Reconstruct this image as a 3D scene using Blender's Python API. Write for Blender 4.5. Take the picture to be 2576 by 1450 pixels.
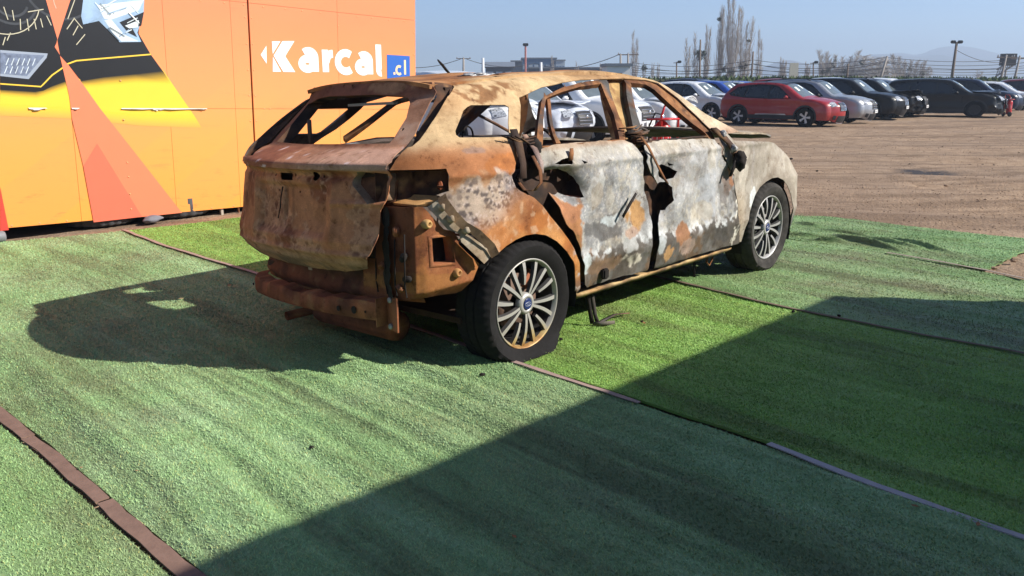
import bpy, bmesh, math, random
import numpy as np
from mathutils import Vector, Matrix
from mathutils.geometry import delaunay_2d_cdt

for o in list(bpy.data.objects): bpy.data.objects.remove(o)
scene = bpy.context.scene
COL = scene.collection
random.seed(7); RNG = np.random.default_rng(7)
R = math.radians

# ------------------------------------------------------------------ camera, sky, sun, exposure
cam_data = bpy.data.cameras.new('camera'); cam = bpy.data.objects.new('camera', cam_data); COL.objects.link(cam)
cam.location = (0, 0, 1.392); cam.rotation_euler = (math.pi/2-0.24338, 0, 0)
cam_data.sensor_width = 36; cam_data.lens = 36*2104.73/2576; cam_data.clip_end = 6000; cam_data.clip_start = .05
scene.camera = cam
SUN = Vector((1.426, -.2154, 1)).normalized()
SUN_EL = math.asin(SUN.z); SUN_ROT = math.atan2(SUN.x, SUN.y)
world = bpy.data.worlds.new('World'); scene.world = world; world.use_nodes = True
wn = world.node_tree; bg = wn.nodes['Background']
sky = wn.nodes.new('ShaderNodeTexSky'); sky.sky_type = 'NISHITA'; sky.sun_disc = False
sky.sun_elevation = SUN_EL; sky.sun_rotation = SUN_ROT; sky.air_density = .8; sky.dust_density = .12; sky.ozone_density = 3.5; sky.altitude = 1800
wn.links.new(sky.outputs[0], bg.inputs[0]); bg.inputs[1].default_value = .095
sun_d = bpy.data.lights.new('sun', 'SUN'); sun_d.energy = 5.0; sun_d.angle = R(.53); sun_d.color = (1, .945, .86)
sun = bpy.data.objects.new('sun', sun_d); COL.objects.link(sun); sun.rotation_euler = SUN.to_track_quat('Z', 'Y').to_euler(); sun.location = (20, -3, 14)
scene.view_settings.view_transform = 'Standard'; scene.view_settings.look = 'None'
scene.view_settings.gamma = 1; scene.view_settings.exposure = .70
scene.render.engine = 'CYCLES'; scene.cycles.use_denoising = True
scene.cycles.max_bounces = 6; scene.cycles.volume_bounces = 0; scene.cycles.caustics_reflective = False; scene.cycles.caustics_refractive = False

# ------------------------------------------------------------------ numpy noise
def _h(ix, iy, iz, s):
    n = (ix.astype(np.int64)*374761393 + iy.astype(np.int64)*668265263 + iz.astype(np.int64)*2147483647 + s*974634777) & 0xffffffff
    n = ((n ^ (n >> 13))*1274126177) & 0xffffffff
    n = ((n ^ (n >> 16))*2246822519) & 0xffffffff
    return ((n ^ (n >> 15)) & 0xffffff)/float(0xffffff)
def vnoise(P, s=0):
    P = np.asarray(P, float)
    i = np.floor(P); f = P-i; f = f*f*(3-2*f); i = i.astype(np.int64); out = 0
    for dx in (0, 1):
        for dy in (0, 1):
            for dz in (0, 1):
                w = (f[:, 0] if dx else 1-f[:, 0])*(f[:, 1] if dy else 1-f[:, 1])*(f[:, 2] if dz else 1-f[:, 2])
                out = out+w*_h(i[:, 0]+dx, i[:, 1]+dy, i[:, 2]+dz, s)
    return out
def fbm(P, o=4, s=0):
    a, t, r = 1., 0., 0.; P = np.asarray(P, float)
    for k in range(o):
        r = r+a*vnoise(P*2**k+17.3*k, s+k); t += a; a *= .5
    return r/t
def worley(P, s=0):
    P = np.asarray(P, float); i = np.floor(P).astype(np.int64); best = np.full(len(P), 9.); rid = np.zeros(len(P))
    for dx in (-1, 0, 1):
        for dy in (-1, 0, 1):
            for dz in (-1, 0, 1):
                c = i+np.array([dx, dy, dz]); q = [_h(c[:, 0], c[:, 1], c[:, 2], s+k) for k in (1, 2, 3)]
                d = np.sqrt(sum((c[:, k]+q[k]-P[:, k])**2 for k in range(3)))
                m = d < best; best = np.where(m, d, best); rid = np.where(m, q[0], rid)
    return best, rid
def sst(a, b, x):
    t = np.clip((np.asarray(x, float)-a)/(b-a), 0, 1); return t*t*(3-2*t)
def n2(x, y, sc, o=3, s=0):
    x = np.asarray(x, float).ravel(); y = np.asarray(y, float).ravel()
    return fbm(np.stack([x*sc, y*sc, np.zeros_like(x)+.5], 1), o, s)

# ------------------------------------------------------------------ materials
def lin(r, g, b): return tuple(((c/255/12.92) if c <= 10 else ((c/255+.055)/1.055)**2.4) for c in (r, g, b))+(1,)
def c4(c): return tuple(c)+(1,) if len(c) == 3 else tuple(c)
MATS = {}
class NT:
    def __init__(s, name):
        s.m = bpy.data.materials.new(name); s.m.use_nodes = True; s.t = s.m.node_tree; s.b = s.t.nodes['Principled BSDF']
        s.co = None; MATS[name] = s.m
    def n(s, k, **kw):
        x = s.t.nodes.new('ShaderNode'+k)
        for a, v in kw.items(): setattr(x, a, v)
        return x
    def l(s, a, b): s.t.links.new(a, b)
    def coord(s, k='Object'):
        if s.co is None: s.co = s.n('TexCoord')
        return s.co.outputs[k]
    def noise(s, sc, det=4, ro=.55, vec=None, scale3=None):
        x = s.n('TexNoise'); x.inputs['Scale'].default_value = sc; x.inputs['Detail'].default_value = det; x.inputs['Roughness'].default_value = ro
        v = vec if vec is not None else s.coord()
        if scale3:
            m = s.n('Mapping'); m.inputs['Scale'].default_value = scale3; s.l(v, m.inputs[0]); v = m.outputs[0]
        s.l(v, x.inputs['Vector']); return x.outputs[0]
    def ramp(s, fac, stops):
        x = s.n('ValToRGB'); e = x.color_ramp.elements
        while len(e) < len(stops): e.new(.5)
        for k, (p, c) in enumerate(stops):
            e[k].position = p; e[k].color = c4(c) if not isinstance(c, (int, float)) else (c, c, c, 1)
        s.l(fac, x.inputs[0]); return x.outputs[0]
    def mix(s, fac, a, b, mode='MIX'):
        x = s.n('MixRGB', blend_type=mode)
        for v, i in ((fac, 0), (a, 1), (b, 2)):
            if isinstance(v, (int, float)): x.inputs[i].default_value = v if i == 0 else (v, v, v, 1)
            elif isinstance(v, tuple): x.inputs[i].default_value = c4(v)
            else: s.l(v, x.inputs[i])
        return x.outputs[0]
    def bump(s, h, st=.3, d=.01):
        x = s.n('Bump'); x.inputs['Strength'].default_value = st; x.inputs['Distance'].default_value = d
        s.l(h, x.inputs['Height']); s.l(x.outputs[0], s.b.inputs['Normal'])
    def set(s, col=None, rough=None, metal=None, spec=None, coat=None):
        for v, k in ((col, 'Base Color'), (rough, 'Roughness'), (metal, 'Metallic'), (spec, 'Specular IOR Level'), (coat, 'Coat Weight')):
            if v is None: continue
            i = s.b.inputs[k]
            if isinstance(v, (int, float)): i.default_value = v
            elif isinstance(v, tuple): i.default_value = c4(v)
            else: s.l(v, i)
        return s.m
def plain(name, col, rough=.6, metal=0., spec=.5, var=.15, sc=14., coat=0., bump=0.):
    if name in MATS: return MATS[name]
    t = NT(name); nz = t.noise(sc, 4)
    c = t.mix(nz, tuple(max(0, x*(1-var)) for x in col[:3]), tuple(min(1, x*(1+var)) for x in col[:3]))
    if bump: t.bump(t.noise(sc*4, 3), bump, .004)
    return t.set(c, rough, metal, spec, coat)

def burnt():
    t = NT('burnt_metal'); a = t.n('VertexColor', layer_name='col')
    f = t.noise(13, 10, .72); f2 = t.noise(190, 3, .6); f3 = t.noise(5, 8, .7)
    c = t.mix(1., a.outputs[0], t.ramp(f, [(.36, (.50, .45, .42)), (.40, (.86, .83, .80)), (.47, (1, 1, 1)), (.56, (1.0, 1.0, 1.0)), (.59, (1.22, 1.22, 1.22)), (.66, (1.08, 1.06, 1.04))]), 'MULTIPLY')
    c = t.mix(1., c, t.ramp(f3, [(.38, (.74, .70, .67)), (.5, (1, 1, 1)), (.62, (1.12, 1.12, 1.13))]), 'MULTIPLY')
    c = t.mix(1., c, t.ramp(f2, [(.3, (.88, .87, .86)), (.6, (1.05, 1.05, 1.05))]), 'MULTIPLY')
    h = t.mix(.4, f, f2); t.bump(h, .30, .006)
    return t.set(c, .82, 0., .25)
M_BURNT = burnt()
M_CHAR = plain('char', (.022, .018, .016), .9, spec=.2, var=.5, sc=30, bump=.4)
M_RUBBER = plain('tyre_rubber', (.017, .016, .016), .9, spec=.15, var=.35, sc=40, bump=.25)
M_SILVER = plain('machined_alloy', (.42, .41, .395), .38, .35, .5, .12, 30)
M_DUSTY = (lambda t: t.set(t.mix(t.ramp(t.noise(9, 6, .7), [(.35, .15), (.65, .85)]), (.02, .019, .018), (.085, .078, .07)), .9, 0, .12))(NT('dusty_tyre'))
M_DKALLOY = plain('dark_alloy', (.07, .068, .066), .5, .2, .5, .3, 30)
M_BLACKP = plain('black_plastic', (.02, .02, .021), .55, spec=.4, var=.3)
M_STEEL = plain('dull_steel', (.30, .29, .28), .6, .3, .4, .25, 40)

# ------------------------------------------------------------------ mesh helpers
def tag(o, label=None, cat=None, group=None, kind=None):
    if label: o['label'] = label
    if cat: o['category'] = cat
    if group: o['group'] = group
    if kind: o['kind'] = kind
    return o
def empty(name, loc=(0, 0, 0), rz=0, label=None, cat=None, group=None, parent=None):
    o = bpy.data.objects.new(name, None); COL.objects.link(o); o.location = loc; o.rotation_euler = (0, 0, rz); o.empty_display_size = .2
    if parent: o.parent = parent
    return tag(o, label, cat, group)
def link(name, me, mat=None, parent=None, loc=None, kind=None):
    o = bpy.data.objects.new(name, me); COL.objects.link(o)
    if mat is not None:
        for m in (mat if isinstance(mat, (list, tuple)) else [mat]):
            if len(me.materials) < (len(mat) if isinstance(mat, (list, tuple)) else 1): me.materials.append(m)
    if parent: o.parent = parent
    if loc is not None: o.location = loc
    if kind: o['kind'] = kind
    return o
def meshof(V, F, smooth=False, mi=None, col=None):
    me = bpy.data.meshes.new('m')
    V = np.asarray(V, float)
    me.from_pydata(V.tolist() if len(V) else [], [], [list(map(int, f)) for f in F])
    if smooth: me.polygons.foreach_set('use_smooth', [True]*len(me.polygons))
    if mi is not None: me.polygons.foreach_set('material_index', [int(i) for i in mi])
    if col is not None:
        a = me.color_attributes.new('col', 'FLOAT_COLOR', 'POINT')
        a.data.foreach_set('color', np.concatenate([col, np.ones((len(col), 1))], 1).astype(np.float32).ravel())
    me.update(); return me
def mk(name, V, F, mat, parent=None, smooth=False, mi=None, col=None, kind=None):
    return link(name, meshof(V, F, smooth, mi, col), mat, parent, kind=kind)
class MB:
    "collects boxes, tubes, lathes and plates into one mesh"
    def __init__(s): s.V = []; s.F = []; s.M = []
    def add(s, V, F, m=0):
        k = len(s.V); s.V += [tuple(map(float, v)) for v in V]; s.F += [tuple(i+k for i in f) for f in F]; s.M += [m]*len(F); return s
    def box(s, c, d, m=0, rot=None, bev=0.):
        x, y, z = [q/2 for q in d]
        if bev <= 0:
            V = [(a*x, b*y, e*z) for a in (-1, 1) for b in (-1, 1) for e in (-1, 1)]
            F = [(0, 1, 3, 2), (4, 6, 7, 5), (0, 4, 5, 1), (2, 3, 7, 6), (0, 2, 6, 4), (1, 5, 7, 3)]
        else:
            bm = bmesh.new(); bmesh.ops.create_cube(bm, size=1)
            for v in bm.verts: v.co = Vector((v.co.x*2*x, v.co.y*2*y, v.co.z*2*z))
            bmesh.ops.bevel(bm, geom=bm.edges[:], offset=bev, segments=2, affect='EDGES'); bm.verts.index_update()
            V = [tuple(v.co) for v in bm.verts]; F = [tuple(v.index for v in f.verts) for f in bm.faces]; bm.free()
        M = rot if rot is not None else Matrix.Identity(3)
        return s.add([tuple(M @ Vector(v)+Vector(c)) for v in V], F, m)
    def tube(s, pts, r, n=6, m=0, cap=True):
        pts = [Vector(p) for p in pts]; rr = r if isinstance(r, (list, tuple)) else [r]*len(pts); V = []; F = []
        up = Vector((0, 0, 1))
        for k, p in enumerate(pts):
            t = (pts[min(k+1, len(pts)-1)]-pts[max(k-1, 0)]).normalized()
            a = t.cross(up) if abs(t.z) < .95 else t.cross(Vector((1, 0, 0)))
            a.normalize(); b = t.cross(a)
            for j in range(n):
                an = 2*math.pi*j/n; V.append(p+(a*math.cos(an)+b*math.sin(an))*rr[k])
        for k in range(len(pts)-1):
            for j in range(n):
                F.append((k*n+j, k*n+(j+1) % n, (k+1)*n+(j+1) % n, (k+1)*n+j))
        if cap: F += [tuple(range(n-1, -1, -1)), tuple(range((len(pts)-1)*n, len(pts)*n))]
        return s.add(V, F, m)
    def lathe(s, prof, seg=32, axis='y', c=(0, 0, 0), m=0, close=False):
        V = []; F = []; n = len(prof)
        for k in range(seg):
            a = 2*math.pi*k/seg; ca, sa = math.cos(a), math.sin(a)
            for (r, h) in prof:
                V.append({'y': (r*ca, h, r*sa), 'z': (r*ca, r*sa, h), 'x': (h, r*ca, r*sa)}[axis])
        for k in range(seg):
            k2 = (k+1) % seg
            for j in range(n if close else n-1):
                j2 = (j+1) % n; F.append((k*n+j, k*n+j2, k2*n+j2, k2*n+j))
        return s.add([(v[0]+c[0], v[1]+c[1], v[2]+c[2]) for v in V], F, m)
    def plate(s, pts3, th, m=0):
        "polygon of 3-D points thickened along its normal"
        P = [Vector(p) for p in pts3]; nrm = Vector((0, 0, 0))
        for i in range(len(P)): nrm += P[i].cross(P[(i+1) % len(P)])
        nrm.normalize(); n = len(P)
        V = P+[p-nrm*th for p in P]
        F = [tuple(range(n)), tuple(range(2*n-1, n-1, -1))]+[(i, i+n, (i+1) % n+n, (i+1) % n) for i in range(n)]
        return s.add(V, F, m)
    def mesh(s, smooth=False, col=None): return meshof(s.V, s.F, smooth, s.M, col)
    def build(s, name, mat, parent=None, smooth=False, kind=None, paintfn=None):
        col = paintfn(np.array(s.V)) if paintfn else None
        return link(name, s.mesh(smooth, col), mat, parent, kind=kind)
def pip(P, poly):
    x, y = P[:, 0], P[:, 1]; ins = np.zeros(len(P), bool); n = len(poly); j = n-1
    for i in range(n):
        xi, yi = poly[i]; xj, yj = poly[j]
        c = ((yi > y) != (yj > y)) & (x < (xj-xi)*(y-yi)/((yj-yi) if yj != yi else 1e-12)+xi); ins ^= c; j = i
    return ins
def resamp(poly, h, close=True):
    out = []; n = len(poly)
    for i in range(n if close else n-1):
        a = np.array(poly[i]); b = np.array(poly[(i+1) % n]); k = max(1, int(np.ceil(np.linalg.norm(b-a)/h)))
        for t in range(k): out.append(tuple(a+(b-a)*t/k))
    if not close: out.append(tuple(poly[-1]))
    return out
def tri2d(outline, holes=(), h=.02):
    "triangulate a polygon with holes, filled with points about h apart"
    loops = [resamp(outline, h)]+[resamp(q, h*.7) for q in holes]
    V = []; E = []
    for lp in loops:
        k = len(V); V += lp; E += [(k+i, k+(i+1) % len(lp)) for i in range(len(lp))]
    A = np.array(outline); lo, hi = A.min(0), A.max(0)
    gx, gy = np.meshgrid(np.arange(lo[0], hi[0], h), np.arange(lo[1], hi[1], h*.866))
    gx = gx+(np.arange(gx.shape[0]) % 2)[:, None]*h/2
    G = np.stack([gx.ravel(), gy.ravel()], 1); G = G+RNG.uniform(-.12*h, .12*h, G.shape)
    ok = pip(G, outline)
    for q in holes: ok &= ~pip(G, q)
    G = G[ok]
    if len(G):
        B = np.array(V); keep = np.ones(len(G), bool)
        for c in range(0, len(G), 2000):
            dd = ((G[c:c+2000, None, :]-B[None, :, :])**2).sum(2).min(1); keep[c:c+2000] = dd > (.45*h)**2
        V = V+[tuple(p) for p in G[keep]]
    r = delaunay_2d_cdt([Vector(v) for v in V], E, [], 0, 1e-6)
    P = np.array([tuple(v) for v in r[0]]); T = np.array([f for f in r[2]])
    cen = P[T].mean(1); ok = pip(cen, outline)
    for q in holes: ok &= ~pip(cen, q)
    T = T[ok]
    a = P[T]; area = (a[:, 1, 0]-a[:, 0, 0])*(a[:, 2, 1]-a[:, 0, 1])-(a[:, 1, 1]-a[:, 0, 1])*(a[:, 2, 0]-a[:, 0, 0])
    T = np.where((area < 0)[:, None], T[:, ::-1], T)
    return P, T
def sheet(name, outline, fn, mat, parent=None, holes=(), h=.02, th=.004, paintfn=None, flip=False, smooth=True, out=1):
    P, T = tri2d(outline, holes, h); V = fn(P)
    if flip: T = T[:, ::-1]
    o = mk(name, V, T, mat, parent, smooth, col=paintfn(V) if paintfn else None)
    if th:
        md = o.modifiers.new('thickness', 'SOLIDIFY'); md.thickness = th; md.offset = -1; md.use_rim = True
        es = o.modifiers.new('crisp', 'EDGE_SPLIT'); es.split_angle = R(48)
    return o
def ragged(poly, amp, h=.018, s=0):
    P = np.array(resamp(poly, h)); t = np.roll(P, -1, 0)-np.roll(P, 1, 0); n_ = np.stack([-t[:, 1], t[:, 0]], 1); n_ /= np.linalg.norm(n_, axis=1)[:, None]+1e-9
    k = fbm(np.stack([P[:, 0]*22, P[:, 1]*22, P[:, 0]*0+s], 1), 4, 91+s)-.5; return [tuple(q) for q in P+n_*(k*2*amp)[:, None]]
def ring2d(c, rx, rz=None, n=20): rz = rz or rx; return [(c[0]+rx*math.cos(2*math.pi*k/n), c[1]+rz*math.sin(2*math.pi*k/n)) for k in range(n)]

# frame of the burnt car (x forward, y left); the billboard stands parallel to it
CAR_O = Vector((-.5757, 4.7547, 0)); CAR_A = .8328
CF = Vector((math.cos(CAR_A), math.sin(CAR_A), 0)); CL = Vector((-math.sin(CAR_A), math.cos(CAR_A), 0))
def c2w(x, y, z=0): return CAR_O+CF*x+CL*y+Vector((0, 0, z))
SZ=[.10,.16,.20,.28,.40,.55,.75,.90,.97,1.03,1.08,1.20,1.32,1.38,1.42,1.445,1.46,1.47]
SY=[.74,.79,.84,.90,.925,.93,.93,.925,.915,.880,.850,.742,.645,.60,.54,.45,.31,0.0]
TX=[-.75,-.3,-.1,.1,.4,.9,1.2,1.4,1.57,1.72,1.87,2.07,2.25,2.4]
TZ=[1.39,1.405,1.42,1.438,1.462,1.474,1.474,1.464,1.44,1.40,1.335,1.24,1.15,1.1]
def ztop(x): return np.interp(x,TX,TZ)
def side_y(x,z):
    "half width of the wreck's body side at station x, height z"
    x=np.asarray(x,float); z=np.asarray(z,float)
    zt=np.where(x>1.2,1.474,ztop(x))
    zz=np.where(z>1.03,1.03+(z-1.03)/np.maximum(zt-1.03,.05)*(1.47-1.03),z)
    y=np.interp(zz,SZ,SY)
    r=np.maximum(0,-.1-x); y=y-1.28*np.minimum(r,.64)**2.86
    y=y-1.2*np.maximum(0,x-3.0)**2-.25*np.maximum(0,x-2.3)**2*np.clip((z-.68)/.3,0,1)
    return y
GZ=[.46,.50,.55,.60,.66,.75,.9,.985,.998,1.03,1.06,1.09,1.325,1.40]
GX=[-.68,-.74,-.80,-.83,-.835,-.815,-.80,-.795,-.855,-.858,-.78,-.67,-.355,-.315]
GC=[.09,.09,.09,.09,.09,.10,.11,.12,.17,.17,.15,.13,.08,.06]
def rear_x(y,z):
    "x of the tailgate skin"
    y=np.asarray(y,float); z=np.asarray(z,float)
    return np.interp(z,GZ,GX)+np.interp(z,GZ,GC)*(np.abs(y)/.6)**2.4
DIG={
 'body_side':[[-0.139,1.383],[-0.266,1.324],[-0.301,1.299],[-0.427,1.206],[-0.523,1.13],[-0.564,1.104],[-0.582,1.1],[-0.614,1.077],[-0.644,1.045],[-0.673,1.002],[-0.62,1.002],[-0.54,1.001],[-0.485,1.002],[-0.492,0.958],[-0.491,0.901],[-0.513,0.895],[-0.54,0.885],[-0.508,0.87],[-0.473,0.808],[-0.433,0.756],[-0.366,0.709],[-0.289,0.634],[-0.26,0.581],[-0.201,0.611],[-0.13,0.633],[-0.056,0.644],[0.02,0.642],[0.099,0.624],[0.181,0.582],[0.267,0.516],[0.318,0.456],[0.343,0.397],[0.369,0.329],[0.385,0.274],[0.416,0.235],[0.424,0.286],[0.391,0.38],[0.365,0.452],[0.334,0.516],[0.284,0.576],[0.207,0.65],[0.127,0.723],[0.07,0.779],[0.006,0.825],[-0.044,0.847],[-0.101,0.869],[-0.133,0.89],[-0.148,0.92],[-0.161,0.952],[-0.119,0.988],[-0.078,1.022],[-0.062,1.058],[-0.007,1.105],[0.062,1.152],[0.129,1.214],[0.183,1.272],[0.207,1.312],[0.245,1.32],[0.422,1.363],[0.634,1.39],[0.821,1.405],[1.057,1.411],[1.265,1.414],[1.491,1.406],[1.593,1.384],[1.715,1.288],[1.804,1.169],[1.839,1.101],[1.883,1.043],[2.22,1.05],[2.13,1.085],[1.93,1.18],[1.755,1.31],[1.66,1.365],[1.58,1.402],[1.495,1.416],[1.41,1.428],[1.326,1.433],[1.241,1.437],[1.156,1.439],[1.071,1.439],[0.987,1.439],[0.902,1.439],[0.817,1.437],[0.732,1.435],[0.648,1.433],[0.563,1.431],[0.478,1.429],[0.393,1.426],[0.309,1.42],[0.224,1.413],[0.139,1.406],[0.054,1.399],[-0.03,1.391],[-0.115,1.384],[-0.2,1.377]],
 'quarter_window':[[-0.189,1.273],[-0.158,1.281],[0.071,1.278],[0.091,1.266],[-0.036,1.133],[-0.061,1.124],[-0.346,1.135],[-0.354,1.148],[-0.344,1.164],[-0.226,1.256]],
 'rear_door':[[0.082,1.043],[0.187,1.069],[0.223,1.075],[0.457,1.072],[0.688,1.069],[0.869,1.061],[0.92,1.044],[0.948,1.013],[0.953,0.969],[0.972,0.916],[0.976,0.886],[0.985,0.842],[1.005,0.784],[1.037,0.674],[1.063,0.511],[1.062,0.416],[1.082,0.337],[1.084,0.275],[0.836,0.28],[0.6,0.278],[0.489,0.278],[0.459,0.298],[0.402,0.446],[0.374,0.543],[0.33,0.609],[0.267,0.662],[0.23,0.723],[0.22,0.781],[0.251,0.822],[0.305,0.82],[0.371,0.79],[0.441,0.782],[0.418,0.83],[0.372,0.882],[0.31,0.927],[0.229,0.955],[0.143,0.937],[0.104,0.953],[0.086,0.999]],
 'rear_handle_hole':[[0.195,0.979],[0.25,0.998],[0.295,1.001],[0.334,1.025],[0.344,1.008],[0.311,0.967],[0.231,0.97]],
 'rear_key_hole':[[0.393,0.985],[0.431,0.972],[0.398,0.963]],
 'front_door':[[1.01,1.024],[1.077,1.039],[1.192,1.045],[1.481,1.038],[1.773,1.025],[1.834,1.019],[1.882,0.91],[1.991,0.817],[2.058,0.76],[2.081,0.652],[2.127,0.559],[2.148,0.421],[2.166,0.425],[2.206,0.35],[2.244,0.274],[1.826,0.276],[1.519,0.274],[1.166,0.268],[1.155,0.371],[1.155,0.462],[1.157,0.551],[1.219,0.625],[1.256,0.621],[1.315,0.678],[1.304,0.759],[1.259,0.79],[1.179,0.793],[1.108,0.823],[1.037,0.866],[0.981,0.938]],
 'front_handle_hole':[[1.099,0.903],[1.163,0.91],[1.241,0.897],[1.36,0.849],[1.324,0.816],[1.251,0.811],[1.177,0.855]],
 'front_key_hole':[[1.264,0.911],[1.329,0.89],[1.292,0.885]],
 'fender':[[1.912,1.029],[2.036,1.049],[2.078,1.0],[2.268,0.986],[2.586,0.966],[2.75,0.945],[2.95,0.875],[3.12,0.79],[3.26,0.66],[3.31,0.5],[3.3,0.34],[3.22,0.235],[3.126,0.234],[3.074,0.359],[3.032,0.465],[2.988,0.546],[2.921,0.622],[2.847,0.671],[2.759,0.698],[2.657,0.7],[2.558,0.682],[2.467,0.651],[2.393,0.599],[2.351,0.539],[2.315,0.467],[2.289,0.388],[2.28,0.281],[2.188,0.286],[2.182,0.369],[2.158,0.48],[2.141,0.577],[2.103,0.67],[2.066,0.75],[2.072,0.767],[2.009,0.815],[1.902,0.925]],
 'hood_edge':[[2.044,1.057],[2.137,1.05],[2.319,1.036],[2.456,1.025],[2.606,1.0],[2.732,0.966]],
 'sill':[[0.441,0.189],[0.555,0.213],[0.778,0.223],[1.016,0.233],[1.411,0.245],[1.886,0.257]],
 'rear_frame':[[0.149,1.097],[0.303,1.222],[0.38,1.289],[0.404,1.306],[0.453,1.322],[0.622,1.362],[0.819,1.39],[1.05,1.407],[1.1,1.409],[1.05,1.345],[0.994,1.217],[0.957,1.137],[0.89,1.059],[0.835,1.062],[0.876,1.118],[0.941,1.204],[0.972,1.301],[0.998,1.384],[0.974,1.38],[0.788,1.366],[0.6,1.338],[0.465,1.312],[0.429,1.302],[0.387,1.268],[0.224,1.119],[0.166,1.07]],
 'rear_divider':[[0.483,1.31],[0.512,1.314],[0.39,1.165],[0.359,1.113],[0.354,1.071],[0.318,1.073],[0.334,1.114],[0.382,1.186]],
 'front_frame':[[1.285,1.41],[1.353,1.41],[1.51,1.401],[1.616,1.378],[1.739,1.281],[1.828,1.162],[1.874,1.077],[1.878,1.018],[1.807,1.023],[1.791,1.059],[1.711,1.126],[1.613,1.242],[1.531,1.341],[1.464,1.376],[1.314,1.387],[1.253,1.312],[1.183,1.212],[1.129,1.13],[1.076,1.043],[0.992,1.047],[1.043,1.126],[1.107,1.199],[1.192,1.313]],
 'b_pillar':[[1.152,1.411],[1.378,1.413],[1.101,1.108],[1.11,1.017],[0.893,1.029],[0.943,1.115],[1.086,1.338]],
 'tailgate':[[-0.512,0.535],[-0.568,0.609],[-0.595,0.656],[-0.604,0.704],[-0.597,0.751],[-0.597,0.816],[-0.621,0.848],[-0.629,0.907],[-0.629,0.976],[-0.621,0.995],[-0.614,1.009],[-0.627,1.04],[-0.584,1.088],[-0.594,1.106],[-0.586,1.157],[-0.561,1.227],[-0.533,1.306],[-0.539,1.348],[-0.515,1.375],[-0.5,1.395],[-0.25,1.4],[0,1.402],[0.25,1.4],[0.44,1.392],[0.446,1.384],[0.504,1.346],[0.492,1.301],[0.489,1.229],[0.487,1.153],[0.47,1.099],[0.52,1.079],[0.37,1.047],[0.62,1.03],[0.625,0.998],[0.615,0.975],[0.605,0.9],[0.6,0.8],[0.6,0.7],[0.59,0.62],[0.57,0.55],[0.53,0.5],[0.44,0.485],[0.2,0.48],[-0.1,0.485],[-0.35,0.5]],
 'rear_window':[[0.395,1.108],[0.403,1.149],[0.463,1.304],[0.387,1.331],[0.27,1.342],[-0.109,1.344],[-0.334,1.334],[-0.392,1.319],[-0.425,1.296],[-0.477,1.228],[-0.488,1.184],[-0.503,1.13],[-0.5,1.114],[-0.181,1.109],[0.07,1.105]],
 'lamp_recess':[[-0.483,0.994],[-0.558,0.99],[-0.614,0.984],[-0.618,0.912],[-0.617,0.862],[-0.539,0.846],[-0.513,0.865],[-0.446,0.928],[-0.44,0.958]],
 'latch_hole':[[0.092,0.97],[-0.023,0.973],[-0.041,0.939],[0.059,0.936]],
 'round_hole':[[-0.214,0.965]],
 'small_holes':[[0.128,0.958],[-0.054,0.966],[-0.264,0.965],[0.117,0.879],[-0.069,0.881],[-0.509,1.176],[0.278,1.392],[0.074,1.392],[0.155,1.394]],
 'corner':[[-0.658,-0.618,0.847],[-0.65,-0.658,0.829],[-0.631,-0.759,0.834],[-0.595,-0.773,0.834],[-0.548,-0.785,0.781],[-0.495,-0.797,0.721],[-0.452,-0.808,0.708],[-0.422,-0.815,0.674],[-0.419,-0.816,0.64],[-0.366,-0.828,0.588],[-0.305,-0.843,0.531],[-0.335,-0.836,0.468],[-0.369,-0.828,0.396],[-0.395,-0.821,0.387],[-0.509,-0.794,0.397],[-0.635,-0.737,0.397],[-0.659,-0.61,0.365],[-0.663,-0.592,0.434],[-0.663,-0.592,0.577],[-0.663,-0.592,0.746]],
 'corner_hole':[[-0.564,-0.781,0.686],[-0.471,-0.803,0.686],[-0.462,-0.805,0.672],[-0.448,-0.809,0.558],[-0.56,-0.782,0.563]],
 'corner_boss':[[-0.582,-0.777,0.754],[-0.431,-0.813,0.504]],
 'flange':[[-0.565,0.83],[-0.521,0.868],[-0.498,0.829],[-0.462,0.782],[-0.443,0.736],[-0.411,0.695],[-0.348,0.648],[-0.303,0.609],[-0.289,0.569],[-0.326,0.54],[-0.384,0.601],[-0.436,0.658],[-0.443,0.697],[-0.492,0.721]],
 'flange_boss':[[-0.512,0.832],[-0.479,0.775],[-0.417,0.717]],
}
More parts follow.
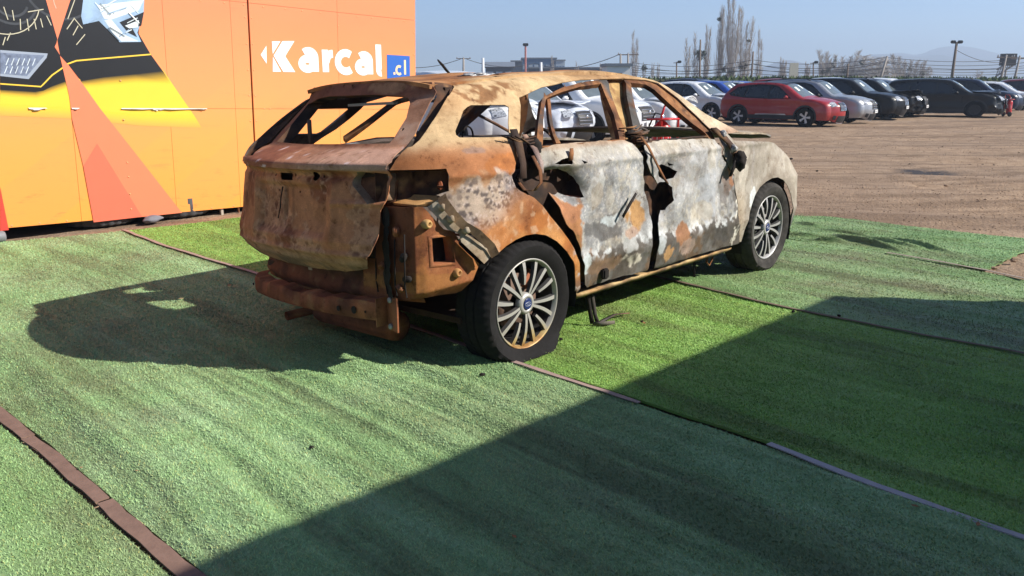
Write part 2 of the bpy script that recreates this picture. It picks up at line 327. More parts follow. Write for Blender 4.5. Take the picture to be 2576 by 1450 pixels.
# ------------------------------------------------------------------ ground of trodden dirt
def ground_h(x, y):
    x = np.asarray(x, float); y = np.asarray(y, float); shp = x.shape; x = x.ravel(); y = y.ravel()
    r = np.hypot(x, y)
    z = -.024-.23*sst(9, 28, y)+.018*(n2(x, y, 1.3, 4, 3)-.5)*(1+.9*sst(6, 14, r))+.05*(n2(x, y, .13, 2, 5)-.5)*sst(7, 20, r)
    rut = np.sin((x*.45+y*.9)*2.6+4*n2(x, y, .25, 2, 8)); z += .03*rut*sst(6.5, 9, r)*(n2(x, y, .3, 2, 9) > .5)
    z += .016*np.maximum(0, n2(x, y, 5., 3, 12)-.52)*sst(7, 9, r)*2
    return z.reshape(shp)
def make_ground():
    an = np.concatenate([np.linspace(-180, -44, 24, endpoint=False), np.linspace(-44, 44, 330, endpoint=False), np.linspace(44, 180, 24)])
    rr = np.concatenate([[0.05], np.geomspace(.8, 60, 300), np.geomspace(64, 3800, 40)])
    A, Q = np.meshgrid(np.radians(an), rr); X = np.sin(A)*Q; Y = np.cos(A)*Q; Z = ground_h(X, Y)
    n, m = A.shape; i = np.arange(n*m).reshape(n, m)
    F = np.stack([i[:-1, :-1], i[:-1, 1:], i[1:, 1:], i[1:, :-1]], -1).reshape(-1, 4)
    t = NT('dirt'); co = t.coord()
    a = t.noise(.35, 6, .6); b = t.noise(3.2, 8, .68); c = t.noise(26, 4, .6); tr = t.noise(1., 5, .6, scale3=(.16, 1.6, 1))
    col = t.ramp(b, [(.26, (.18, .118, .073)), (.44, (.32, .217, .138)), (.58, (.40, .28, .184)), (.80, (.48, .355, .245))])
    col = t.mix(t.ramp(a, [(.38, .0), (.68, .6)]), col, (.215, .158, .118))
    col = t.mix(t.ramp(tr, [(.48, 0.), (.60, .62)]), col, (.17, .112, .072))
    col = t.mix(t.ramp(c, [(.33, .3), (.43, 0.)]), col, (.09, .065, .05))
    # oil stain on the dirt
    def stain(cx, cy, sx, sy):
        m = t.n('Mapping'); m.inputs['Location'].default_value = (-cx/sx, -cy/sy, 0); m.inputs['Scale'].default_value = (1/sx, 1/sy, 0); t.l(co, m.inputs[0])
        g = t.n('TexGradient', gradient_type='SPHERICAL'); t.l(m.outputs[0], g.inputs[0])
        return t.ramp(t.mix(.45, g.outputs[0], t.noise(2.4, 5, .7)), [(.46, 0.), (.60, 1.)])
    col = t.mix(stain(6.75, 13.7, .9, 1.1), col, (.055, .05, .052))
    col = t.mix(stain(6.5, 8.9, 1.0, .5), col, (.075, .06, .052))
    t.bump(t.mix(.5, b, c), 1., .045); t.set(col, .95, 0, .15)
    g = mk('ground', np.stack([X.ravel(), Y.ravel(), Z.ravel()], 1), F, t.m, None, True); g['kind'] = 'structure'
make_ground()

def lumps(name, P, sizes, mat, flat=.6):
    "many small stones or clods as one mesh"
    base = np.array([(0, 0, 1), (0, 0, -1), (1, 0, 0), (-.5, .87, 0), (-.5, -.87, 0)], float); tf = np.array([(0, 2, 3), (0, 3, 4), (0, 4, 2), (1, 3, 2), (1, 4, 3), (1, 2, 4)])
    n = len(P); V = base[None]*RNG.uniform(.5, 1.15, (n, 5, 3)); a = RNG.uniform(0, 6.28, n); ca, sa = np.cos(a)[:, None], np.sin(a)[:, None]
    x = V[:, :, 0]*ca-V[:, :, 1]*sa; y = V[:, :, 0]*sa+V[:, :, 1]*ca; z = V[:, :, 2]*flat
    V = np.stack([x, y, z], -1)*np.asarray(sizes)[:, None, None]+np.asarray(P)[:, None, :]
    F = (tf[None]+(np.arange(n)*5)[:, None, None]).reshape(-1, 3)
    return mk(name, V.reshape(-1, 3), F, mat)
N = 7000
ly = RNG.uniform(0, 1, N)**1.6*24+6.3; lx = RNG.uniform(-.1, .75, N)*ly
turf_far = ly-(12.1-lx)  # keep clods off the turf
ok = (lx+ly > 12.25) | ((ly > 9.6))
lx, ly = lx[ok], ly[ok]; lz = ground_h(lx, ly)
o = lumps('dirt_clods', np.stack([lx, ly, lz+.002], 1), RNG.uniform(.005, .014, len(lx))*(1+.02*ly)*np.where(RNG.random(len(lx)) < .03, 2.2, 1), plain('clod', (.30, .215, .15), .95, spec=.1, var=.45, sc=3))
tag(o, 'loose clods and small stones strewn over the brown dirt yard', 'clods', kind='stuff')

# ------------------------------------------------------------------ artificial turf laid in strips
S1 = [(-3.69, 7.84), (-3.63, 7.78), (-3.02, 7.1), (-2.43, 6.53), (-1.91, 6.03), (-.9, 4.97), (-.02, 4.04), (.29, 3.73), (.55, 3.46), (1.02, 3.0), (1.27, 2.67), (1.59, 2.33), (2.2, 1.7), (3.0, .9)]
S0 = [(-5.3, 6.45), (-3.6, 4.78), (-2.28, 3.48), (-1.80, 3.03), (-1.27, 2.51), (-.89, 2.15), (0, 1.3), (.7, .6)]
S2 = [(-2.15, 9.45), (-1.2, 8.45), (-.2, 7.3), (.5, 6.5), (1.16, 5.76), (1.65, 5.13), (1.9, 4.86), (2.31, 4.46), (2.67, 4.14), (3.4, 3.4), (4.3, 2.5)]
S3 = [(.3, 10.0), (1.5, 8.6), (2.4, 7.55), (3.09, 6.76), (3.33, 6.45), (3.54, 6.1), (3.68, 5.84), (4.3, 5.1), (5.4, 4.0)]
def turf_noise(P, ridges, amp):
    x, y = P[:, 0], P[:, 1]; s = x*.72+y*.694; al = x*.694-y*.72
    z = amp*(n2(x, y, 1.7, 3, 31)-.5)+.35*amp*(n2(x, y, 6, 2, 33)-.5)
    wob = .22*(n2(al, s*.2, .55, 2, 35)-.5)+.05*(n2(al, s*.2, 2.2, 2, 36)-.5)
    for k, (s0, a, w, c, ln) in enumerate(ridges):
        z = z+a*np.exp(-((s-s0+wob)/w)**2)*(.35+.9*n2(al, s, .9, 2, 90+k))*np.exp(-((al-c)/ln)**4)
    return z
def turf_mat(name, cols, stain, stain_amt, sc=1.1):
    t = NT(name); a = t.n('VertexColor', layer_name='col'); n = t.noise(sc, 6, .65); m = t.noise(.55, 5, .6); f = t.noise(11, 4, .7)
    c = t.ramp(n, [(.3, cols[0]), (.52, cols[1]), (.72, cols[2])])
    rt = t.n('Mapping'); rt.vector_type = 'TEXTURE'; rt.inputs['Rotation'].default_value = (0, 0, R(-46)); rt.inputs['Scale'].default_value = (2.6, .32, 1); t.l(t.coord(), rt.inputs[0])
    st = t.mix(.5, t.mix(.5, t.noise(1.9, 6, .7), t.noise(1.3, 5, .65, vec=rt.outputs[0])), m)
    c = t.mix(t.ramp(st, [(.46, 0.), (.62, stain_amt)]), c, stain)
    sk = t.noise(1.0, 6, .7, vec=rt.outputs[0]); c = t.mix(t.ramp(sk, [(.50, 0.), (.60, .45)]), c, tuple(x*.62 for x in stain))
    c = t.mix(t.ramp(sk, [(.36, .3), (.46, 0.)]), c, tuple(min(1, x*1.25+.05) for x in cols[2]))
    c = t.mix(t.ramp(f, [(.3, .22), (.45, 0.)]), c, tuple(x*.5 for x in stain))
    c = t.mix(1., c, a.outputs[0], 'MULTIPLY')
    return t.set(c, .62, 0, .35)
def fibres(P, hfn, dens, hmin, hmax, wid):
    "short blades of plastic grass rooted in the polygon P"
    A = np.array(P); lo, hi = A.min(0), A.max(0); area = np.prod(hi-lo); out = []
    n = int(area*dens); Q = RNG.uniform(lo, hi, (n, 2))
    r = np.hypot(Q[:, 0], Q[:, 1]); vis = (Q[:, 1] > .7) & (np.abs(Q[:, 0]) < Q[:, 1]*1.1+1.2); core = (Q[:, 1] > 1.75) & (np.abs(Q[:, 0]) < Q[:, 1]*.66+.35)
    keep = vis & (RNG.random(n) < np.clip((3.2/np.maximum(r, .1))**1.45, .0, 1)*np.where(core, 1, .5))
    Q = Q[keep]; Q = Q[pip(Q, P)]; n = len(Q); r = np.hypot(Q[:, 0], Q[:, 1])
    z = hfn(Q); a = RNG.uniform(0, 6.2832, n); L = RNG.uniform(hmin, hmax, n); w = wid*RNG.uniform(.7, 1.3, n)*np.maximum(1, (r/3.2)**.75)
    # the pile leans loosely one way, in patches
    b = 5.0*n2(Q[:, 0], Q[:, 1], .8, 2, 51)+RNG.normal(0, 1.3, n); le = RNG.uniform(.55, 1.38, n); a = b+1.5708+RNG.normal(0, .45, n)
    base = np.stack([Q[:, 0], Q[:, 1], z], 1); d = np.stack([np.cos(a), np.sin(a), np.zeros(n)], 1)*w[:, None]*.5
    tip = base+np.stack([np.cos(b)*np.sin(le), np.sin(b)*np.sin(le), np.cos(le)], 1)*L[:, None]
    V = np.stack([base-d, base+d, tip], 1).reshape(-1, 3)
    me = bpy.data.meshes.new('m'); me.vertices.add(3*n); me.vertices.foreach_set('co', V.ravel().astype(np.float32))
    me.loops.add(3*n); me.loops.foreach_set('vertex_index', np.arange(3*n, dtype=np.int32)); me.polygons.add(n)
    me.polygons.foreach_set('loop_start', np.arange(0, 3*n, 3, dtype=np.int32)); me.update(calc_edges=True)
    v = RNG.uniform(.72, 1.2, n); yel = RNG.random(n) < .08
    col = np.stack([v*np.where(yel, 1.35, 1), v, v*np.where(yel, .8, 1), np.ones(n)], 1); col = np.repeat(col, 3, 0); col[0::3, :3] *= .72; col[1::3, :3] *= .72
    at = me.color_attributes.new('col', 'FLOAT_COLOR', 'POINT'); at.data.foreach_set('color', col.astype(np.float32).ravel())
    return me
def turf(name, P, ridges, amp, cols, stain, amt, label, dens=22000, h=.045, hmm=(.006, .0125), wid=.0036, extra=None):
    hf = (lambda Q: turf_noise(Q, ridges, amp)) if extra is None else (lambda Q: turf_noise(Q, ridges, amp)+extra(Q))
    def fn(Q): return np.concatenate([Q, hf(Q)[:, None]], 1)
    m = turf_mat(name+'_pile', cols, stain, amt)
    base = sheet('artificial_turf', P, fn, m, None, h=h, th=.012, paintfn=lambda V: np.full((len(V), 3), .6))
    tag(base, label, 'artificial turf', 'artificial turf strips on the yard')
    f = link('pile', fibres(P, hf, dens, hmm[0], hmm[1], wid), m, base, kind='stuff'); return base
rd = lambda L: [(s, a, w, c, ln) for s, a, w, c, ln in L]
B1 = S1+S0[::-1]+[(-5.03, 6.98), (-4.55, 7.30), (-4.11, 7.54)]
rid1 = [(s, RNG.uniform(.007, .014), RNG.uniform(.022, .036), RNG.uniform(-4.2, -.4), RNG.uniform(.5, 1.6)) for s in np.linspace(.92, 2.74, 30)]+[(s, RNG.uniform(.012, .028), RNG.uniform(.04, .07), RNG.uniform(-3.4, -.6), RNG.uniform(1.0, 2.4)) for s in np.linspace(.95, 2.70, 15)+RNG.uniform(-.05, .05, 15)]
turf('turf_teal', B1, rid1, .022, [(.25, .42, .165), (.385, .60, .265), (.50, .72, .385)], (.21, .20, .10), .6, 'wide blue-green artificial turf strip, wrinkled, across the foreground from wall to lower right', dens=42000, h=.022)
B2 = [(p[0]+.03, p[1]+.03) for p in S1]+S2[::-1]+[(-2.88, 8.63), (-3.31, 8.20)]
turf('turf_lime', B2, [(s, RNG.uniform(.005, .010), RNG.uniform(.022, .038), RNG.uniform(-2.5, -.4), RNG.uniform(.6, 1.5)) for s in np.linspace(2.9, 4.7, 16)]+[(3.2, .007, .06, -1.5, 2), (3.55, .006, .05, -.8, 1.5), (3.9, .007, .07, -1.6, 2), (4.3, .007, .06, -1.0, 1.5), (4.6, .007, .05, -2, 2)], .02, [(.21, .40, .075), (.32, .57, .115), (.43, .67, .19)], (.22, .22, .07), .5, 'bright yellow-green artificial turf strip under the burnt car', dens=42000, h=.04)
B0 = [(p[0]-.05, p[1]-.05) for p in S0]+[(-2.5, .4), (-6.2, 3.2), (-6, 5.8)]
turf('turf_olive', B0, [(.5, .005, .05, -1.5, 2)], .016, [(.25, .42, .15), (.35, .55, .22), (.44, .64, .31)], (.29, .27, .13), .45, 'yellowish artificial turf strip in the lower left corner beyond the brown board', dens=42000, h=.04)
B3 = [(p[0]+.03, p[1]+.03) for p in S2]+S3[::-1]+[(-1.0, 9.8)]
rid3 = [(5.1, .010, .05, -3, 1.6), (5.5, .012, .05, -2.4, 1.8), (5.9, .014, .04, -2.2, 1.2), (6.3, .012, .05, -2.6, 1.5), (6.7, .016, .04, -2.5, 1)]
turf('turf_dull', ragged(B3, .012, .05), rid3, .03, [(.215, .375, .125), (.325, .53, .2), (.44, .64, .30)], (.25, .195, .11), .75, 'dirty blue-green artificial turf strip ahead of the front wheel', h=.05)
B4 = [(2.2, 7.8), (3.09, 6.78), (3.33, 6.47), (3.60, 6.19), (3.94, 6.53), (4.3, 6.89), (4.75, 7.30), (4.65, 7.48), (4.2, 7.85), (3.66, 8.35), (3.47, 8.6), (3.07, 9.0), (2.3, 9.7), (1.0, 10.3), (.5, 9.8)]
FOLDS = [((2.36, 7.30), (3.02, 6.76), .055, .028), ((2.7, 7.38), (2.95, 7.22), .05, .03), ((2.95, 7.62), (3.27, 6.80), .05, .028), ((3.2, 7.55), (3.48, 7.0), .035, .026), ((3.4, 7.5), (3.66, 6.72), .042, .028), ((3.0, 7.9), (3.3, 7.45), .03, .03), ((2.86, 8.35), (3.02, 8.05), .03, .03), ((2.55, 7.7), (2.85, 7.45), .03, .03), ((3.7, 7.5), (4.2, 7.35), .02, .03)]
def folds(Q):
    z = 0; w = .03*(n2(Q[:, 0], Q[:, 1], 5, 2, 61)-.5)
    for (a, b, h_, wd) in FOLDS:
        a = np.array(a); ab = np.array(b)-a; L2 = ab@ab; t = np.clip(((Q-a)@ab)/L2, 0, 1); d = np.linalg.norm(Q-a-t[:, None]*ab, axis=1)+w
        z = z+h_*np.exp(-(d/wd)**2)*np.sin(np.pi*(.06+.88*t))
    return z
turf('turf_creased', ragged(B4, .035, .06), [], .03, [(.20, .36, .12), (.30, .51, .19), (.41, .62, .28)], (.23, .19, .09), .65, 'creased end of artificial turf lying on the dirt, folded in front of the car', h=.018, extra=folds)

def strip(name, line, w, th, mat, label, z=.006, seg=.12, jit=.004):
    pts = resamp(line, seg, False); V = []; F = []
    for k, p in enumerate(pts):
        p = np.array(p); a = np.array(pts[max(0, k-1)]); b = np.array(pts[min(len(pts)-1, k+1)]); d = (b-a)/np.linalg.norm(b-a); nn = np.array([-d[1], d[0]])
        ww = w/2+random.uniform(-jit, jit); zz = z+random.uniform(0, .003)
        L, Rr = p+nn*ww, p-nn*(w/2+random.uniform(-jit, jit))
        V += [(L[0], L[1], zz), (Rr[0], Rr[1], zz), (L[0], L[1], zz+th), (Rr[0], Rr[1], zz+th)]
    for k in range(len(pts)-1):
        i = 4*k; j = i+4
        F += [(i+2, i+3, j+3, j+2), (i, i+2, j+2, j), (i+3, i+1, j+1, j+3), (i+1, i, j, j+1)]
    F += [(0, 1, 3, 2), (len(V)-4, len(V)-2, len(V)-1, len(V)-3)]
    return tag(mk(name, V, F, mat), label, 'edging strip', 'edging strips between the turf')
MW = plain('worn_board', (.215, .135, .105), .8, spec=.2, var=.35, sc=18, bump=.3)
MW2 = plain('pale_lath', (.36, .25, .215), .75, spec=.25, var=.25, sc=18, bump=.2)
MW3 = plain('grey_lath', (.42, .38, .40), .7, spec=.25, var=.2, sc=18, bump=.2)
up = lambda L, d: [(x-d*.7, y-d*.7) for x, y in L]
strip('edging_board', up([(-5.3, 6.44), (-3.6, 4.77), (-2.28, 3.47), (-1.92, 3.13)], .03), .052, .005, MW, 'brown edging board at the far left, running out of the frame', z=.004)
strip('edging_board', up([(-1.91, 3.115), (-1.80, 3.02), (-1.37, 2.605)], .03), .052, .005, MW, 'brown edging board between two butt joints at lower left', z=.005)
strip('edging_board', up([(-1.36, 2.595), (-1.27, 2.505), (-.89, 2.145), (0, 1.3)], .03), .052, .005, MW, 'brown edging board running out of the bottom edge of the picture', z=.004)
strip('edging_lath', S1[:7], .03, .004, MW2, 'thin pinkish lath from the orange wall to the rear wheel', z=.012)
strip('edging_lath', [(-.02, 4.03), (.29, 3.72), (.56, 3.45)], .03, .004, MW2, 'short pinkish lath in front of the flat rear tyre', z=.014)
strip('edging_lath', [(1.0, 3.02), (1.27, 2.67), (1.59, 2.33), (2.2, 1.7)], .03, .005, MW3, 'pale grey lath in the shade at the lower right', z=.013)
strip('edging_lath', S2[3:], .024, .003, plain('dark_board', (.17, .12, .09), .85, spec=.2, var=.35, sc=18), 'dark brown lath running from under the car to the right edge', z=.012)
strip('edging_lath', S3[3:7], .03, .003, plain('pale_tape', (.30, .24, .20), .8, spec=.2, var=.3), 'faded lath half covered by creased turf near the dirt bite', z=.012)

# ------------------------------------------------------------------ billboard wall on tyres
WA = .027
wall = empty('billboard_wall', c2w(0, 4.74), 0, 'orange printed billboard wall of riveted panels with white lettering, standing on tyres', 'billboard')
wall.rotation_mode = 'QUATERNION'; wall.rotation_quaternion = (Matrix.Rotation(CAR_A, 3, 'Z') @ Matrix.Rotation(WA, 3, 'Y')).to_quaternion()
def W(x, z): return (x*math.cos(WA)-z*math.sin(WA), x*math.sin(WA)+z*math.cos(WA))
def print_mat():
    t = NT('orange_print'); co = t.coord(); sx = t.n('SeparateXYZ'); t.l(co, sx.inputs[0])
    g = t.n('MapRange'); g.inputs[1].default_value = 0.; g.inputs[2].default_value = 2.4; t.l(sx.outputs[2], g.inputs[0])
    c = t.ramp(g.outputs[0], [(.0, (.88, .335, .055)), (.35, (.88, .335, .08)), (.55, (.85, .31, .105)), (.9, (.80, .24, .10))])
    # diagonal bands of the print
    b = t.n('Math', operation='MULTIPLY_ADD'); t.l(sx.outputs[0], b.inputs[0]); b.inputs[1].default_value = -.72; t.l(sx.outputs[2], b.inputs[2])
    fr = t.n('Math', operation='PINGPONG'); t.l(b.outputs[0], fr.inputs[0]); fr.inputs[1].default_value = .62
    c = t.mix(t.ramp(fr.outputs[0], [(.30, 0.), (.31, .16)]), c, (.82, .27, .11))
    sc = t.noise(1., 5, .7, scale3=(2, 2, 22)); c = t.mix(t.ramp(sc, [(.58, 0.), (.70, .32)]), c, (.5, .2, .08))
    low = t.ramp(g.outputs[0], [(.0, 1.), (.42, 0.)]); sp = t.ramp(t.noise(5, 6, .75, scale3=(.6, 1, 2.4)), [(.56, 0.), (.66, .6)])
    m = t.n('Math', operation='MULTIPLY'); t.l(low, m.inputs[0]); t.l(sp, m.inputs[1]); c = t.mix(m.outputs[0], c, (.40, .15, .055))
    t.bump(t.noise(.9, 2), .25, .03); return t.set(c, .42, 0, .4)
MP = print_mat()
cols = [-3.4, -2.2, -.98, -.045, .90, 1.63, 1.83, 1.848, 2.99, 4.19]; rows = [.082, 1.14, 2.24, 3.05]
seam_dark = None
for i in range(len(cols)-1):
    if i == 6: continue
    for j in range(3):
        x0, x1, z0, z1 = cols[i]+.0015, cols[i+1]-.0015, rows[j]+.0015, rows[j+1]-.0015
        MB().box(((x0+x1)/2, .012, (z0+z1)/2), (x1-x0, .024, z1-z0)).build('panel', MP, wall)
MB().box((.39, 1.25, 1.53), (7.5, 2.36, 2.9)).build('container_shell', plain('container_grey', (.10, .10, .105), .7), wall)
def flatm(name, col, rough=.42): return plain(name, col, rough, var=.05, sc=6)
def patch(pts, mat, lay, name='print_patch', raw=False):
    P = [W(*p) if not raw else p for p in pts]; return MB().plate([(x, -.0012*lay, z) for x, z in P], .0009).build(name, mat, wall)
# print of a car front with chrome headlamp on the left (wall-plane metres)
WP={
 'yellow':[[-0.582,1.311],[-0.305,1.293],[-0.02,1.392],[0.319,1.431],[0.898,1.492],[1.257,0.918],[0.6,0.983],[-0.006,1.068],[-0.609,1.112]],
 'black_l':[[-0.482,2.064],[-0.075,2.091],[-0.059,1.746],[-0.089,1.685],[-0.053,1.613],[-0.038,1.43],[-0.024,1.384],[-0.154,1.338],[-0.232,1.3],[-0.305,1.29],[-0.582,1.311]],
 'black_r':[[0.1,2.102],[0.811,2.149],[0.692,1.831],[0.791,1.639],[0.897,1.48],[0.617,1.449],[0.317,1.419],[0.108,1.384],[0.011,1.53],[-0.053,1.613],[-0.055,1.742]],
 'coral_top':[[-0.075,2.091],[0.1,2.102],[-0.057,1.749]],
 'coral_mid':[[-0.06,1.737],[-0.053,1.616],[-0.089,1.685]],
 'coral_low':[[-0.054,1.61],[0.011,1.526],[0.12,1.352],[0.245,1.136],[0.564,0.651],[0.953,0.053],[0.431,0.06],[0.063,0.062],[0.031,0.604],[-0.017,1.04],[-0.016,1.244]],
 'coral_dark':[[0.031,0.604],[0.182,0.807],[0.535,0.06],[0.063,0.062]],
 'red_l':[[-0.693,0.474],[-0.675,0.082],[-0.745,0.083]],
 'line1':[[-0.575,1.362],[-0.249,1.336],[-0.221,1.361],[-0.142,1.437],[-0.036,1.507]],
 'line2':[[-0.003,1.535],[0.084,1.567],[0.209,1.58],[0.791,1.639]],
 'lamp':[[-0.538,1.647],[-0.155,1.626],[-0.17,1.588],[-0.341,1.402],[-0.567,1.428]],
 'lamp_in':[[-0.541,1.625],[-0.186,1.608],[-0.352,1.429],[-0.564,1.45]],
 'chrome':[[0.295,2.115],[0.802,2.148],[0.758,2.002],[0.68,1.838],[0.709,1.754],[0.5,1.744],[0.428,1.828],[0.329,1.93],[0.184,1.892],[0.174,1.963]],
 'chrome2':[[0.329,2.071],[0.777,2.146],[0.716,2.047],[0.442,1.946],[0.378,1.951]],
 'chrome3':[[0.377,1.938],[0.442,1.951],[0.549,1.817],[0.684,1.758],[0.517,1.75],[0.444,1.829]],
 'chromed':[[0.52,1.927],[0.765,2.034],[0.725,1.904],[0.631,1.884],[0.672,1.798],[0.592,1.835]],
 'chrome4':[[0.566,1.897],[0.706,1.955],[0.69,1.887],[0.605,1.875]],
 'ring':[[-0.494,1.978],[-0.476,1.908],[-0.431,1.838],[-0.366,1.812]],
 "ticks":[[-0.463,2.008,-0.443,1.902],[-0.398,1.984,-0.396,1.898],[-0.345,1.914,-0.353,1.82],[-0.289,1.917,-0.288,1.815],[-0.232,1.92,-0.225,1.832],[-0.178,1.926,-0.169,1.85],[-0.124,1.952,-0.095,1.871],[-0.437,1.795,-0.473,1.728],[-0.483,1.757,-0.512,1.688],[0.107,1.945,0.172,1.857],[0.114,1.945,0.034,1.843],[0.137,1.878,0.081,1.792],[0.189,1.804,0.101,1.709],[0.134,2.104,0.053,1.934],[-0.275,1.976,-0.143,2.006]],
}
for k in ('black_l', 'black_r', 'chrome'):
    q = []
    for p in WP[k]:
        q.append([p[0], p[1]] if p[1] < 2.06 else [p[0]+.07, 2.75])
    WP[k] = q
WP['coral_top'] = [[-.22, 2.75], [.38, 2.75], WP['coral_top'][2]]
MBK = plain('print_black', (.012, .012, .014), .35, var=.3, sc=3)
MYL = flatm('print_yellow', (.92, .56, .04)); MCO = flatm('print_coral', (.80, .21, .10)); MCD = flatm('print_coral_deep', (.76, .155, .085)); MRD = flatm('print_red', (.6, .06, .04))
MLN = flatm('print_line', (.85, .55, .05)); MWH = flatm('print_white', (.88, .88, .86)); MBL = flatm('print_blue', (.02, .12, .48))
MCH = plain('print_chrome', (.30, .42, .58), .35, var=.65, sc=4); MCH2 = plain('print_chrome_light', (.62, .68, .72), .35, var=.4, sc=7); MLP = plain('print_lamp', (.16, .19, .27), .35, var=.9, sc=26)
def vcol_mat():
    t = NT('print_blend'); a = t.n('VertexColor', layer_name='col'); return t.set(a.outputs[0], .42, 0, .4)
MVC = vcol_mat()
def blend(top, bot, ct, cb, lay):
    "airbrushed band of the print: colour runs from one edge to the other"
    V = []; F = []; C = []
    for p, q in zip(top, bot):
        for t, (x, z) in enumerate((W(*p), W(*q))): V.append((x, -.0012*lay, z)); C.append(ct if t == 0 else cb)
    for i in range(len(top)-1): F.append((2*i, 2*i+1, 2*i+3, 2*i+2))
    return mk('print_patch', V, F, MVC, wall, col=np.array(C, float))
YL = (.92, .56, .04); OR = (.88, .355, .075); BK = (.012, .012, .014)
ye = WP['yellow']
patch(ye[:5]+[[1.19, 1.03], [.62, 1.06], [.0, 1.14], [-.60, 1.19]], MYL, 1)
blend([[-.60, 1.19], [.0, 1.14], [.62, 1.06], [1.19, 1.03]], [[-.615, 1.09], [-.006, 1.045], [.62, .955], [1.257, .91]], YL, OR, 1)
patch(WP['black_l'], MBK, 2); patch(WP['black_r'], MBK, 2)
blend([[-.58, 1.315], [-.30, 1.295], [-.02, 1.39]], [[-.585, 1.265], [-.29, 1.235], [0., 1.33]], BK, YL, 2.5)
blend([[.10, 1.392], [.317, 1.424], [.617, 1.452], [.897, 1.485]], [[.115, 1.33], [.32, 1.345], [.63, 1.37], [.97, 1.36]], BK, YL, 2.5)
patch(WP['coral_top'], MCO, 3); patch(WP['coral_mid'], MCO, 3); patch(WP['coral_low'], MCO, 4); patch(WP['coral_dark'], MCD, 5); patch(WP['red_l'], MRD, 3)
patch(WP['lamp'], flatm('print_lamp_rim', (.30, .34, .42)), 3); patch(WP['lamp_in'], MLP, 4)
patch(WP['chrome'], MCH, 3); patch(WP['chrome2'], MCH2, 4); patch(WP['chrome3'], MCH2, 4); patch(WP['chromed'], MBK, 5); patch(WP['chrome4'], MCH2, 6)
def pline(pts, w, mat, lay):
    P = [Vector((*W(*p), 0)) for p in pts]; V = []
    for k, p in enumerate(P):
        t = (P[min(k+1, len(P)-1)]-P[max(0, k-1)]).normalized(); n = Vector((-t.y, t.x, 0))*w/2; V += [p+n, p-n]
    F = [(2*i, 2*i+1, 2*i+3, 2*i+2) for i in range(len(P)-1)]
    return mk('print_stroke', [(v.x, -.0012*lay, v.y) for v in V], F, mat, wall)
pline(WP['line1'], .012, MLN, 4); pline(WP['line2'], .013, MLN, 4)
MTK = flatm('print_cream', (.55, .5, .36))
for a, b, c, e in WP['ticks']: pline([[a, b], [c, e]], .0075, MTK, 5)
pline([[-.47+.30*math.sin(k*.16-.3), 2.08-.30*math.cos(k*.16-.3)] for k in range(11)], .008, MTK, 5)
pline([[.18+.23*math.cos(k*.2-.6+3.1), 2.1+.23*math.sin(k*.2-.6+3.1)] for k in range(6)], .006, MTK, 5)
for k in range(26):
    a = random.uniform(.20, .72); z0 = random.uniform(1.80, 2.10); L = random.uniform(.06, .2); d_ = random.uniform(-.9, -.5) if k % 2 else random.uniform(.3, .6)
    q = [[a+L*t*math.cos(d_), z0+L*t*math.sin(d_)] for t in (0, .5, 1)]
    if not pip(np.array(q), WP['chrome']).all(): continue
    pline(q, random.uniform(.004, .012), (MCH2, MBK, MCH, MWH)[k % 4], 7+.2*k)
MGY = plain('print_grey', (.05, .053, .06), .35, var=.5, sc=5)
for (cx_, cz_, r_) in ((-.40, 2.05, .20), (-.40, 2.05, .13), (.02, 2.2, .30)):
    pline([[cx_+r_*math.cos(t), cz_+r_*math.sin(t)*.9] for t in np.linspace(3.3, 6.0, 16)], .02, MGY, 3.4)
for k in range(14):
    x_ = -.53+.3*(k % 7)/7+.02*(k//7); z_ = 1.45+.07*(k//7)
    if pip(np.array([[x_, z_], [x_+.03, z_+.06]]), WP['lamp_in']).all(): pline([[x_, z_], [x_+.03, z_+.06]], .006, MCH2, 5)
# lettering
def poly_letters(pp): patch(pp, MWH, 2, 'letter')
poly_letters([[2.008, 1.66], [2.086, 1.758], [2.075, 1.566]])
poly_letters([[2.158, 1.805], [2.266, 1.81], [2.158, 1.672]])
poly_letters([[2.158, 1.645], [2.25, 1.484], [2.144, 1.484]])
poly_letters([[2.290, 1.812], [2.446, 1.818], [2.315, 1.652], [2.433, 1.481], [2.278, 1.482], [2.168, 1.655]])
def text_part(s, x0, z0, w, h, mat, lay, off=.0, name='letter'):
    cu = bpy.data.curves.new('t', 'FONT'); cu.body = s; cu.size = 1; cu.offset = off; cu.extrude = 0; cu.resolution_u = 6
    ob = bpy.data.objects.new('t', cu); COL.objects.link(ob); dg = bpy.context.evaluated_depsgraph_get()
    me = bpy.data.meshes.new_from_object(ob.evaluated_get(dg)); bpy.data.objects.remove(ob)
    A = np.array([tuple(v.co) for v in me.vertices]); lo, hi = A.min(0), A.max(0)
    X0, Z0 = W(x0, z0)
    for v in me.vertices:
        v.co = (X0+(v.co.x-lo[0])/(hi[0]-lo[0])*w, -.0012*lay, Z0+(v.co.y-lo[1])/(hi[1]-lo[1])*h)
    me.materials.clear(); me.materials.append(mat); return link(name, me, mat, wall)
def stroke(pts, w, lay=2, mat=MWH, name='letter', cap=0.):
    P = [Vector((*W(*p), 0)) for p in pts]; V = []
    for k, p in enumerate(P):
        t = (P[min(k+1, len(P)-1)]-P[max(0, k-1)]).normalized(); n = Vector((-t.y, t.x, 0))*w/2; V += [p+n, p-n]
    return [(v.x, -.0012*lay, v.y) for v in V], [(2*i, 2*i+1, 2*i+3, 2*i+2) for i in range(len(P)-1)]
def letter(strokes, w, lay=2, mat=MWH):
    V = []; F = []
    for k, st in enumerate(strokes):
        v, f = stroke(st, w if not isinstance(st, tuple) else st[1], lay+.12*k, mat); n = len(V); V += v; F += [tuple(i+n for i in q) for q in f]
    return mk('letter', V, F, mat, wall)
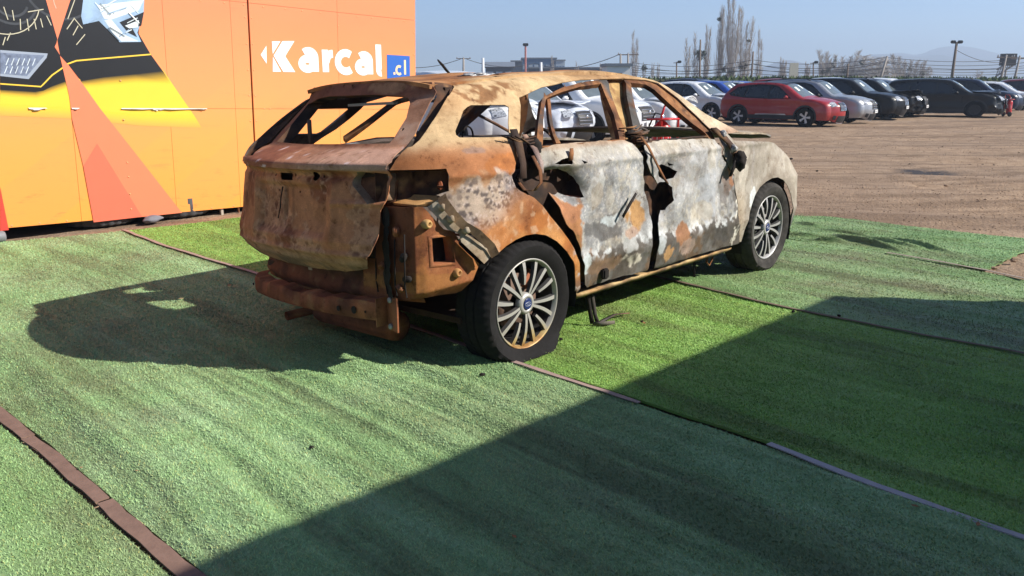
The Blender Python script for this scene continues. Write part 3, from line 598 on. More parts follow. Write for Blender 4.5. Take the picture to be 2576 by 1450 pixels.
def arcp(cx, cz, rx, rz, a0, a1, n=18): return [(cx+rx*math.cos(math.radians(a0+(a1-a0)*k/n)), cz+rz*math.sin(math.radians(a0+(a1-a0)*k/n))) for k in range(n+1)]
SWD = .088
def let_a(x, z): letter([arcp(x+.115, z+.085, .078, .055, 0, 360, 26), [(x+.222, z), (x+.222, z+.16)]+arcp(x+.135, z+.158, .087, .068, 5, 135, 10)], SWD)
let_a(2.487, 1.488); letter([[(2.85, 1.484), (2.85, 1.735)], [(2.86, 1.60)]+arcp(2.955, 1.61, .085, .082, 165, 88, 8)], SWD); letter([arcp(3.14, 1.60, .115, .105, 52, 308, 24)], SWD); let_a(3.277, 1.462); letter([[(3.636, 1.815), (3.634, 1.52)]+arcp(3.665, 1.52, .032, .04, 180, 285, 6)], SWD)
patch([[3.769, 1.699], [4.138, 1.689], [4.128, 1.335], [3.757, 1.345]], MBL, 2, 'logo_box')
MO = flatm('logo_cream', (.9, .62, .35)); letter([arcp(3.955, 1.515, .045, .048, 50, 310, 14)], .03, 3, MO); letter([[(4.055, 1.64), (4.052, 1.462)]], .032, 3, MO); letter([[(3.862, 1.475), (3.893, 1.475)]], .03, 3, MO)
# rivets, torn joint, seam post
rv = MB()
for x in np.arange(-.9, 4.15, .245):
    for z in (.10, 2.215): rv.lathe([(.009, 0), (.006, -.004), (0.0005, -.005)], 8, 'y', (x+random.uniform(-.02, .02), 0, z))
for z in np.arange(.2, 2.3, .27):
    for x in (1.80, 1.875, 3.0, 4.165): rv.lathe([(.009, 0), (.006, -.004), (0.0005, -.005)], 8, 'y', (x, 0, z))
for z in (.16, .31, .48, .62, 1.03, 1.4): rv.lathe([(.009, 0), (.006, -.004), (0.0005, -.005)], 8, 'y', (.43, -.007, z))
for x in (1.98, 2.05, 2.35, 2.55, 3.5): rv.lathe([(.009, 0), (.006, -.004), (0.0005, -.005)], 8, 'y', (x, 0, 1.14))
rv.build('rivets', plain('rivet', (.62, .33, .14), .4), wall, True, kind='stuff')
MTN = plain('torn_foil', (.62, .61, .60), .6, var=.3)
for (x0, x1, amp) in ((-.41, -.26, .014), (-.04, .03, .008), (.42, 1.30, .006), (.72, .86, .022), (1.2, 1.29, .008)):
    k = 9; top = [(x0+(x1-x0)*i/k, -.011-random.uniform(0, .012), 1.139) for i in range(k+1)]
    V = []; F = []
    for i, p in enumerate(top):
        d = amp*random.uniform(.3, 1.2)*math.sin(math.pi*min(1, .1+i/k)); V += [(p[0], -.0075, 1.143), (p[0]+random.uniform(-.01, .01), p[1]-.004, 1.137-d)]
    F = [(2*i, 2*i+1, 2*i+3, 2*i+2) for i in range(k)]
    o = mk('torn_edge', V, F, MTN, wall)
    md = o.modifiers.new('s', 'SOLIDIFY'); md.thickness = .0015
MB().box((1.839, .035, 1.6), (.02, .03, 3.0)).build('seam_channel', M_CHAR, wall)
# support tyres and oddments in the gap under the wall
def tyre_mesh(Ro, Ri, w, lugs=0, seg=72):
    prof = [(Ri, -w*.34), (Ri+(Ro-Ri)*.45, -w*.5), (Ro-.03, -w*.48), (Ro, -w*.38), (Ro, w*.38), (Ro-.03, w*.48), (Ri+(Ro-Ri)*.45, w*.5), (Ri, w*.34)]
    m = MB().lathe(prof, seg, 'z', close=True); V = np.array(m.V)
    if lugs:
        a = np.arctan2(V[:, 1], V[:, 0]); r = np.hypot(V[:, 0], V[:, 1]); k = np.where((r > Ro-.035) & (np.sin(a*lugs+V[:, 2]*10) > .1), 1.045, 1.); V[:, :2] *= k[:, None]
    return meshof(V, m.F, True)
MRG = plain('old_tyre', (.075, .075, .078), .8, var=.3, spec=.3, bump=.3)
for (x, y, z, Ro, w, lug, lab) in ((.25, 5.10, .10, .33, .20, 26, 'worn car tyre lying under the orange wall beside the grey rag'), (1.05, 5.09, .11, .34, .22, 20, 'chunky lugged tyre lying under the orange wall by the post'), (-1.1, 5.12, .10, .33, .2, 26, 'car tyre lying under the wall at the far left'), (3.0, 5.2, .1, .33, .2, 26, 'car tyre under the wall hidden behind the burnt car')):
    o = link('support_tyre', tyre_mesh(Ro, .2, w, lug, 104), MRG); o.location = c2w(x, y, z-.006); o.rotation_euler = (.0, .0, random.random()); tag(o, lab, 'tyre', 'tyres propping the wall')
o = MB().lathe([(.001, -.09), (.04, -.095), (.05, -.08), (.052, 0), (.05, .08), (.04, .095), (.001, .09)], 28, 'x').build('roller', plain('roller_grey', (.17, .175, .185), .6), None, True); o.location = c2w(-.83, 4.66, .045); o.rotation_euler = (0, 0, CAR_A); tag(o, 'grey roller end poking out under the left end of the wall', 'roller')
P = []
rag = bmesh.new(); bmesh.ops.create_icosphere(rag, subdivisions=3, radius=1)
co = np.array([tuple(v.co) for v in rag.verts]); k = .6+.9*fbm(co*2.2, 3, 5); co = co*k[:, None]*np.array([.10, .05, .035]); F = [tuple(v.index for v in f.verts) for f in rag.faces]; rag.free()
o = mk('rag', co, F, plain('rag_grey', (.16, .16, .18), .9), None, True); o.location = c2w(.62, 4.69, .03); o.rotation_euler = (0, 0, CAR_A+.2); tag(o, 'crumpled grey rag lying at the foot of the orange wall', 'rag')
for (x, lab) in ((1.42, 'pale stake standing under the wall edge'), (1.62, 'thin rusty stake at the wall seam')):
    o = MB().box((0, 0, .06), (.03 if x < 1.5 else .012, .03, .14), bev=.003).build('stake', plain('stake_wood', (.4, .34, .27), .8) if x < 1.5 else plain('stake_rust', (.25, .1, .04), .8)); o.location = c2w(x, 4.775, -.02); o.rotation_euler = (0, 0, CAR_A); tag(o, lab, 'stake')
# container office outside the frame on the right, whose shade crosses the turf
off = empty('container_office', (0, 0, 0), 0, 'container office just outside the frame on the right, casting the big shadow on the turf', 'office')
HB = 2.62; cx, cy = 2.228-.08+1.426*HB, 5.461-.085-.2154*HB
off.location = (cx, cy, 0); off.rotation_euler = (0, 0, .8027)
mo = MB(); mo.box((-6.1, -1.25, HB/2+.06), (12.2, 2.5, HB-.12))
for k in range(58): mo.box((-.2-k*.205, .012, HB/2+.05), (.10, .03, HB-.35))
mo.build('wall', plain('office_white', (.5, .5, .48), .6), off)
MB().box((-6.1, -1.25, HB-.03), (12.2+.02, 2.54, .06)).build('roof', M_STEEL, off)
MB().box((-6.1, -1.25, .0), (12.22, 2.52, .12)).build('base_rail', M_STEEL, off)
MB().box((-3.0, .03, 1.05), (.9, .05, 2.0), bev=.01).build('door', plain('office_door', (.3, .3, .32), .5), off)
MB().box((-5.5, .03, 1.5), (1.2, .05, .9), bev=.01).build('window', plain('office_glass', (.03, .035, .04), .1), off)
# ------------------------------------------------------------------ the burnt car
car = empty('burnt_suv', CAR_O, CAR_A, 'burnt-out rusty SUV shell with white scorched doors and missing glass, parked on green turf', 'car')
def mixc(c, m, col): m = np.clip(m, 0, 1)[:, None]; return c*(1-m)+np.asarray(col, float)*m
def blob(x, z, cx, cz, rx, rz, nz):
    q = fbm(np.stack([x*13+cx*5, z*13, z*0], 1), 5, 77)-.5; return sst(1.12, .90, np.sqrt(((x-cx)/rx)**2+((z-cz)/rz)**2)+1.1*(nz-.5)+1.7*q)
ASH = (.51, .355, .19); TAN = (.37, .20, .085); ORG = (.40, .16, .04); RUST = (.22, .088, .035); BRN = (.13, .058, .028); WHT = (.42, .42, .415); CRM = (.50, .44, .33); GRY = (.25, .255, .26); CHR = (.03, .024, .02); BLU = (.50, .53, .56); OCH = (.50, .26, .07)
def spots(c, P, sc, thr, lo, hi, col, rim, amt, s=0):
    "heat blisters: roundish spots with a pale rim, where the field amt is high"
    d, r = worley(P*sc, s); th = thr*(.55+.8*r)
    m = (d < th)*amt; c = mixc(c, (sst(th+.10, th+.02, d)-sst(th+.02, th-.04, d))*amt*.8, rim); return mixc(c, sst(th+.02, th-.05, d)*amt, col)
def nz(V, sc, o=4, s=0): return fbm(V*sc, o, s)
def paint_side(V):
    x, z = V[:, 0], V[:, 2]; a, b, c_, d = nz(V, 2.5, 5, 1), nz(V, 7, 6, 2), nz(V, 24, 4, 3), nz(V, 3.2, 6, 9)
    c = np.tile(ASH, (len(V), 1)); c = c*(.82+.36*b)[:, None]
    c = mixc(c, sst(.52, .66, a)*.6*sst(1.2, 1.3, z), TAN)
    c = mixc(c, blob(x, z, -.02, 1.36, .20, .06, b)*sst(.42, .55, c_), (.24, .12, .05))
    c = mixc(c, blob(x, z, .95, 1.42, .16, .04, b)*.5, TAN)
    low = sst(1.13, 1.03, z); c = mixc(c, low*(.4+.6*sst(.42, .54, b)), TAN)
    c = mixc(c, low*blob(x, z, -.35, 1.04, .42, .08, d)*.85, (.36, .15, .05))
    c = mixc(c, blob(x, z, -.1, .99, .2, .07, d)*.8, ORG)
    c = mixc(c, blob(x, z, -.33, 1.075, .05, .012, b)*.5, (.2, .18, .17))
    # pale scale with blisters on the flank
    m = blob(x, z, -.18, .84, .34, .12, d); c = mixc(c, m*.9, CRM); c = mixc(c, m*sst(.5, .62, b)*.8, GRY)
    c = spots(c, V, 38, .42, 0, 0, (.15, .13, .11), (.66, .60, .5), m*sst(.42, .55, a+.1*b), 3)
    c = spots(c, V, 17, .30, 0, 0, (.25, .2, .15), (.62, .52, .36), m*.8, 8)
    # rust over the wheel arch
    rr = np.hypot(x-.02, z-.27); m = sst(.66, .46, rr+.16*(d-.5)); c = mixc(c, m, ORG); c = mixc(c, m*sst(.45, .6, b), (.46, .235, .085)); c = mixc(c, m*sst(.55, .68, a)*.8, RUST)
    c = mixc(c, m*sst(.58, .66, c_)*.6, (.56, .42, .25)); c = mixc(c, sst(.42, .385, rr)*sst(.4, .5, b)*.55, OCH)
    c = mixc(c, sst(.40, .28, z)*.8, (.19, .15, .11)); c = mixc(c, sst(.60, .68, c_)*sst(.3, .36, x)*sst(.6, .5, z), (.5, .47, .42))
    # pillar in front of the windscreen
    c = mixc(c, sst(1.5, 1.8, x)*.6, CRM)
    return c*(1-sst(1.14, 1.06, z)[:, None]*np.array([.04, .13, .08]))
def paint_door(V, front):
    x, z = V[:, 0], V[:, 2]; a, b, c_, d = nz(V, 3.0, 5, 11), nz(V, 9, 6, 12), nz(V, 26, 4, 13), nz(V, 5.0, 7, 14)
    c = np.tile(WHT, (len(V), 1)); c = mixc(c, sst(.42, .60, d)*.8, GRY if not front else (.34, .34, .335)); c = mixc(c, sst(.50, .62, b)*.55, CRM)
    for kk in (.41, .47, .53, .60): c = mixc(c, sst(.009, .0, np.abs(d+.12*(c_-.5)-kk))*.55, (.70, .66, .56) if kk != .47 else (.30, .27, .23))
    c = mixc(c, sst(.02, .0, np.abs(d-.5))*.55, (.62, .55, .40)); c = mixc(c, sst(.012, .0, np.abs(b-.46))*.6, (.66, .64, .6))
    c = mixc(c, sst(.54, .68, a)*.45, (.20, .195, .19)); c = mixc(c, sst(.56, .60, nz(V*np.array([1, 1, .35]), 14, 5, 19))*.35, (.16, .15, .14))
    c = spots(c, V, 11, .27, 0, 0, (.40, .36, .28), (.62, .58, .5), sst(.5, .62, a)*.8, 5)
    c = mixc(c, sst(.93, 1.03, z)*.55, CRM); c = mixc(c, sst(1.035, 1.06, z)*.6, TAN)
    lo = sst(.485, .465, z+.09*(d-.5)+.03*(c_-.5)); c = mixc(c, lo*.96, (.095, .075, .056)); c = mixc(c, lo*sst(.50, .56, d)*.8, (.17, .095, .045)); c = mixc(c, lo*sst(.54, .58, b)*.5, (.16, .155, .145))
    edge = sst(.06, .0, np.abs(z-.475+.09*(d-.5))); c = mixc(c, edge*sst(.48, .58, c_)*.9, (.58, .60, .60)); c = mixc(c, edge*sst(.50, .38, c_)*.6, (.12, .11, .10))
    if not front:
        c = mixc(c, blob(x, z, .31, .62, .13, .19, d), ORG); c = mixc(c, blob(x, z, .31, .50, .10, .10, d)*.7, (.33, .17, .03)); c = mixc(c, blob(x, z, .28, .72, .10, .05, b)*.7, (.36, .14, .05))
        c = mixc(c, blob(x, z, .92, .63, .07, .08, b), OCH); c = mixc(c, blob(x, z, .62, .60, .15, .06, b)*.85, (.12, .115, .11)); c = mixc(c, blob(x, z, .66, .63, .10, .03, c_)*.9, (.55, .62, .64))
        c = mixc(c, blob(x, z, .42, .41, .05, .05, c_), (.52, .58, .58)); c = mixc(c, blob(x, z, .86, .37, .09, .04, c_)*sst(.4, .5, b), (.56, .5, .4)); c = mixc(c, blob(x, z, .82, .47, .07, .05, b)*.9, (.42, .42, .40)); c = mixc(c, blob(x, z, .88, .54, .06, .03, c_)*.8, (.42, .25, .16))
        c = mixc(c, blob(x, z, .60, .38, .13, .05, d)*.8, (.21, .12, .06)); c = mixc(c, blob(x, z, .52, .84, .07, .09, d)*.6, (.66, .65, .62)); c = mixc(c, blob(x, z, .53, .79, .05, .06, b)*.8, (.36, .31, .24))
    else:
        c = mixc(c, blob(x, z, 1.44, .44, .10, .08, b), (.38, .17, .07)); c = mixc(c, blob(x, z, 1.30, .36, .08, .05, c_), (.46, .25, .08)); c = mixc(c, blob(x, z, 1.52, .36, .10, .04, c_)*.8, (.36, .25, .19)); c = mixc(c, blob(x, z, 1.20, .43, .05, .06, c_)*.9, (.42, .45, .45))
        c = mixc(c, blob(x, z, 1.95, .40, .16, .06, b)*.8, (.08, .072, .066)); c = mixc(c, blob(x, z, 1.93, .455, .12, .025, c_)*sst(.5, .6, c_), (.58, .62, .62)); c = mixc(c, blob(x, z, 2.0, .78, .06, .10, b), (.36, .16, .07)); c = mixc(c, blob(x, z, 1.95, .72, .07, .12, c_)*.8, (.19, .17, .155))
        c = mixc(c, blob(x, z, 1.75, .65, .12, .12, d)*.7, (.40, .42, .45)); c = mixc(c, blob(x, z, 2.15, .5, .05, .22, c_)*sst(.45, .55, c_), (.66, .62, .52)); c = mixc(c, sst(1.96, 2.06, x)*sst(.55, .45, c_)*.7, (.13, .11, .09))
        c = mixc(c, blob(x, z, 1.62, .56, .14, .06, b)*.6, CRM)
    g_ = c.mean(1, keepdims=True); return (c*.82+g_*.18)*(.9+.2*c_)[:, None]*.92
def paint_gate(V):
    y, z = V[:, 1], V[:, 2]; a, b, c_ = nz(V, 3, 4, 21), nz(V, 8, 4, 22), nz(V, 26, 3, 23)
    c = np.tile((.50, .235, .092), (len(V), 1)); c = mixc(c, sst(.47, .51, a)*.85, (.27, .10, .04)); c = mixc(c, sst(.53, .57, b)*.6, (.60, .36, .17))
    body = sst(1.0, .96, z); m = body*sst(.44, .58, a+.25*(b-.5))
    c = spots(c, V, 15, .40, 0, 0, (.20, .08, .036), (.60, .37, .2), m*.95, 31); c = spots(c, V, 32, .40, 0, 0, (.22, .09, .04), (.56, .34, .18), body*sst(.52, .58, b)*.6, 35)
    c = spots(c, V, 8, .30, 0, 0, (.19, .085, .04), (.58, .36, .19), body*sst(.5, .6, c_*.4+a*.6)*.9, 37)
    c = mixc(c, body*sst(.02, .0, np.abs(y+.02+.05*(b-.5)))*sst(.55, .8, z)*.5, (.17, .08, .04))
    c = mixc(c, sst(.63, .55, z)*.8, (.50, .33, .18)); c = mixc(c, sst(.575, .52, z)*sst(.4, .55, b)*.8, (.17, .13, .085))
    sh = sst(.995, 1.0, z)*sst(1.11, 1.08, z); c = mixc(c, sh, (.44, .22, .10)); c = mixc(c, sh*sst(.0, -.45, y)*.75, (.50, .36, .23)); c = mixc(c, sh*blob(y, z, .25, 1.05, .25, .08, b)*.8, (.27, .10, .045)); c = spots(c, V, 40, .3, 0, 0, (.30, .18, .09), (.5, .36, .2), sh*sst(.45, .55, a), 41)
    c = mixc(c, sh*sst(.70, .74, c_), (.66, .58, .46))
    up = sst(1.09, 1.12, z); c = mixc(c, up, (.26, .11, .048)); c = mixc(c, up*sst(-.35, -.52, y)*.85, (.44, .32, .19)); c = mixc(c, up*sst(.5, .62, b)*.6, (.29, .135, .055))
    top = sst(1.33, 1.35, z); c = mixc(c, top*.7, (.22, .10, .05)); c = mixc(c, top*blob(y, z, -.3, 1.375, .16, .04, b)*.8, (.42, .26, .11))
    return c*(.88+.24*c_)[:, None]*np.array([.97, .84, .98])
def paint_rust(V, base=RUST, alt=ORG, dark=BRN, sc=5.):
    a, b, c_ = nz(V, sc, 4, 41), nz(V, sc*3, 4, 42), nz(V, 30, 3, 43)
    c = np.tile(base, (len(V), 1)); c = mixc(c, sst(.48, .64, a)*.8, alt); c = mixc(c, sst(.5, .36, b)*.8, dark); c = mixc(c, sst(.62, .72, c_)*.5, TAN); return c*(.85+.3*c_)[:, None]
def paint_frame(V):
    x = V[:, 0]; c = paint_rust(V, (.17, .07, .03), (.30, .135, .05), (.07, .035, .02), 6); b = nz(V, 12, 4, 47); c = mixc(c, sst(1.30, 1.22, x)*sst(.98, 1.04, x)*sst(1.06, 1.12, V[:, 2])*sst(.36, .46, b), (.085, .08, .075)); return mixc(c, sst(.45, .38, x)*sst(1.14, 1.18, V[:, 2])*sst(.4, .5, b)*.8, (.07, .06, .055))
def paint_redrust(V): return paint_rust(V, (.27, .088, .04), (.36, .13, .055), (.13, .05, .028), 4)
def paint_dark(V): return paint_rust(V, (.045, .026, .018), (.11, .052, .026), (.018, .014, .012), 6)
def paint_corner(V):
    x, z = V[:, 0], V[:, 2]; c = paint_rust(V, (.30, .135, .05), (.44, .215, .065), (.17, .07, .032), 6); b = nz(V, 9, 4, 45)
    c = mixc(c, sst(-.622, -.632, x), (.20, .078, .034)); c = mixc(c, blob(x, z, -.55, .47, .2, .04, b)*.35, (.40, .24, .06)); c = mixc(c, sst(.43, .38, z)*.8, (.13, .06, .03)); c = mixc(c, blob(x, z, -.665, .47, .03, .12, b)*.0, CHR); return c*np.array([.98, .80, .80])  # rear-facing side and tucked-under bottom darkened: their shade put into the rust
def paint_flange(V): 
    b = nz(V, 14, 4, 46); c = np.tile((.36, .31, .24), (len(V), 1)); return mixc(mixc(c, sst(.45, .6, b), (.5, .43, .33)), sst(.55, .4, b)*.6, (.30, .2, .11))
def paint_fender(V):
    x, z = V[:, 0], V[:, 2]; a, b, c_ = nz(V, 3, 4, 51), nz(V, 9, 4, 52), nz(V, 26, 3, 53)
    c = np.tile((.345, .305, .245), (len(V), 1)); c = mixc(c, sst(.45, .58, a)*.6, (.26, .23, .19)); c = mixc(c, sst(.56, .60, b)*.5, (.46, .42, .36))
    c = mixc(c, blob(x, z, 2.2, .75, .06, .3, b)*.6, (.55, .50, .42)); rr = np.hypot(x-2.716, z-.33); c = mixc(c, sst(.46, .40, rr)*.7, (.25, .21, .165)); c = mixc(c, sst(2.3, 2.2, x)*sst(.72, .55, z)*.6, (.30, .225, .14))
    c = mixc(c, sst(.03, .0, np.abs(x-2.33-.06*(b-.5)))*sst(.62, .7, z)*.7, (.36, .33, .30)); c = mixc(c, sst(.45, .34, z)*sst(3.05, 3.12, x), (.09, .10, .095)); c = mixc(c, blob(x, z, 2.36, .56, .03, .09, c_), (.60, .62, .60)); return c*(.9+.2*c_)[:, None]
def paint_roof(V):
    x, y = V[:, 0], V[:, 1]; a, b, c_ = nz(V, 2.5, 4, 61), nz(V, 9, 4, 62), nz(V, 26, 3, 63)
    c = np.tile((.38, .16, .055), (len(V), 1)); c = mixc(c, sst(.45, .62, a)*.7, (.42, .215, .09)); c = mixc(c, sst(.5, .36, b)*.7, (.17, .075, .035)); c = mixc(c, sst(-.42, -.47, y)*sst(-.1, .05, x)*.8, ASH); return c
def paint_hood(V):
    b, c_ = nz(V, 7, 4, 71), nz(V, 26, 3, 73); c = np.tile((.30, .26, .20), (len(V), 1)); c = mixc(c, sst(.45, .6, b)*.8, (.40, .32, .22)); return mixc(c, sst(2.75, 3.0, V[:, 0])*.7, (.20, .205, .20))
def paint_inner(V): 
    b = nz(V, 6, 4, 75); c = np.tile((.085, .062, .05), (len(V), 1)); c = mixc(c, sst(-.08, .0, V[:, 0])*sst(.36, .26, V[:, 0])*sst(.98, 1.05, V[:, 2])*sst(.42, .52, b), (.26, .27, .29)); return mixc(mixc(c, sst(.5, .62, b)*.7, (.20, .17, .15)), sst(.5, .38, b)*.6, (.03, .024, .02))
def paint_bluegrey(V):
    b = nz(V, 9, 4, 77); c = np.tile((.24, .25, .27), (len(V), 1)); return mixc(mixc(c, sst(.5, .62, b)*.6, (.32, .30, .27)), sst(.48, .36, b)*.7, (.09, .08, .08))

def crumple(P, amp, sc=6, s=0): return amp*(fbm(np.stack([P[:, 0]*sc, P[:, 1]*sc, np.zeros(len(P))], 1), 3, s)-.5)*2
def dent(P, L):
    d = 0
    for (cx, cz, rx, rz, dep) in L: d = d+dep*np.exp(-(((P[:, 0]-cx)/rx)**2+((P[:, 1]-cz)/rz)**2))
    return d
def side_fn(sgn=-1, inset=0., amp=.004, dents=(), sc=6, s=0):
    def fn(P):
        y = side_y(P[:, 0], P[:, 1])-inset+crumple(P, amp, sc, s)+crumple(P, amp*.35, sc*3.1, s+5)-dent(P, dents)
        y = y+.010*np.exp(-((P[:, 1]-.965)/.02)**2)-.008*np.exp(-((P[:, 1]-.70)/.14)**2)+.008*np.exp(-((P[:, 1]-.44)/.035)**2)
        return np.stack([P[:, 0], sgn*y, P[:, 1]], 1)
    return fn
# arch flare and quarter skin: right side is digitised from the photograph, left side mirrors it
o = sheet('body_side', DIG['body_side'], side_fn(-1, 0, .003), M_BURNT, car, [DIG['quarter_window']], .0095, .005, paint_side, flip=False)
tag(o, 'ash-beige quarter panel, roof rail and pillars')
o = sheet('body_side', DIG['body_side'], side_fn(1, 0, .003), M_BURNT, car, [DIG['quarter_window']], .03, .012, paint_inner, flip=True)
RD = DIG['rear_door']
dents_r = [(.26, .865, .085, .075, .13), (.33, .80, .09, .07, .06), (.16, .90, .06, .07, .08), (.40, .62, .14, .20, .02), (.75, .62, .18, .10, .018), (.62, .78, .12, .09, .012), (.95, .72, .08, .16, .02), (.1, .98, .08, .08, .03)]
dents_f = [(1.25, .85, .10, .07, .05), (1.20, .66, .08, .14, .045), (1.6, .62, .2, .12, .016), (1.5, .80, .14, .08, .010), (1.9, .66, .12, .16, .018), (1.35, .5, .14, .08, .02)]
rdo = empty('rear_door', parent=car); fdo = empty('front_door', parent=car)
o = sheet('door_skin', ragged(RD, .010), side_fn(-1, -.006, .016, dents_r, 5.5, 3), M_BURNT, rdo, [ragged(DIG['rear_handle_hole'], .006, .01), DIG['rear_key_hole']], .009, .004, lambda V: paint_door(V, False)); tag(o, 'white and grey scorched rear door skin, torn at its rear edge')
o = sheet('door_skin', ragged(DIG['front_door'], .009, s=1), side_fn(-1, -.006, .016, dents_f, 5.5, 4), M_BURNT, fdo, [ragged(DIG['front_handle_hole'], .012, .012), DIG['front_key_hole']], .009, .004, lambda V: paint_door(V, True)); tag(o, 'white scorched front door skin with a burnt hole at the handle')
sheet('window_frame', DIG['rear_frame'], side_fn(-1, .018, .001), M_BURNT, rdo, [], .02, .03, paint_frame)
sheet('divider', DIG['rear_divider'], side_fn(-1, .05, .001), M_BURNT, rdo, [], .02, .02, paint_frame)
sheet('window_frame', DIG['front_frame'], side_fn(-1, .018, .001), M_BURNT, fdo, [], .02, .03, paint_frame)
sheet('b_pillar', DIG['b_pillar'], side_fn(-1, .07, .001), M_BURNT, car, [], .02, .06, lambda V: paint_rust(V, (.42, .27, .11), (.5, .36, .18), (.2, .1, .045), 6))
inn = [(.10, 1.03), (.45, 1.06), (.95, 1.05), (1.0, .9), (1.0, .28), (.50, .27), (.42, .45), (.26, .66), (.10, .82), (.0, .92)]
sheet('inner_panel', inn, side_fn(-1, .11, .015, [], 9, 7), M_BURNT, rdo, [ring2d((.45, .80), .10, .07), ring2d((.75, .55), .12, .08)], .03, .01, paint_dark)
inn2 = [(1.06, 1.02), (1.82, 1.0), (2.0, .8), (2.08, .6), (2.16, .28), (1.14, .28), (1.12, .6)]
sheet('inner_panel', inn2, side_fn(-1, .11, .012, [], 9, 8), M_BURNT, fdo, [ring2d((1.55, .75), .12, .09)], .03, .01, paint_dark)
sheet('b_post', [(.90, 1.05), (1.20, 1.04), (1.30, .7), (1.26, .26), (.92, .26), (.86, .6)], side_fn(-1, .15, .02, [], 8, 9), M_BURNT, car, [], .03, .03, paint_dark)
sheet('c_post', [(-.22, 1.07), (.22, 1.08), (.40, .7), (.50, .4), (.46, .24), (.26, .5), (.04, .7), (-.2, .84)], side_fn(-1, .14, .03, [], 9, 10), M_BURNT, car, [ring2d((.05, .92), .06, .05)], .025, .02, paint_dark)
# belt-line shelves so the doors read as boxes
for nm, x0, x1, dz in (('top_rail', .14, .86, 0), ('top_rail', 1.06, 1.80, 0)):
    pts = [(x, -side_y(x, 1.06)+.005, 1.045 if x > 1 else 1.068) for x in np.linspace(x0, x1, 16)]
    V = []; F = []
    for p in pts: V += [p, (p[0], p[1]+.09, p[2]-.004)]
    F = [(2*i, 2*i+2, 2*i+3, 2*i+1) for i in range(15)]
    o = mk(nm, V, F, M_BURNT, rdo if x0 < 1 else fdo, True, col=paint_frame(np.array(V)) if x0 < 1 else paint_dark(np.array(V)))
    md = o.modifiers.new('t', 'SOLIDIFY'); md.thickness = .012
# left doors seen through the openings, left frames
ld = empty('left_rear_door', parent=car); lf = empty('left_front_door', parent=car)
sheet('door_skin', [(-.02, .93), (.12, 1.04), (.45, 1.075), (.98, 1.06), (1.0, .9), (1.0, .27), (.5, .27), (.42, .45), (.3, .6), (.12, .74)], side_fn(1, 0, .006), M_BURNT, ld, [], .04, .05, paint_inner, flip=True)
sheet('door_skin', [(1.02, 1.06), (1.82, 1.03), (2.06, .8), (2.15, .5), (2.2, .28), (1.02, .27)], side_fn(1, 0, .006), M_BURNT, lf, [], .04, .05, paint_inner, flip=True)
sheet('window_frame', DIG['rear_frame'], side_fn(1, .018, .001), M_BURNT, ld, [], .03, .03, paint_frame, flip=True)
sheet('window_frame', DIG['front_frame'], side_fn(1, .018, .001), M_BURNT, lf, [], .03, .03, paint_frame, flip=True)
sheet('b_pillar', DIG['b_pillar'], side_fn(1, .05, .001), M_BURNT, car, [], .03, .05, paint_frame, flip=True)
# roof with the sunroof opening
def roof_fn(P):
    x, y = P[:, 0], P[:, 1]; ye = np.interp(ztop(x)-.035-.0, [0, 9], [0, 0])+.0
    zt = ztop(x); t = np.clip(np.abs(y)/.56, 0, 1); z = zt+.006-.041*t**3
    z = z+.012*(fbm(np.stack([x*2, y*2, x*0], 1), 3, 5)-.5)
    return np.stack([x, y, z], 1)
def yroof(x): # where the rail begins
    zz = np.interp(1.47-.035*(.44/np.maximum(ztop(x)-1.03, .05)), SZ, SY); return float(zz)
xs = np.linspace(-.305, 1.54, 26); ro = [(x, -yroof(x)-.006) for x in xs]+[(x, yroof(x)+.006) for x in xs[::-1]]
sheet('roof', ro, roof_fn, M_BURNT, car, [[(.28, -.40), (1.28, -.40), (1.28, .40), (.28, .40)]], .03, .02, paint_roof)
b = MB()
for x in (.22, 1.32): b.box((x, 0, float(ztop(x))-.035), (.05, .98, .03))
for y in (-.43, .43): b.box((.78, y, 1.425), (1.05, .04, .03))
b.build('sunroof_frame', M_BURNT, car, paintfn=paint_dark)
MB().box((-.18, 0, 1.352), (.09, 1.08, .035)).build('roof_header', M_BURNT, car, paintfn=paint_dark)
MB().box((-.15, .13, 1.295), (.03, .40, .014), rot=Matrix.Rotation(-.02, 3, 'X')).build('sunlit_paint_strip', plain('sunlit_paint_strip', (.6, .6, .58), .5), car)  # whitish bar stands in for a sunlit slat, sunlight put into its colour
# fender, hood, cowl
o = sheet('front_fender', DIG['fender'], side_fn(-1, 0, .003, [], 5, 6), M_BURNT, car, [], .011, .005, paint_fender); tag(o, 'cream scorched front wing')
sheet('front_fender', DIG['fender'], side_fn(1, 0, .003, [], 5, 6), M_BURNT, car, [], .04, .005, paint_fender, flip=True)
he = [(2.047, 1.056), (2.144, 1.052), (2.317, 1.042), (2.45, 1.035), (2.6, 1.028), (2.75, 1.02), (2.9, 1.008), (3.04, .985)]
def hood_fn(P):
    x, y = P[:, 0], P[:, 1]; ze = np.interp(x, [p[0] for p in he], [p[1] for p in he]); w = np.interp(x, [2.0, 2.5, 3.0, 3.35], [.84, .80, .72, .60])
    z = ze+.035*(1-np.clip(np.abs(y)/w, 0, 1)**2)-.9*np.maximum(0, x-3.0)**2+.010*(fbm(np.stack([x*4, y*4, x*0], 1), 3, 8)-.5)
    return np.stack([x, y, z], 1)
hx = np.linspace(2.06, 3.0, 14)
hw = lambda x: float(np.interp(x, [2.0, 2.5, 3.0, 3.35], [.835, .80, .725, .60]))
sheet('hood', [(x, -hw(x)) for x in hx]+[(3.12, -.66), (3.22, -.45), (3.27, 0), (3.22, .45), (3.12, .66)]+[(x, hw(x)) for x in hx[::-1]], hood_fn, M_BURNT, car, [], .035, .012, paint_hood)
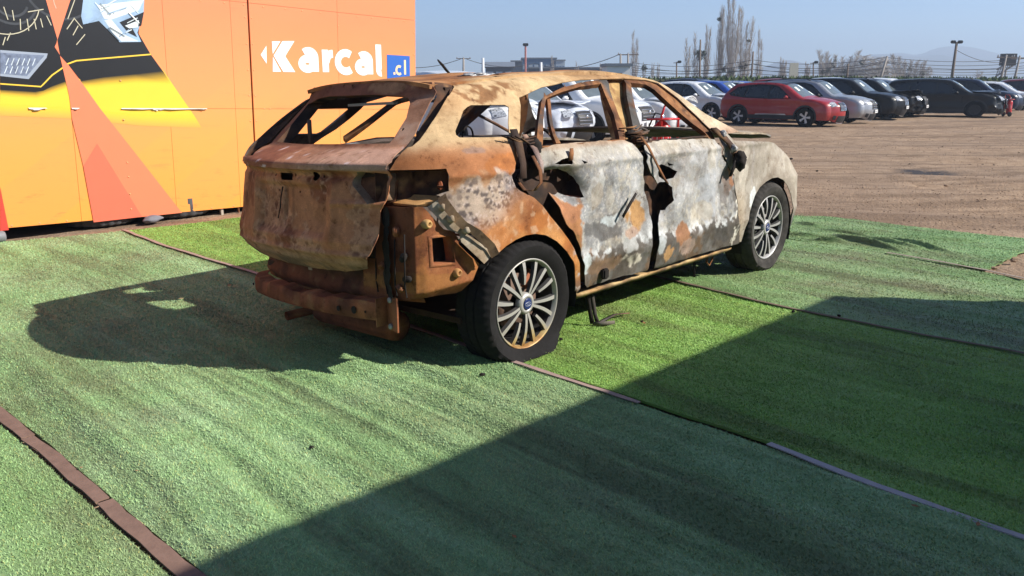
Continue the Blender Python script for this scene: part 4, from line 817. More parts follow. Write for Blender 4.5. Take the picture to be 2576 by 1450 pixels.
sheet('front_bulkhead', [(-.78, .3), (.78, .3), (.8, .98), (-.8, .98)], lambda P: np.stack([np.full(len(P), 2.05)+.02*P[:, 1], P[:, 0], P[:, 1]], 1), M_BURNT, car, [], .08, .02, paint_dark)
nose = []
def nose_fn(P): return np.stack([3.42-.30*(np.abs(P[:, 0])/.82)**2.6-.12*np.maximum(0, P[:, 1]-.7)/.25, P[:, 0], P[:, 1]], 1)
sheet('front_bumper', [(-.80, .24), (.80, .24), (.80, .62), (.76, .80), (-.76, .80), (-.80, .62)], nose_fn, M_BURNT, car, [], .05, .01, paint_dark)
b = MB().tube([(1.86, -.62, .92), (1.84, -.3, .96), (1.85, .2, .95), (1.87, .66, .92)], .035, 8); b.build('dash_bar', M_BURNT, car, True, paintfn=paint_dark)
b = MB().tube([(1.62, .42, .90), (1.66, .40, .95), (1.9, .38, .93)], .02, 8); b.lathe([(.17, -.01), (.185, 0), (.17, .01), (.16, 0)], 28, 'x', (1.60, .42, .92), close=True); b.build('steering_wheel', M_CHAR, car, True)
# seat frames, low and charred
for (x, y) in ((1.25, -.38), (1.25, .38), (.35, -.35), (.35, .35)):
    b = MB(); 
    for s in (-.19, .19): b.tube([(x+.1, y+s, .40), (x-.15, y+s, .46), (x-.30, y+s, .93)], .016, 6)
    for t in (.2, .5, .8): b.tube([(x-.15-.15*t, y-.19, .46+.47*t), (x-.17-.15*t, y+.19, .46+.47*t)], .008, 5)
    b.box((x, y, .42), (.42, .42, .02)); b.build('seat_frame', M_BURNT, car, paintfn=paint_redrust)
# floor, sills, wheel housings
MB().box((1.15, 0, .235), (3.0, 1.50, .03)).box((-.20, 0, .42), (.78, 1.16, .03)).build('floor_pan', M_BURNT, car, paintfn=paint_dark)
for s in (-1, 1):
    V = []; F = []; xs = np.linspace(.43, 2.2, 40); pr = [(.80, .262), (.835, .245), (.872, .238), (.868, .222), (.82, .195), (.72, .185)]
    for x in xs:
        for (y, z) in pr: V.append((x, s*y, z+.012*(x-.43)/1.8+random.uniform(-.003, .003)))
    for i in range(39):
        for j in range(5):
            f = (6*i+j, 6*i+j+1, 6*i+7+j, 6*i+6+j); F.append(f if s < 0 else f[::-1])
    def ps(V):
        c = paint_rust(V, (.5, .36, .17), (.42, .25, .1), (.12, .07, .04), 7); return mixc(mixc(c, sst(.226, .218, V[:, 2]-.012*(V[:, 0]-.43)/1.8), CHR), sst(.241, .246, V[:, 2]-.012*(V[:, 0]-.43)/1.8), (.05, .04, .03))
    o = mk('sill', V, F, M_BURNT, car, True, col=ps(np.array(V))); md = o.modifiers.new('t', 'SOLIDIFY'); md.thickness = .004
    for (cx, R0) in ((.0, .39), (2.716, .40)):
        V = []; F = []; n = 26
        for k in range(n+1):
            a = math.pi*(-.08+(1.16 if cx > 1 else .84)*k/n)
            for y in (.90 if cx < 1 else .885, .62): V.append((cx+R0*math.cos(a), s*y, .28+R0*math.sin(a)*.97))
        for k in range(n): F.append((2*k, 2*k+1, 2*k+3, 2*k+2))
        c0 = len(V); V.append((cx, s*.62, .28)); F += [(c0, 2*k+1, 2*k+3) for k in range(n)]
        mk('wheel_housing', V, F, M_CHAR, car, True)
# ---- tailgate
gate = empty('tailgate', parent=car)
def gate_fn(off=0., amp=.007):
    def fn(P):
        y, z = P[:, 0], P[:, 1]; x = rear_x(y, z)+off+crumple(P, amp, 7, 12)*sst(1.15, 1.0, z)
        x = x+.022*sst(.30, .27, np.abs(y))*sst(.66, .70, z)*sst(.93, .90, z)          # pressed number-plate recess
        x = x-.014*np.exp(-((y-.33)/.02)**2)*sst(.6, .7, z)*sst(.97, .93, z)-.014*np.exp(-((y+.34)/.02)**2)*sst(.6, .7, z)*sst(.97, .93, z)
        x = x+.012*np.exp(-(((y-.05)/.012)**2))*sst(.7, .75, z)*sst(.93, .9, z)
        x = x-.012*np.exp(-((z-.835+.02*y)/.012)**2)*sst(-.30, -.36, y)-.010*np.exp(-((z-.60)/.014)**2)+.012*np.exp(-((z-.965)/.012)**2)
        return np.stack([x, y, z], 1)
    return fn
hl = [DIG['rear_window'], DIG['lamp_recess'], DIG['latch_hole'], ring2d(DIG['round_hole'][0], .022, None, 14)]+[ring2d(q, .007, None, 8) for q in DIG['small_holes']]
o = sheet('gate_skin', ragged(DIG['tailgate'], .004, s=2), gate_fn(), M_BURNT, gate, hl, .009, .005, paint_gate, flip=True); tag(o, 'blistered rust-brown tailgate skin with empty window opening')
# inner frame of the tailgate window, deeper and dark
V = []; F = []; lp = resamp(DIG['rear_window'], .04)
P0 = gate_fn()(np.array(lp))
for p in P0: V += [tuple(p), (p[0]+.075, p[1]*.97, p[2]-.01)]
n = len(lp); F = [(2*i, 2*i+1, (2*i+3) % (2*n), (2*i+2) % (2*n)) for i in range(n)]
o = mk('window_reveal', V, F, M_BURNT, gate, True, col=paint_dark(np.array(V)))
lr = DIG['lamp_recess']
cc = np.mean(np.array(lr), 0); lri = [tuple(cc+(np.array(p)-cc)*.94) for p in lr]
sheet('lamp_pocket', [tuple(cc+(np.array(p)-cc)*1.12) for p in lr], gate_fn(.05, .008), M_BURNT, gate, [], .02, .004, lambda V: paint_rust(V, (.12, .05, .028), (.20, .085, .04), (.06, .03, .02), 7), flip=True)
V = []; P0 = gate_fn()(np.array(resamp(lr, .03))); P1 = gate_fn(.05)(np.array(resamp(lr, .03))); n = len(P0)
for a, b_ in zip(P0, P1): V += [tuple(a), tuple(b_)]
mk('pocket_wall', V, [(2*i, 2*i+1, (2*i+3) % (2*n), (2*i+2) % (2*n)) for i in range(n)], M_BURNT, gate, True, col=paint_rust(np.array(V), (.36, .24, .15), (.5, .4, .28), (.2, .1, .05)))
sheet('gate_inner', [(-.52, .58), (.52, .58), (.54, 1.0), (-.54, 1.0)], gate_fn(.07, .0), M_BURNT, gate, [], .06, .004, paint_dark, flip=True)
# loose cable on the gate
b = MB().tube([(float(rear_x(.03, .905))-.012, .03, .905), (float(rear_x(.045, .85))-.012, .045, .85), (float(rear_x(.05, .80))-.010, .052, .80), (float(rear_x(.07, .745))-.008, .072, .745)], .0035, 5); b.build('cable', M_CHAR, gate)
# ---- right rear corner structure
KC = DIG['corner']; k2 = [(math.hypot(p[0]+.63, 0)*(1 if p[0] > -.63 else -1)*1.03 if p[1] < -.766 or p[0] > -.632 else -(math.hypot(p[0]+.63, p[1]+.765)), p[2]) for p in KC]
def kuv(p): return ((p[0]+.63)*1.028, p[2]) if p[0] > -.631 else (-math.hypot(p[0]+.63, p[1]+.765), p[2])
k2 = [kuv(p) for p in KC]
k2 = [((u-.16) if u < -.05 else u, z) for u, z in k2]
def corner_fn(off=0.):
    def fn(P):
        u, z = P[:, 0], P[:, 1]; k = .02
        x = np.where(u > 0, -.63+u/1.028, -.63+u*.187); y = np.where(u > 0, -.765-u/1.028*.24, -.765-u*.982)
        tuck = np.clip((.485+.10*np.clip(u, -.1, .4)-.06-z)/.10, 0, 1); y = y+off+tuck*.10*(u > -.05)+.02*np.exp(-(u/.03)**2); x = x+tuck*.02
        y = y+.008*(fbm(np.stack([u*9, z*9, u*0], 1), 3, 15)-.5)
        return np.stack([x, y, z], 1)
    return fn
o = sheet('corner_panel', k2, corner_fn(), M_BURNT, car, [[kuv(p) for p in DIG['corner_hole']]], .010, .004, paint_corner); tag(o, 'orange-rusted corner panel with a square vent hole')
ch = np.array([kuv(p) for p in DIG['corner_hole']]); cm = ch.mean(0)
V = []; lo = resamp([tuple(p) for p in ch], .03); n = len(lo)
P0 = corner_fn(-.012)(np.array([cm+(np.array(p)-cm)*1.02 for p in lo])); P1 = corner_fn(-.002)(np.array([cm+(np.array(p)-cm)*1.22 for p in lo])); P2 = corner_fn(.05)(np.array([cm+(np.array(p)-cm)*.98 for p in lo]))
for a, b_, c_ in zip(P0, P1, P2): V += [tuple(a), tuple(b_), tuple(c_)]
F = [(3*i, 3*i+1, (3*i+4) % (3*n), (3*i+3) % (3*n)) for i in range(n)]+[(3*i+2, 3*i, (3*i+3) % (3*n), (3*i+5) % (3*n)) for i in range(n)]
MB().box((float(np.mean([p[0] for p in DIG['corner_hole']])), -.70, .62), (.16, .05, .17)).build('vent_dark_box', M_CHAR, car)  # dark box added behind the vent hole so its inside looks shaded
mk('vent_rim', V, F, M_BURNT, car, True, col=paint_corner(np.array(V)))
for p in DIG['corner_boss']:
    MB().lathe([(.024, .02), (.022, -.012), (.017, -.022), (.009, -.022), (.008, .0), (.0005, .0)], 16, 'y', (p[0], p[1], p[2])).build('boss', M_BURNT, car, True, paintfn=lambda V: paint_rust(V, (.4, .2, .07), (.5, .33, .13), (.2, .1, .04)))
o = sheet('flange', DIG['flange'], side_fn(-1, .014, .002, [], 9, 4), M_BURNT, car, [], .014, .004, paint_flange)
for p in DIG['flange_boss']:
    y = -float(side_y(p[0], p[1]))+.014
    MB().lathe([(.022, .01), (.02, -.014), (.012, -.02), (.0005, -.02)], 14, 'y', (p[0], y, p[1])).build('boss', M_BURNT, car, True, paintfn=paint_flange)
# return edge of the quarter skin along the flange and under the shoulder
lipl = [(-.513, .892), (-.508, .868), (-.473, .807), (-.433, .755), (-.366, .709), (-.289, .634), (-.262, .585)]
V = []
for (x, z) in resamp(lipl, .02, False):
    y = -float(side_y(x, z)); V += [(x, y-.012, z), (x-.030, y+.012, z-.020+random.uniform(-.004, .004))]
o = mk('skin_return', V, [(2*i, 2*i+1, 2*i+3, 2*i+2) for i in range(len(V)//2-1)], M_BURNT, car, True, col=paint_rust(np.array(V), (.16, .10, .06), (.25, .17, .1), (.07, .05, .035)))  # coloured dark: the shadow under the skin overhang is put into this strip
led = []
for x in np.linspace(-.672, -.488, 14):
    y = -float(side_y(x, .995)); led += [(x, y, .996), (x+.03, y+.11, .985)]
mk('shoulder_return', led, [(2*i, 2*i+2, 2*i+3, 2*i+1) for i in range(13)], M_BURNT, car, True, col=paint_dark(np.array(led)))
# tail-lamp cavity
cav = [(-.66, .985), (-.48, .985), (-.47, .86), (-.66, .84)]
sheet('lamp_cavity', [(-.20, .82), (.19, .82), (.20, 1.0), (-.20, 1.0)], lambda P: np.stack([-.56+P[:, 0]*.62, -.66-P[:, 0]*.55+.02*np.sin(P[:, 0]*30), P[:, 1]], 1), M_BURNT, car, [ring2d((.14, .92), .016, .024, 10)], .025, .004, lambda V: paint_rust(V, (.085, .036, .02), (.15, .065, .03), (.04, .022, .015), 8))
V = [(-.64, -.62, .838), (-.605, -.735, .832), (-.53, -.785, .838), (-.50, -.77, .866), (-.56, -.64, .872), (-.63, -.56, .858)]
sh = MB(); sh.plate([(p[0], p[1], p[2]+.01) for p in V], .012); sh.build('lamp_shelf', M_BURNT, car, paintfn=lambda V: paint_rust(V, (.44, .20, .06), (.5, .30, .12), (.25, .1, .04), 8))
# dark filling of the gap beside the D pillar
gr = [(-.505, 1.395), (-.53, 1.347), (-.565, 1.25), (-.59, 1.15), (-.61, 1.10), (-.615, 1.03), (-.62, .985)]
sr = [(-.185, 1.372), (-.27, 1.316), (-.36, 1.25), (-.50, 1.145), (-.578, 1.095), (-.64, 1.045), (-.672, .99)]
for s_ in (-1, 1):
    V = []; F = []; n_ = 6; A_ = resamp([(g[0], g[1], h_[0], h_[1]) for g, h_ in zip(gr, sr)], .05, False)
    for (gy, gz, sx_, sz_) in A_:
        p0 = Vector((float(rear_x(gy, gz))+.012, s_*abs(gy), gz)); p3 = Vector((sx_+.004, s_*(float(side_y(sx_, sz_))-.008), sz_)); dp = .055 if s_ < 0 else .03
        for k in range(n_+1):
            t_ = k/n_; p = p0.lerp(p3, t_); p.x += dp*math.sin(math.pi*t_)**.6; V.append(tuple(p))
    for i_ in range(len(A_)-1):
        for k in range(n_): F.append((i_*(n_+1)+k, i_*(n_+1)+k+1, (i_+1)*(n_+1)+k+1, (i_+1)*(n_+1)+k))
    mk('pillar_channel', V, F, M_BURNT, car, True, col=paint_rust(np.array(V), (.10, .045, .024), (.18, .08, .035), (.045, .026, .018)))
# rear body panel below the gate, beam, underside
sheet('rear_panel', [(-.70, .36), (.62, .34), (.64, .56), (.60, .60), (-.60, .62), (-.70, .58)], lambda P: np.stack([-.655+.10*(np.abs(P[:, 0])/.65)**2.2+.010*np.sin(P[:, 1]*60)*(P[:, 1] < .45), P[:, 0], P[:, 1]], 1), M_BURNT, car, [ring2d((.48, .47), .02, None, 10)], .025, .006, lambda V: mixc(paint_redrust(V)*.6, sst(.40, .52, V[:, 2]), (.045, .027, .02)), flip=True)
V = []; F = []; n = 44; pr = [(.03, .050), (-.045, .046), (-.055, .028), (-.055, -.028), (-.047, -.044), (.03, -.048)]
for k in range(n+1):
    y = .56-1.12*k/n; xc = -.735+.07*(abs(y)/.56)**2.2; zc = .328; s = 1.
    dd = .020*math.exp(-((y-.02)/.09)**2)+.018*math.exp(-((y-.36)/.05)**2)+.016*math.exp(-((y+.2)/.05)**2)+.010*math.exp(-((y-.20)/.03)**2)+.004*math.sin(y*31)
    for j, (dx, dz) in enumerate(pr):
        px = xc+dx+(dd if j in (1, 2) else 0); pz = zc+dz-(dd*1.0 if j in (0, 1) else 0)
        if y > .5: px += (y-.5)*.8
        V.append((px, y, pz))
for k in range(n):
    for j in range(5): F.append((6*k+j, 6*k+6+j, 6*k+7+j, 6*k+j+1))
o = mk('bumper_beam', V, F, M_BURNT, car, True, col=paint_redrust(np.array(V))); tag(o, 'bare red-rusted bumper beam'); md = o.modifiers.new('t', 'SOLIDIFY'); md.thickness = .005; md.offset = 1
eb = o.modifiers.new('e', 'EDGE_SPLIT'); eb.split_angle = R(50)
for (y, z, r) in ((-.33, .328, .014), (-.43, .332, .019), (-.50, .33, .006), (.50, .335, .008)):
    MB().lathe([(r, .0), (r, -.002), (.0005, -.002)], 14, 'x', (-.795+.07*(abs(y)/.56)**2.2+.0, y, z-.005)).build('beam_hole', M_CHAR, car)
b = MB().box((-.665, -.61, .32), (.008, .12, .17), rot=Matrix.Rotation(-.25, 3, 'Z')).box((-.69, -.562, .325), (.07, .005, .14)); b.build('beam_bracket', M_BURNT, car, paintfn=paint_redrust)
for z in (.385, .255):
    MB().lathe([(.014, .004), (.014, -.010), (.008, -.014), (.0005, -.014)], 10, 'x', (-.668, -.605, z)).build('bolt', M_STEEL, car)
MB().plate([(-.70, .02, .53), (-.70, -.05, .53), (-.70, -.05, .50), (-.70, -.02, .50), (-.70, -.02, .465), (-.70, .01, .465)], .004).build('hook', plain('tan_bracket', (.36, .26, .17), .8), car)
b = MB().lathe([(.0005, -.34), (.05, -.34), (.075, -.325), (.08, -.30), (.08, .32), (.075, .345), (.05, .36), (.0005, .36)], 28, 'y', (-.44, -.06, .165)); b.build('muffler', M_BURNT, car, True, paintfn=paint_redrust)
MB().tube([(-.50, .30, .16), (-.58, .34, .15), (-.64, .35, .145)], .026, 12, cap=False).build('exhaust_tip', M_BURNT, car, True, paintfn=paint_redrust)
MB().tube([(0, -.72, .22), (0, -.3, .20), (0, .3, .20), (0, .72, .22)], .035, 10).box((.0, -.45, .15), (.12, .3, .06), bev=.01).box((.25, -.5, .17), (.55, .06, .05), bev=.008).box((.25, .5, .17), (.55, .06, .05), bev=.008).build('rear_axle', M_BURNT, car, True, paintfn=paint_redrust)
MB().tube([(-.02, -.58, .2), (-.02, -.58, .42)], .05, 10).build('spring', M_BURNT, car, True, paintfn=paint_redrust)
# charred seam, clips and wiring in the open corner
ribbon_pts = [(-.668, -.60, .83), (-.672, -.615, .74), (-.668, -.60, .66), (-.672, -.61, .57), (-.668, -.60, .48), (-.66, -.62, .40)]
V = []
for k, p in enumerate(resamp(ribbon_pts, .02, False)):
    w_ = .018+.016*random.random(); V += [(p[0]-.012, p[1]+w_, p[2]), (p[0]-.012-.01*random.random(), p[1]-w_, p[2]+random.uniform(-.008, .008))]
o = mk('charred_seam', V, [(2*i, 2*i+1, 2*i+3, 2*i+2) for i in range(len(V)//2-1)], M_CHAR, car, True)
for k, (y_, z_) in enumerate(((-.66, .72), (-.70, .60), (-.56, .55), (-.72, .50), (-.67, .45))):
    b = MB().box((-.672+.10*(abs(y_)-.6), y_, z_), (.03, .028, .045), rot=Matrix.Rotation(.5*k, 3, 'X'), bev=.006); b.build('melted_clip', M_CHAR if k % 2 else M_BURNT, car, True, paintfn=None if k % 2 else paint_redrust)
for k in range(4):
    y_ = -.50-.07*k; b = MB().tube([(-.66, y_, .62+.03*k), (-.69, y_-.03, .55), (-.675, y_-.01, .47), (-.69, y_-.04, .42)], .004, 5); b.build('burnt_wire', M_CHAR, car, True)
# ---- wheels
def rust_alloy():
    t = NT('stained_alloy'); sx = t.n('SeparateXYZ'); t.l(t.coord(), sx.inputs[0]); g = t.n('MapRange'); g.inputs[1].default_value = -.24; g.inputs[2].default_value = .03; t.l(sx.outputs[2], g.inputs[0])
    f = t.mix(.35, g.outputs[0], t.noise(22, 4)); c = t.ramp(f, [(.20, (.32, .16, .05)), (.33, (.52, .38, .16)), (.42, (.40, .375, .32)), (.75, (.43, .415, .38))]); return t.set(c, .42, .3, .5)
M_SILVERB = rust_alloy()
M_BARREL = plain('rim_barrel', (.055, .052, .05), .6, .2, .4, .4, 20)
def wreck_wheel(name, x, side, hz, Ro, flat, mspoke, burnt_tread, parent):
    w = empty(name, (x, side*.90, hz), 0, parent=parent); sg = side
    # tyre: lathe with tread blocks, pressed flat at the ground
    prof = [(.232, .018), (.250, .004), (.285, -.010), (Ro-.035, -.012), (Ro-.012, .006), (Ro-.002, .028), (Ro, .06), (Ro-.010, .064), (Ro-.010, .072), (Ro, .076), (Ro+.002, .115), (Ro-.008, .119), (Ro-.008, .127), (Ro, .131), (Ro-.002, .175), (Ro-.012, .205), (Ro-.04, .222), (.26, .215), (.232, .20)]
    seg = 200; V = []; n = len(prof)
    for k in range(seg):
        a = 2*math.pi*k/seg
        for j, (r, h) in enumerate(prof):
            rr = r
            if 4 <= j <= 15 and ((k+j//2) % 4 == 0): rr -= .006
            V.append((rr*math.cos(a), h, rr*math.sin(a)))
    V = np.array(V); ang = np.arctan2(V[:, 2], V[:, 0])
    if burnt_tread:
        m = sst(.9, 2.0, ang)*sst(2.9, 2.2, ang); rad = np.hypot(V[:, 0], V[:, 2]); k = 1-(.05*fbm(V*28, 3, 4)*m+.012*m*(fbm(V*70, 2, 6)-.3))*sst(.29, .33, rad); V[:, 0] *= k; V[:, 2] *= k; V[:, 1] += .01*(fbm(V*22, 3, 8)-.5)*sst(.27, .32, rad)
    low = -hz+.004; d = np.maximum(0, low-V[:, 2]); cen = .103
    bul = np.clip((low+.07-V[:, 2])/.09, 0, 1)*flat
    V[:, 1] = cen+(V[:, 1]-cen)*(1+.34*bul)+.0*d; V[:, 2] = np.maximum(V[:, 2], low+.02*d)
    F = [(k*n+j, k*n+j+1, ((k+1) % seg)*n+j+1, ((k+1) % seg)*n+j) for k in range(seg) for j in range(n-1)]
    V[:, 1] *= -sg
    o = mk('tyre', V, F if sg < 0 else [f[::-1] for f in F], M_RUBBER if burnt_tread else M_DUSTY, w, True); es = o.modifiers.new('e', 'EDGE_SPLIT'); es.split_angle = R(40)
    rim = empty('rim', parent=w)
    y = lambda v: -sg*v
    b = MB().lathe([(.236, y(.018)), (.238, y(.009)), (.234, y(.006)), (.229, y(.010)), (.219, y(.03))], 80, 'y'); b.build('rim_lip', mspoke, rim, True)
    MB().lathe([(.219, y(.03)), (.212, y(.06)), (.205, y(.12)), (.21, y(.20)), (.235, y(.20))], 64, 'y').build('barrel', M_BARREL, rim, True)
    ss = MB()
    def spoke(a0, a1, r0, r1, w0, w1, yo):
        # machined bar from hub (r0) to lip (r1), bending from angle a0 to a1
        k = 7; V = []; F = []; M = []
        for i in range(k+1):
            t = i/k; r = r0+(r1-r0)*t; a = a0+(a1-a0)*(t**1.5); ww = w0+(w1-w0)*t; yy = yo+.020*math.sin(math.pi*(.1+.9*t))*(-.45)+.004*(1-t)
            cx, cz = r*math.cos(a), r*math.sin(a); tx, tz = -math.sin(a), math.cos(a)
            for (u, h) in ((-1.0, 0), (1.0, 0), (1.5, .020), (-1.5, .020)): V.append((cx+tx*ww/2*u, y(yy+h+.022), cz+tz*ww/2*u))
        for i in range(k):
            q = 4*i; p = q+4
            for f, m in (((q, q+1, p+1, p), 0), ((q+1, q+2, p+2, p+1), 1), ((q+3, q, p, p+3), 1), ((q+2, q+3, p+3, p+2), 1)): F.append(f); M.append(m)
        k0 = len(ss.V); ss.V += V; ss.F += [tuple(i+k0 for i in f) for f in F]; ss.M += M
        e = len(V)-4; ss.F.append((k0+e, k0+e+1, k0+e+2, k0+e+3)); ss.M.append(1); ss.F.append((k0+3, k0+2, k0+1, k0)); ss.M.append(1)
    D = math.radians; rot = 0 if burnt_tread else D(4)
    for g in range(5):
        a = D(97-72*g)+rot; mm = sg
        spoke(a+D(1), a-D(0), .105, .232, .013, .023, -.004)
        for (h0, h1) in ((-29, -26), (-45, -51)): spoke(a+D(h0), a+D(h1), .045, .232, .013, .022, -.002)
    o = link('spokes', ss.mesh(False), [mspoke, M_DKALLOY], rim)
    MB().lathe([(.060, y(.045)), (.058, y(.022)), (.045, y(.014)), (.036, y(.012)), (.034, y(.016)), (.0005, y(.016))], 32, 'y').build('hub', mspoke, rim, True)
    for g in range(5):
        a = D(61-72*g)+rot; MB().lathe([(.011, y(.030)), (.011, y(.0215)), (.0005, y(.0215))], 10, 'y', (.055*math.cos(a), 0, .055*math.sin(a))).build('lug_nut', M_CHAR, rim)
    MB().lathe([(.030, y(.016)), (.030, y(.0105)), (.027, y(.0095)), (.0005, y(.0095))], 28, 'y').build('centre_cap', plain('cap_blue', (.015, .03, .12), .35), rim, True)
    lg = MB(); E = [(.022*math.cos(t), .010*math.sin(t)) for t in np.linspace(0, 2*math.pi, 28)]
    lg.tube([(px, y(.0092), pz) for px, pz in E], .0011, 4); lg.tube([(px, y(.0090), pz) for px, pz in ((-.013, .003), (-.008, .005), (-.010, -.005), (-.004, 0), (.0, -.004), (.005, .002), (.010, .001), (.012, -.003))], .001, 4)
    lg.build('cap_emblem', plain('cap_silver', (.6, .62, .66), .3, .3), rim)
    MB().lathe([(.05, y(.09)), (.15, y(.088)), (.15, y(.112)), (.05, y(.115))], 40, 'y').build('brake_disc', M_STEEL if not burnt_tread else plain('rust_disc', (.16, .10, .07), .8), w, True)
    MB().box((.08 if burnt_tread else -.09, y(.10), .11), (.07, .05, .10), bev=.01, rot=Matrix.Rotation(.6, 3, 'Y')).build('caliper', plain('caliper_rust', (.35, .12, .06), .8), w)
    return w
w = wreck_wheel('rear_wheel', 0, -1, .275, .342, 1.3, M_SILVERB, True, car); tag(w, 'flat rear wheel with charred tyre and rust-stained alloy spokes')
wreck_wheel('front_wheel', 2.716, -1, .327, .338, .5, M_SILVER, False, car)
wreck_wheel('rear_wheel', 0, 1, .29, .338, .8, M_SILVERB, True, car); wreck_wheel('front_wheel', 2.716, 1, .327, .338, .5, M_SILVER, False, car)
# front tyre lettering is moulded in the sidewall
# ---- torn trims, melted lumps, dangling seals
def lump(name, c, r, mat, seed=1, stretch=(1, 1, 1), sub=3):
    bm = bmesh.new(); bmesh.ops.create_icosphere(bm, subdivisions=sub, radius=1); co = np.array([tuple(v.co) for v in bm.verts]); F = [tuple(v.index for v in f.verts) for f in bm.faces]; bm.free()
    k = .45+1.1*fbm(co*2.4+seed*7.7, 3, seed); co = co*k[:, None]*np.array(stretch)*r+np.array(c); return mk(name, co, F, mat, car, True)
def sy(x, z, off=0.): return -float(side_y(x, z))-off
ribbon_m = M_BURNT
def ribbon(name, pts, w, paintfn, th=.004, wdir=(1, 0, 0)):
    V = []; wd = Vector(wdir)
    for k, p in enumerate(pts): V += [tuple(Vector(p)+wd*w/2*(1+.3*math.sin(k*2.1))), tuple(Vector(p)-wd*w/2)]
    o = mk(name, V, [(2*i, 2*i+1, 2*i+3, 2*i+2) for i in range(len(pts)-1)], M_BURNT if paintfn else M_CHAR, car, True, col=paintfn(np.array(V)) if paintfn else None); md = o.modifiers.new('t', 'SOLIDIFY'); md.thickness = th; md.offset = 0; return o
ribbon('burnt_trim', [(1.0, sy(1.0, 1.06, .01), 1.08), (1.0, sy(1.0, 1.0, .03), 1.02), (1.03, sy(1.03, .95, .03), .96), (1.08, sy(1.08, .88, .035), .885), (1.14, sy(1.14, .82, .03), .825), (1.2, sy(1.2, .79, .02), .79)], .022, paint_frame)
ribbon('burnt_trim', [(.02, sy(.02, 1.0, .0), 1.03), (.03, sy(.03, .95, .02), .96), (.02, sy(.02, .9, .03), .90), (-.02, sy(-.02, .86, .02), .865), (-.07, sy(-.07, .86, 0), .87), (-.10, sy(-.1, .9, -.01), .91)], .022, paint_frame)
ribbon('burnt_trim', [(-.02, sy(-.02, 1.13, .01), 1.16), (-.05, sy(-.05, 1.08, .02), 1.09), (-.07, sy(-.07, 1.0, .02), 1.0), (-.1, sy(-.1, .92, .02), .93)], .05, paint_dark)
ribbon('burnt_trim', [(.06, sy(.06, 1.1, -.02), 1.13), (.07, sy(.07, 1.05, 0), 1.06), (.07, sy(.07, .99, .01), .99), (.06, sy(.06, .93, 0), .94)], .035, lambda V: paint_rust(V, (.35, .27, .24), (.4, .2, .1), (.1, .06, .05)))
for k in range(9):
    a = random.uniform(-.09, .09); z = 1.10+random.uniform(-.02, .03)
    ribbon('charred_wire', [(.93+a, sy(.95, z, .0), z), (1.0+a*.5, sy(1, z, .03), z+random.uniform(-.02, .02)), (1.08+a*.6, sy(1.05, z, .01), z+random.uniform(-.02, .03))], .008, paint_dark if k % 2 else paint_frame, .006, (0, 0, 1))
lump('charred_lump', (.96, sy(.96, 1.08, -.02), 1.09), .035, M_CHAR, 3, (1.2, .5, .8)); lump('charred_lump', (.10, sy(.1, 1.06, -.02), 1.06), .045, M_CHAR, 4, (1, .6, 1.1))
for k in range(5):
    z = 1.08+.03*random.random(); ribbon('charred_wire', [(-.14+.03*k, sy(-.1, z, .02), z+.03), (-.05+.02*k, sy(-.05, z, .03), z), (.12, sy(.1, z, .01), z+random.uniform(-.02, .02))], .007, paint_dark, .006, (0, 0, 1))
# melted mirror at the front pillar
ribbon('mirror_seal', [(1.85, sy(1.85, 1.07, .01), 1.09), (1.90, sy(1.9, 1.03, .03), 1.035), (1.95, sy(1.95, .98, .035), .985), (2.0, sy(2.0, .93, .03), .925), (2.03, sy(2.03, .88, .03), .88)], .07, paint_dark, .012)
lump('melted_mirror', (2.03, sy(2.03, .88, .05), .875), .065, M_CHAR, 9, (.9, .6, .95))
ribbon('mirror_seal', [(1.98, sy(1.98, .86, .05), .88), (1.955, sy(1.95, .82, .05), .835), (1.93, sy(1.93, .79, .04), .775)], .03, None, .008)
lump('grey_melt', (1.915, sy(1.915, 1.04, .03), 1.05), .025, M_STEEL, 5); lump('grey_melt', (1.97, sy(1.97, .95, .04), .955), .025, M_STEEL, 6)
# door flap spike, wiper spike and melted metal on the roof
ribbon('torn_spike', [(.315, sy(.315, .99, .0), .985), (.32, sy(.32, 1.01, .012), 1.02), (.327, sy(.327, 1.03, .02), 1.05)], .03, paint_frame)
V = [(.332, 0.01, 1.455), (.30, .005, 1.475), (.265, 0, 1.503), (.24, 0, 1.522), (.228, 0, 1.532)]
b = MB(); b.tube(V, [.006, .008, .008, .006, .004], 6); b.build('bent_strip', M_CHAR, car, True)
bm = lump('melted_metal', (.19, -.36, 1.432), .10, plain('melted_alu', (.36, .37, .38), .45, .4, .5, .4, 40), 12, (1.2, .5, .16), 4)
b = MB(); b.tube([(1.22, .70, 1.215), (1.5, .74, 1.12), (1.76, .80, 1.035)], .011, 6); b.build('loose_channel', M_BURNT, car, True, paintfn=paint_frame)
b = MB().tube([(.48+.045*math.cos(t), .02, 1.09+.06*math.sin(t)) for t in np.linspace(-1.9, 4.4, 22)], .006, 5); b.build('cable_loop', M_CHAR, car, True)
MB().tube([(-.45, .30, 1.06), (-.45, .30, 1.22)], .012, 6).build('strut', M_BURNT, car, True, paintfn=paint_frame)
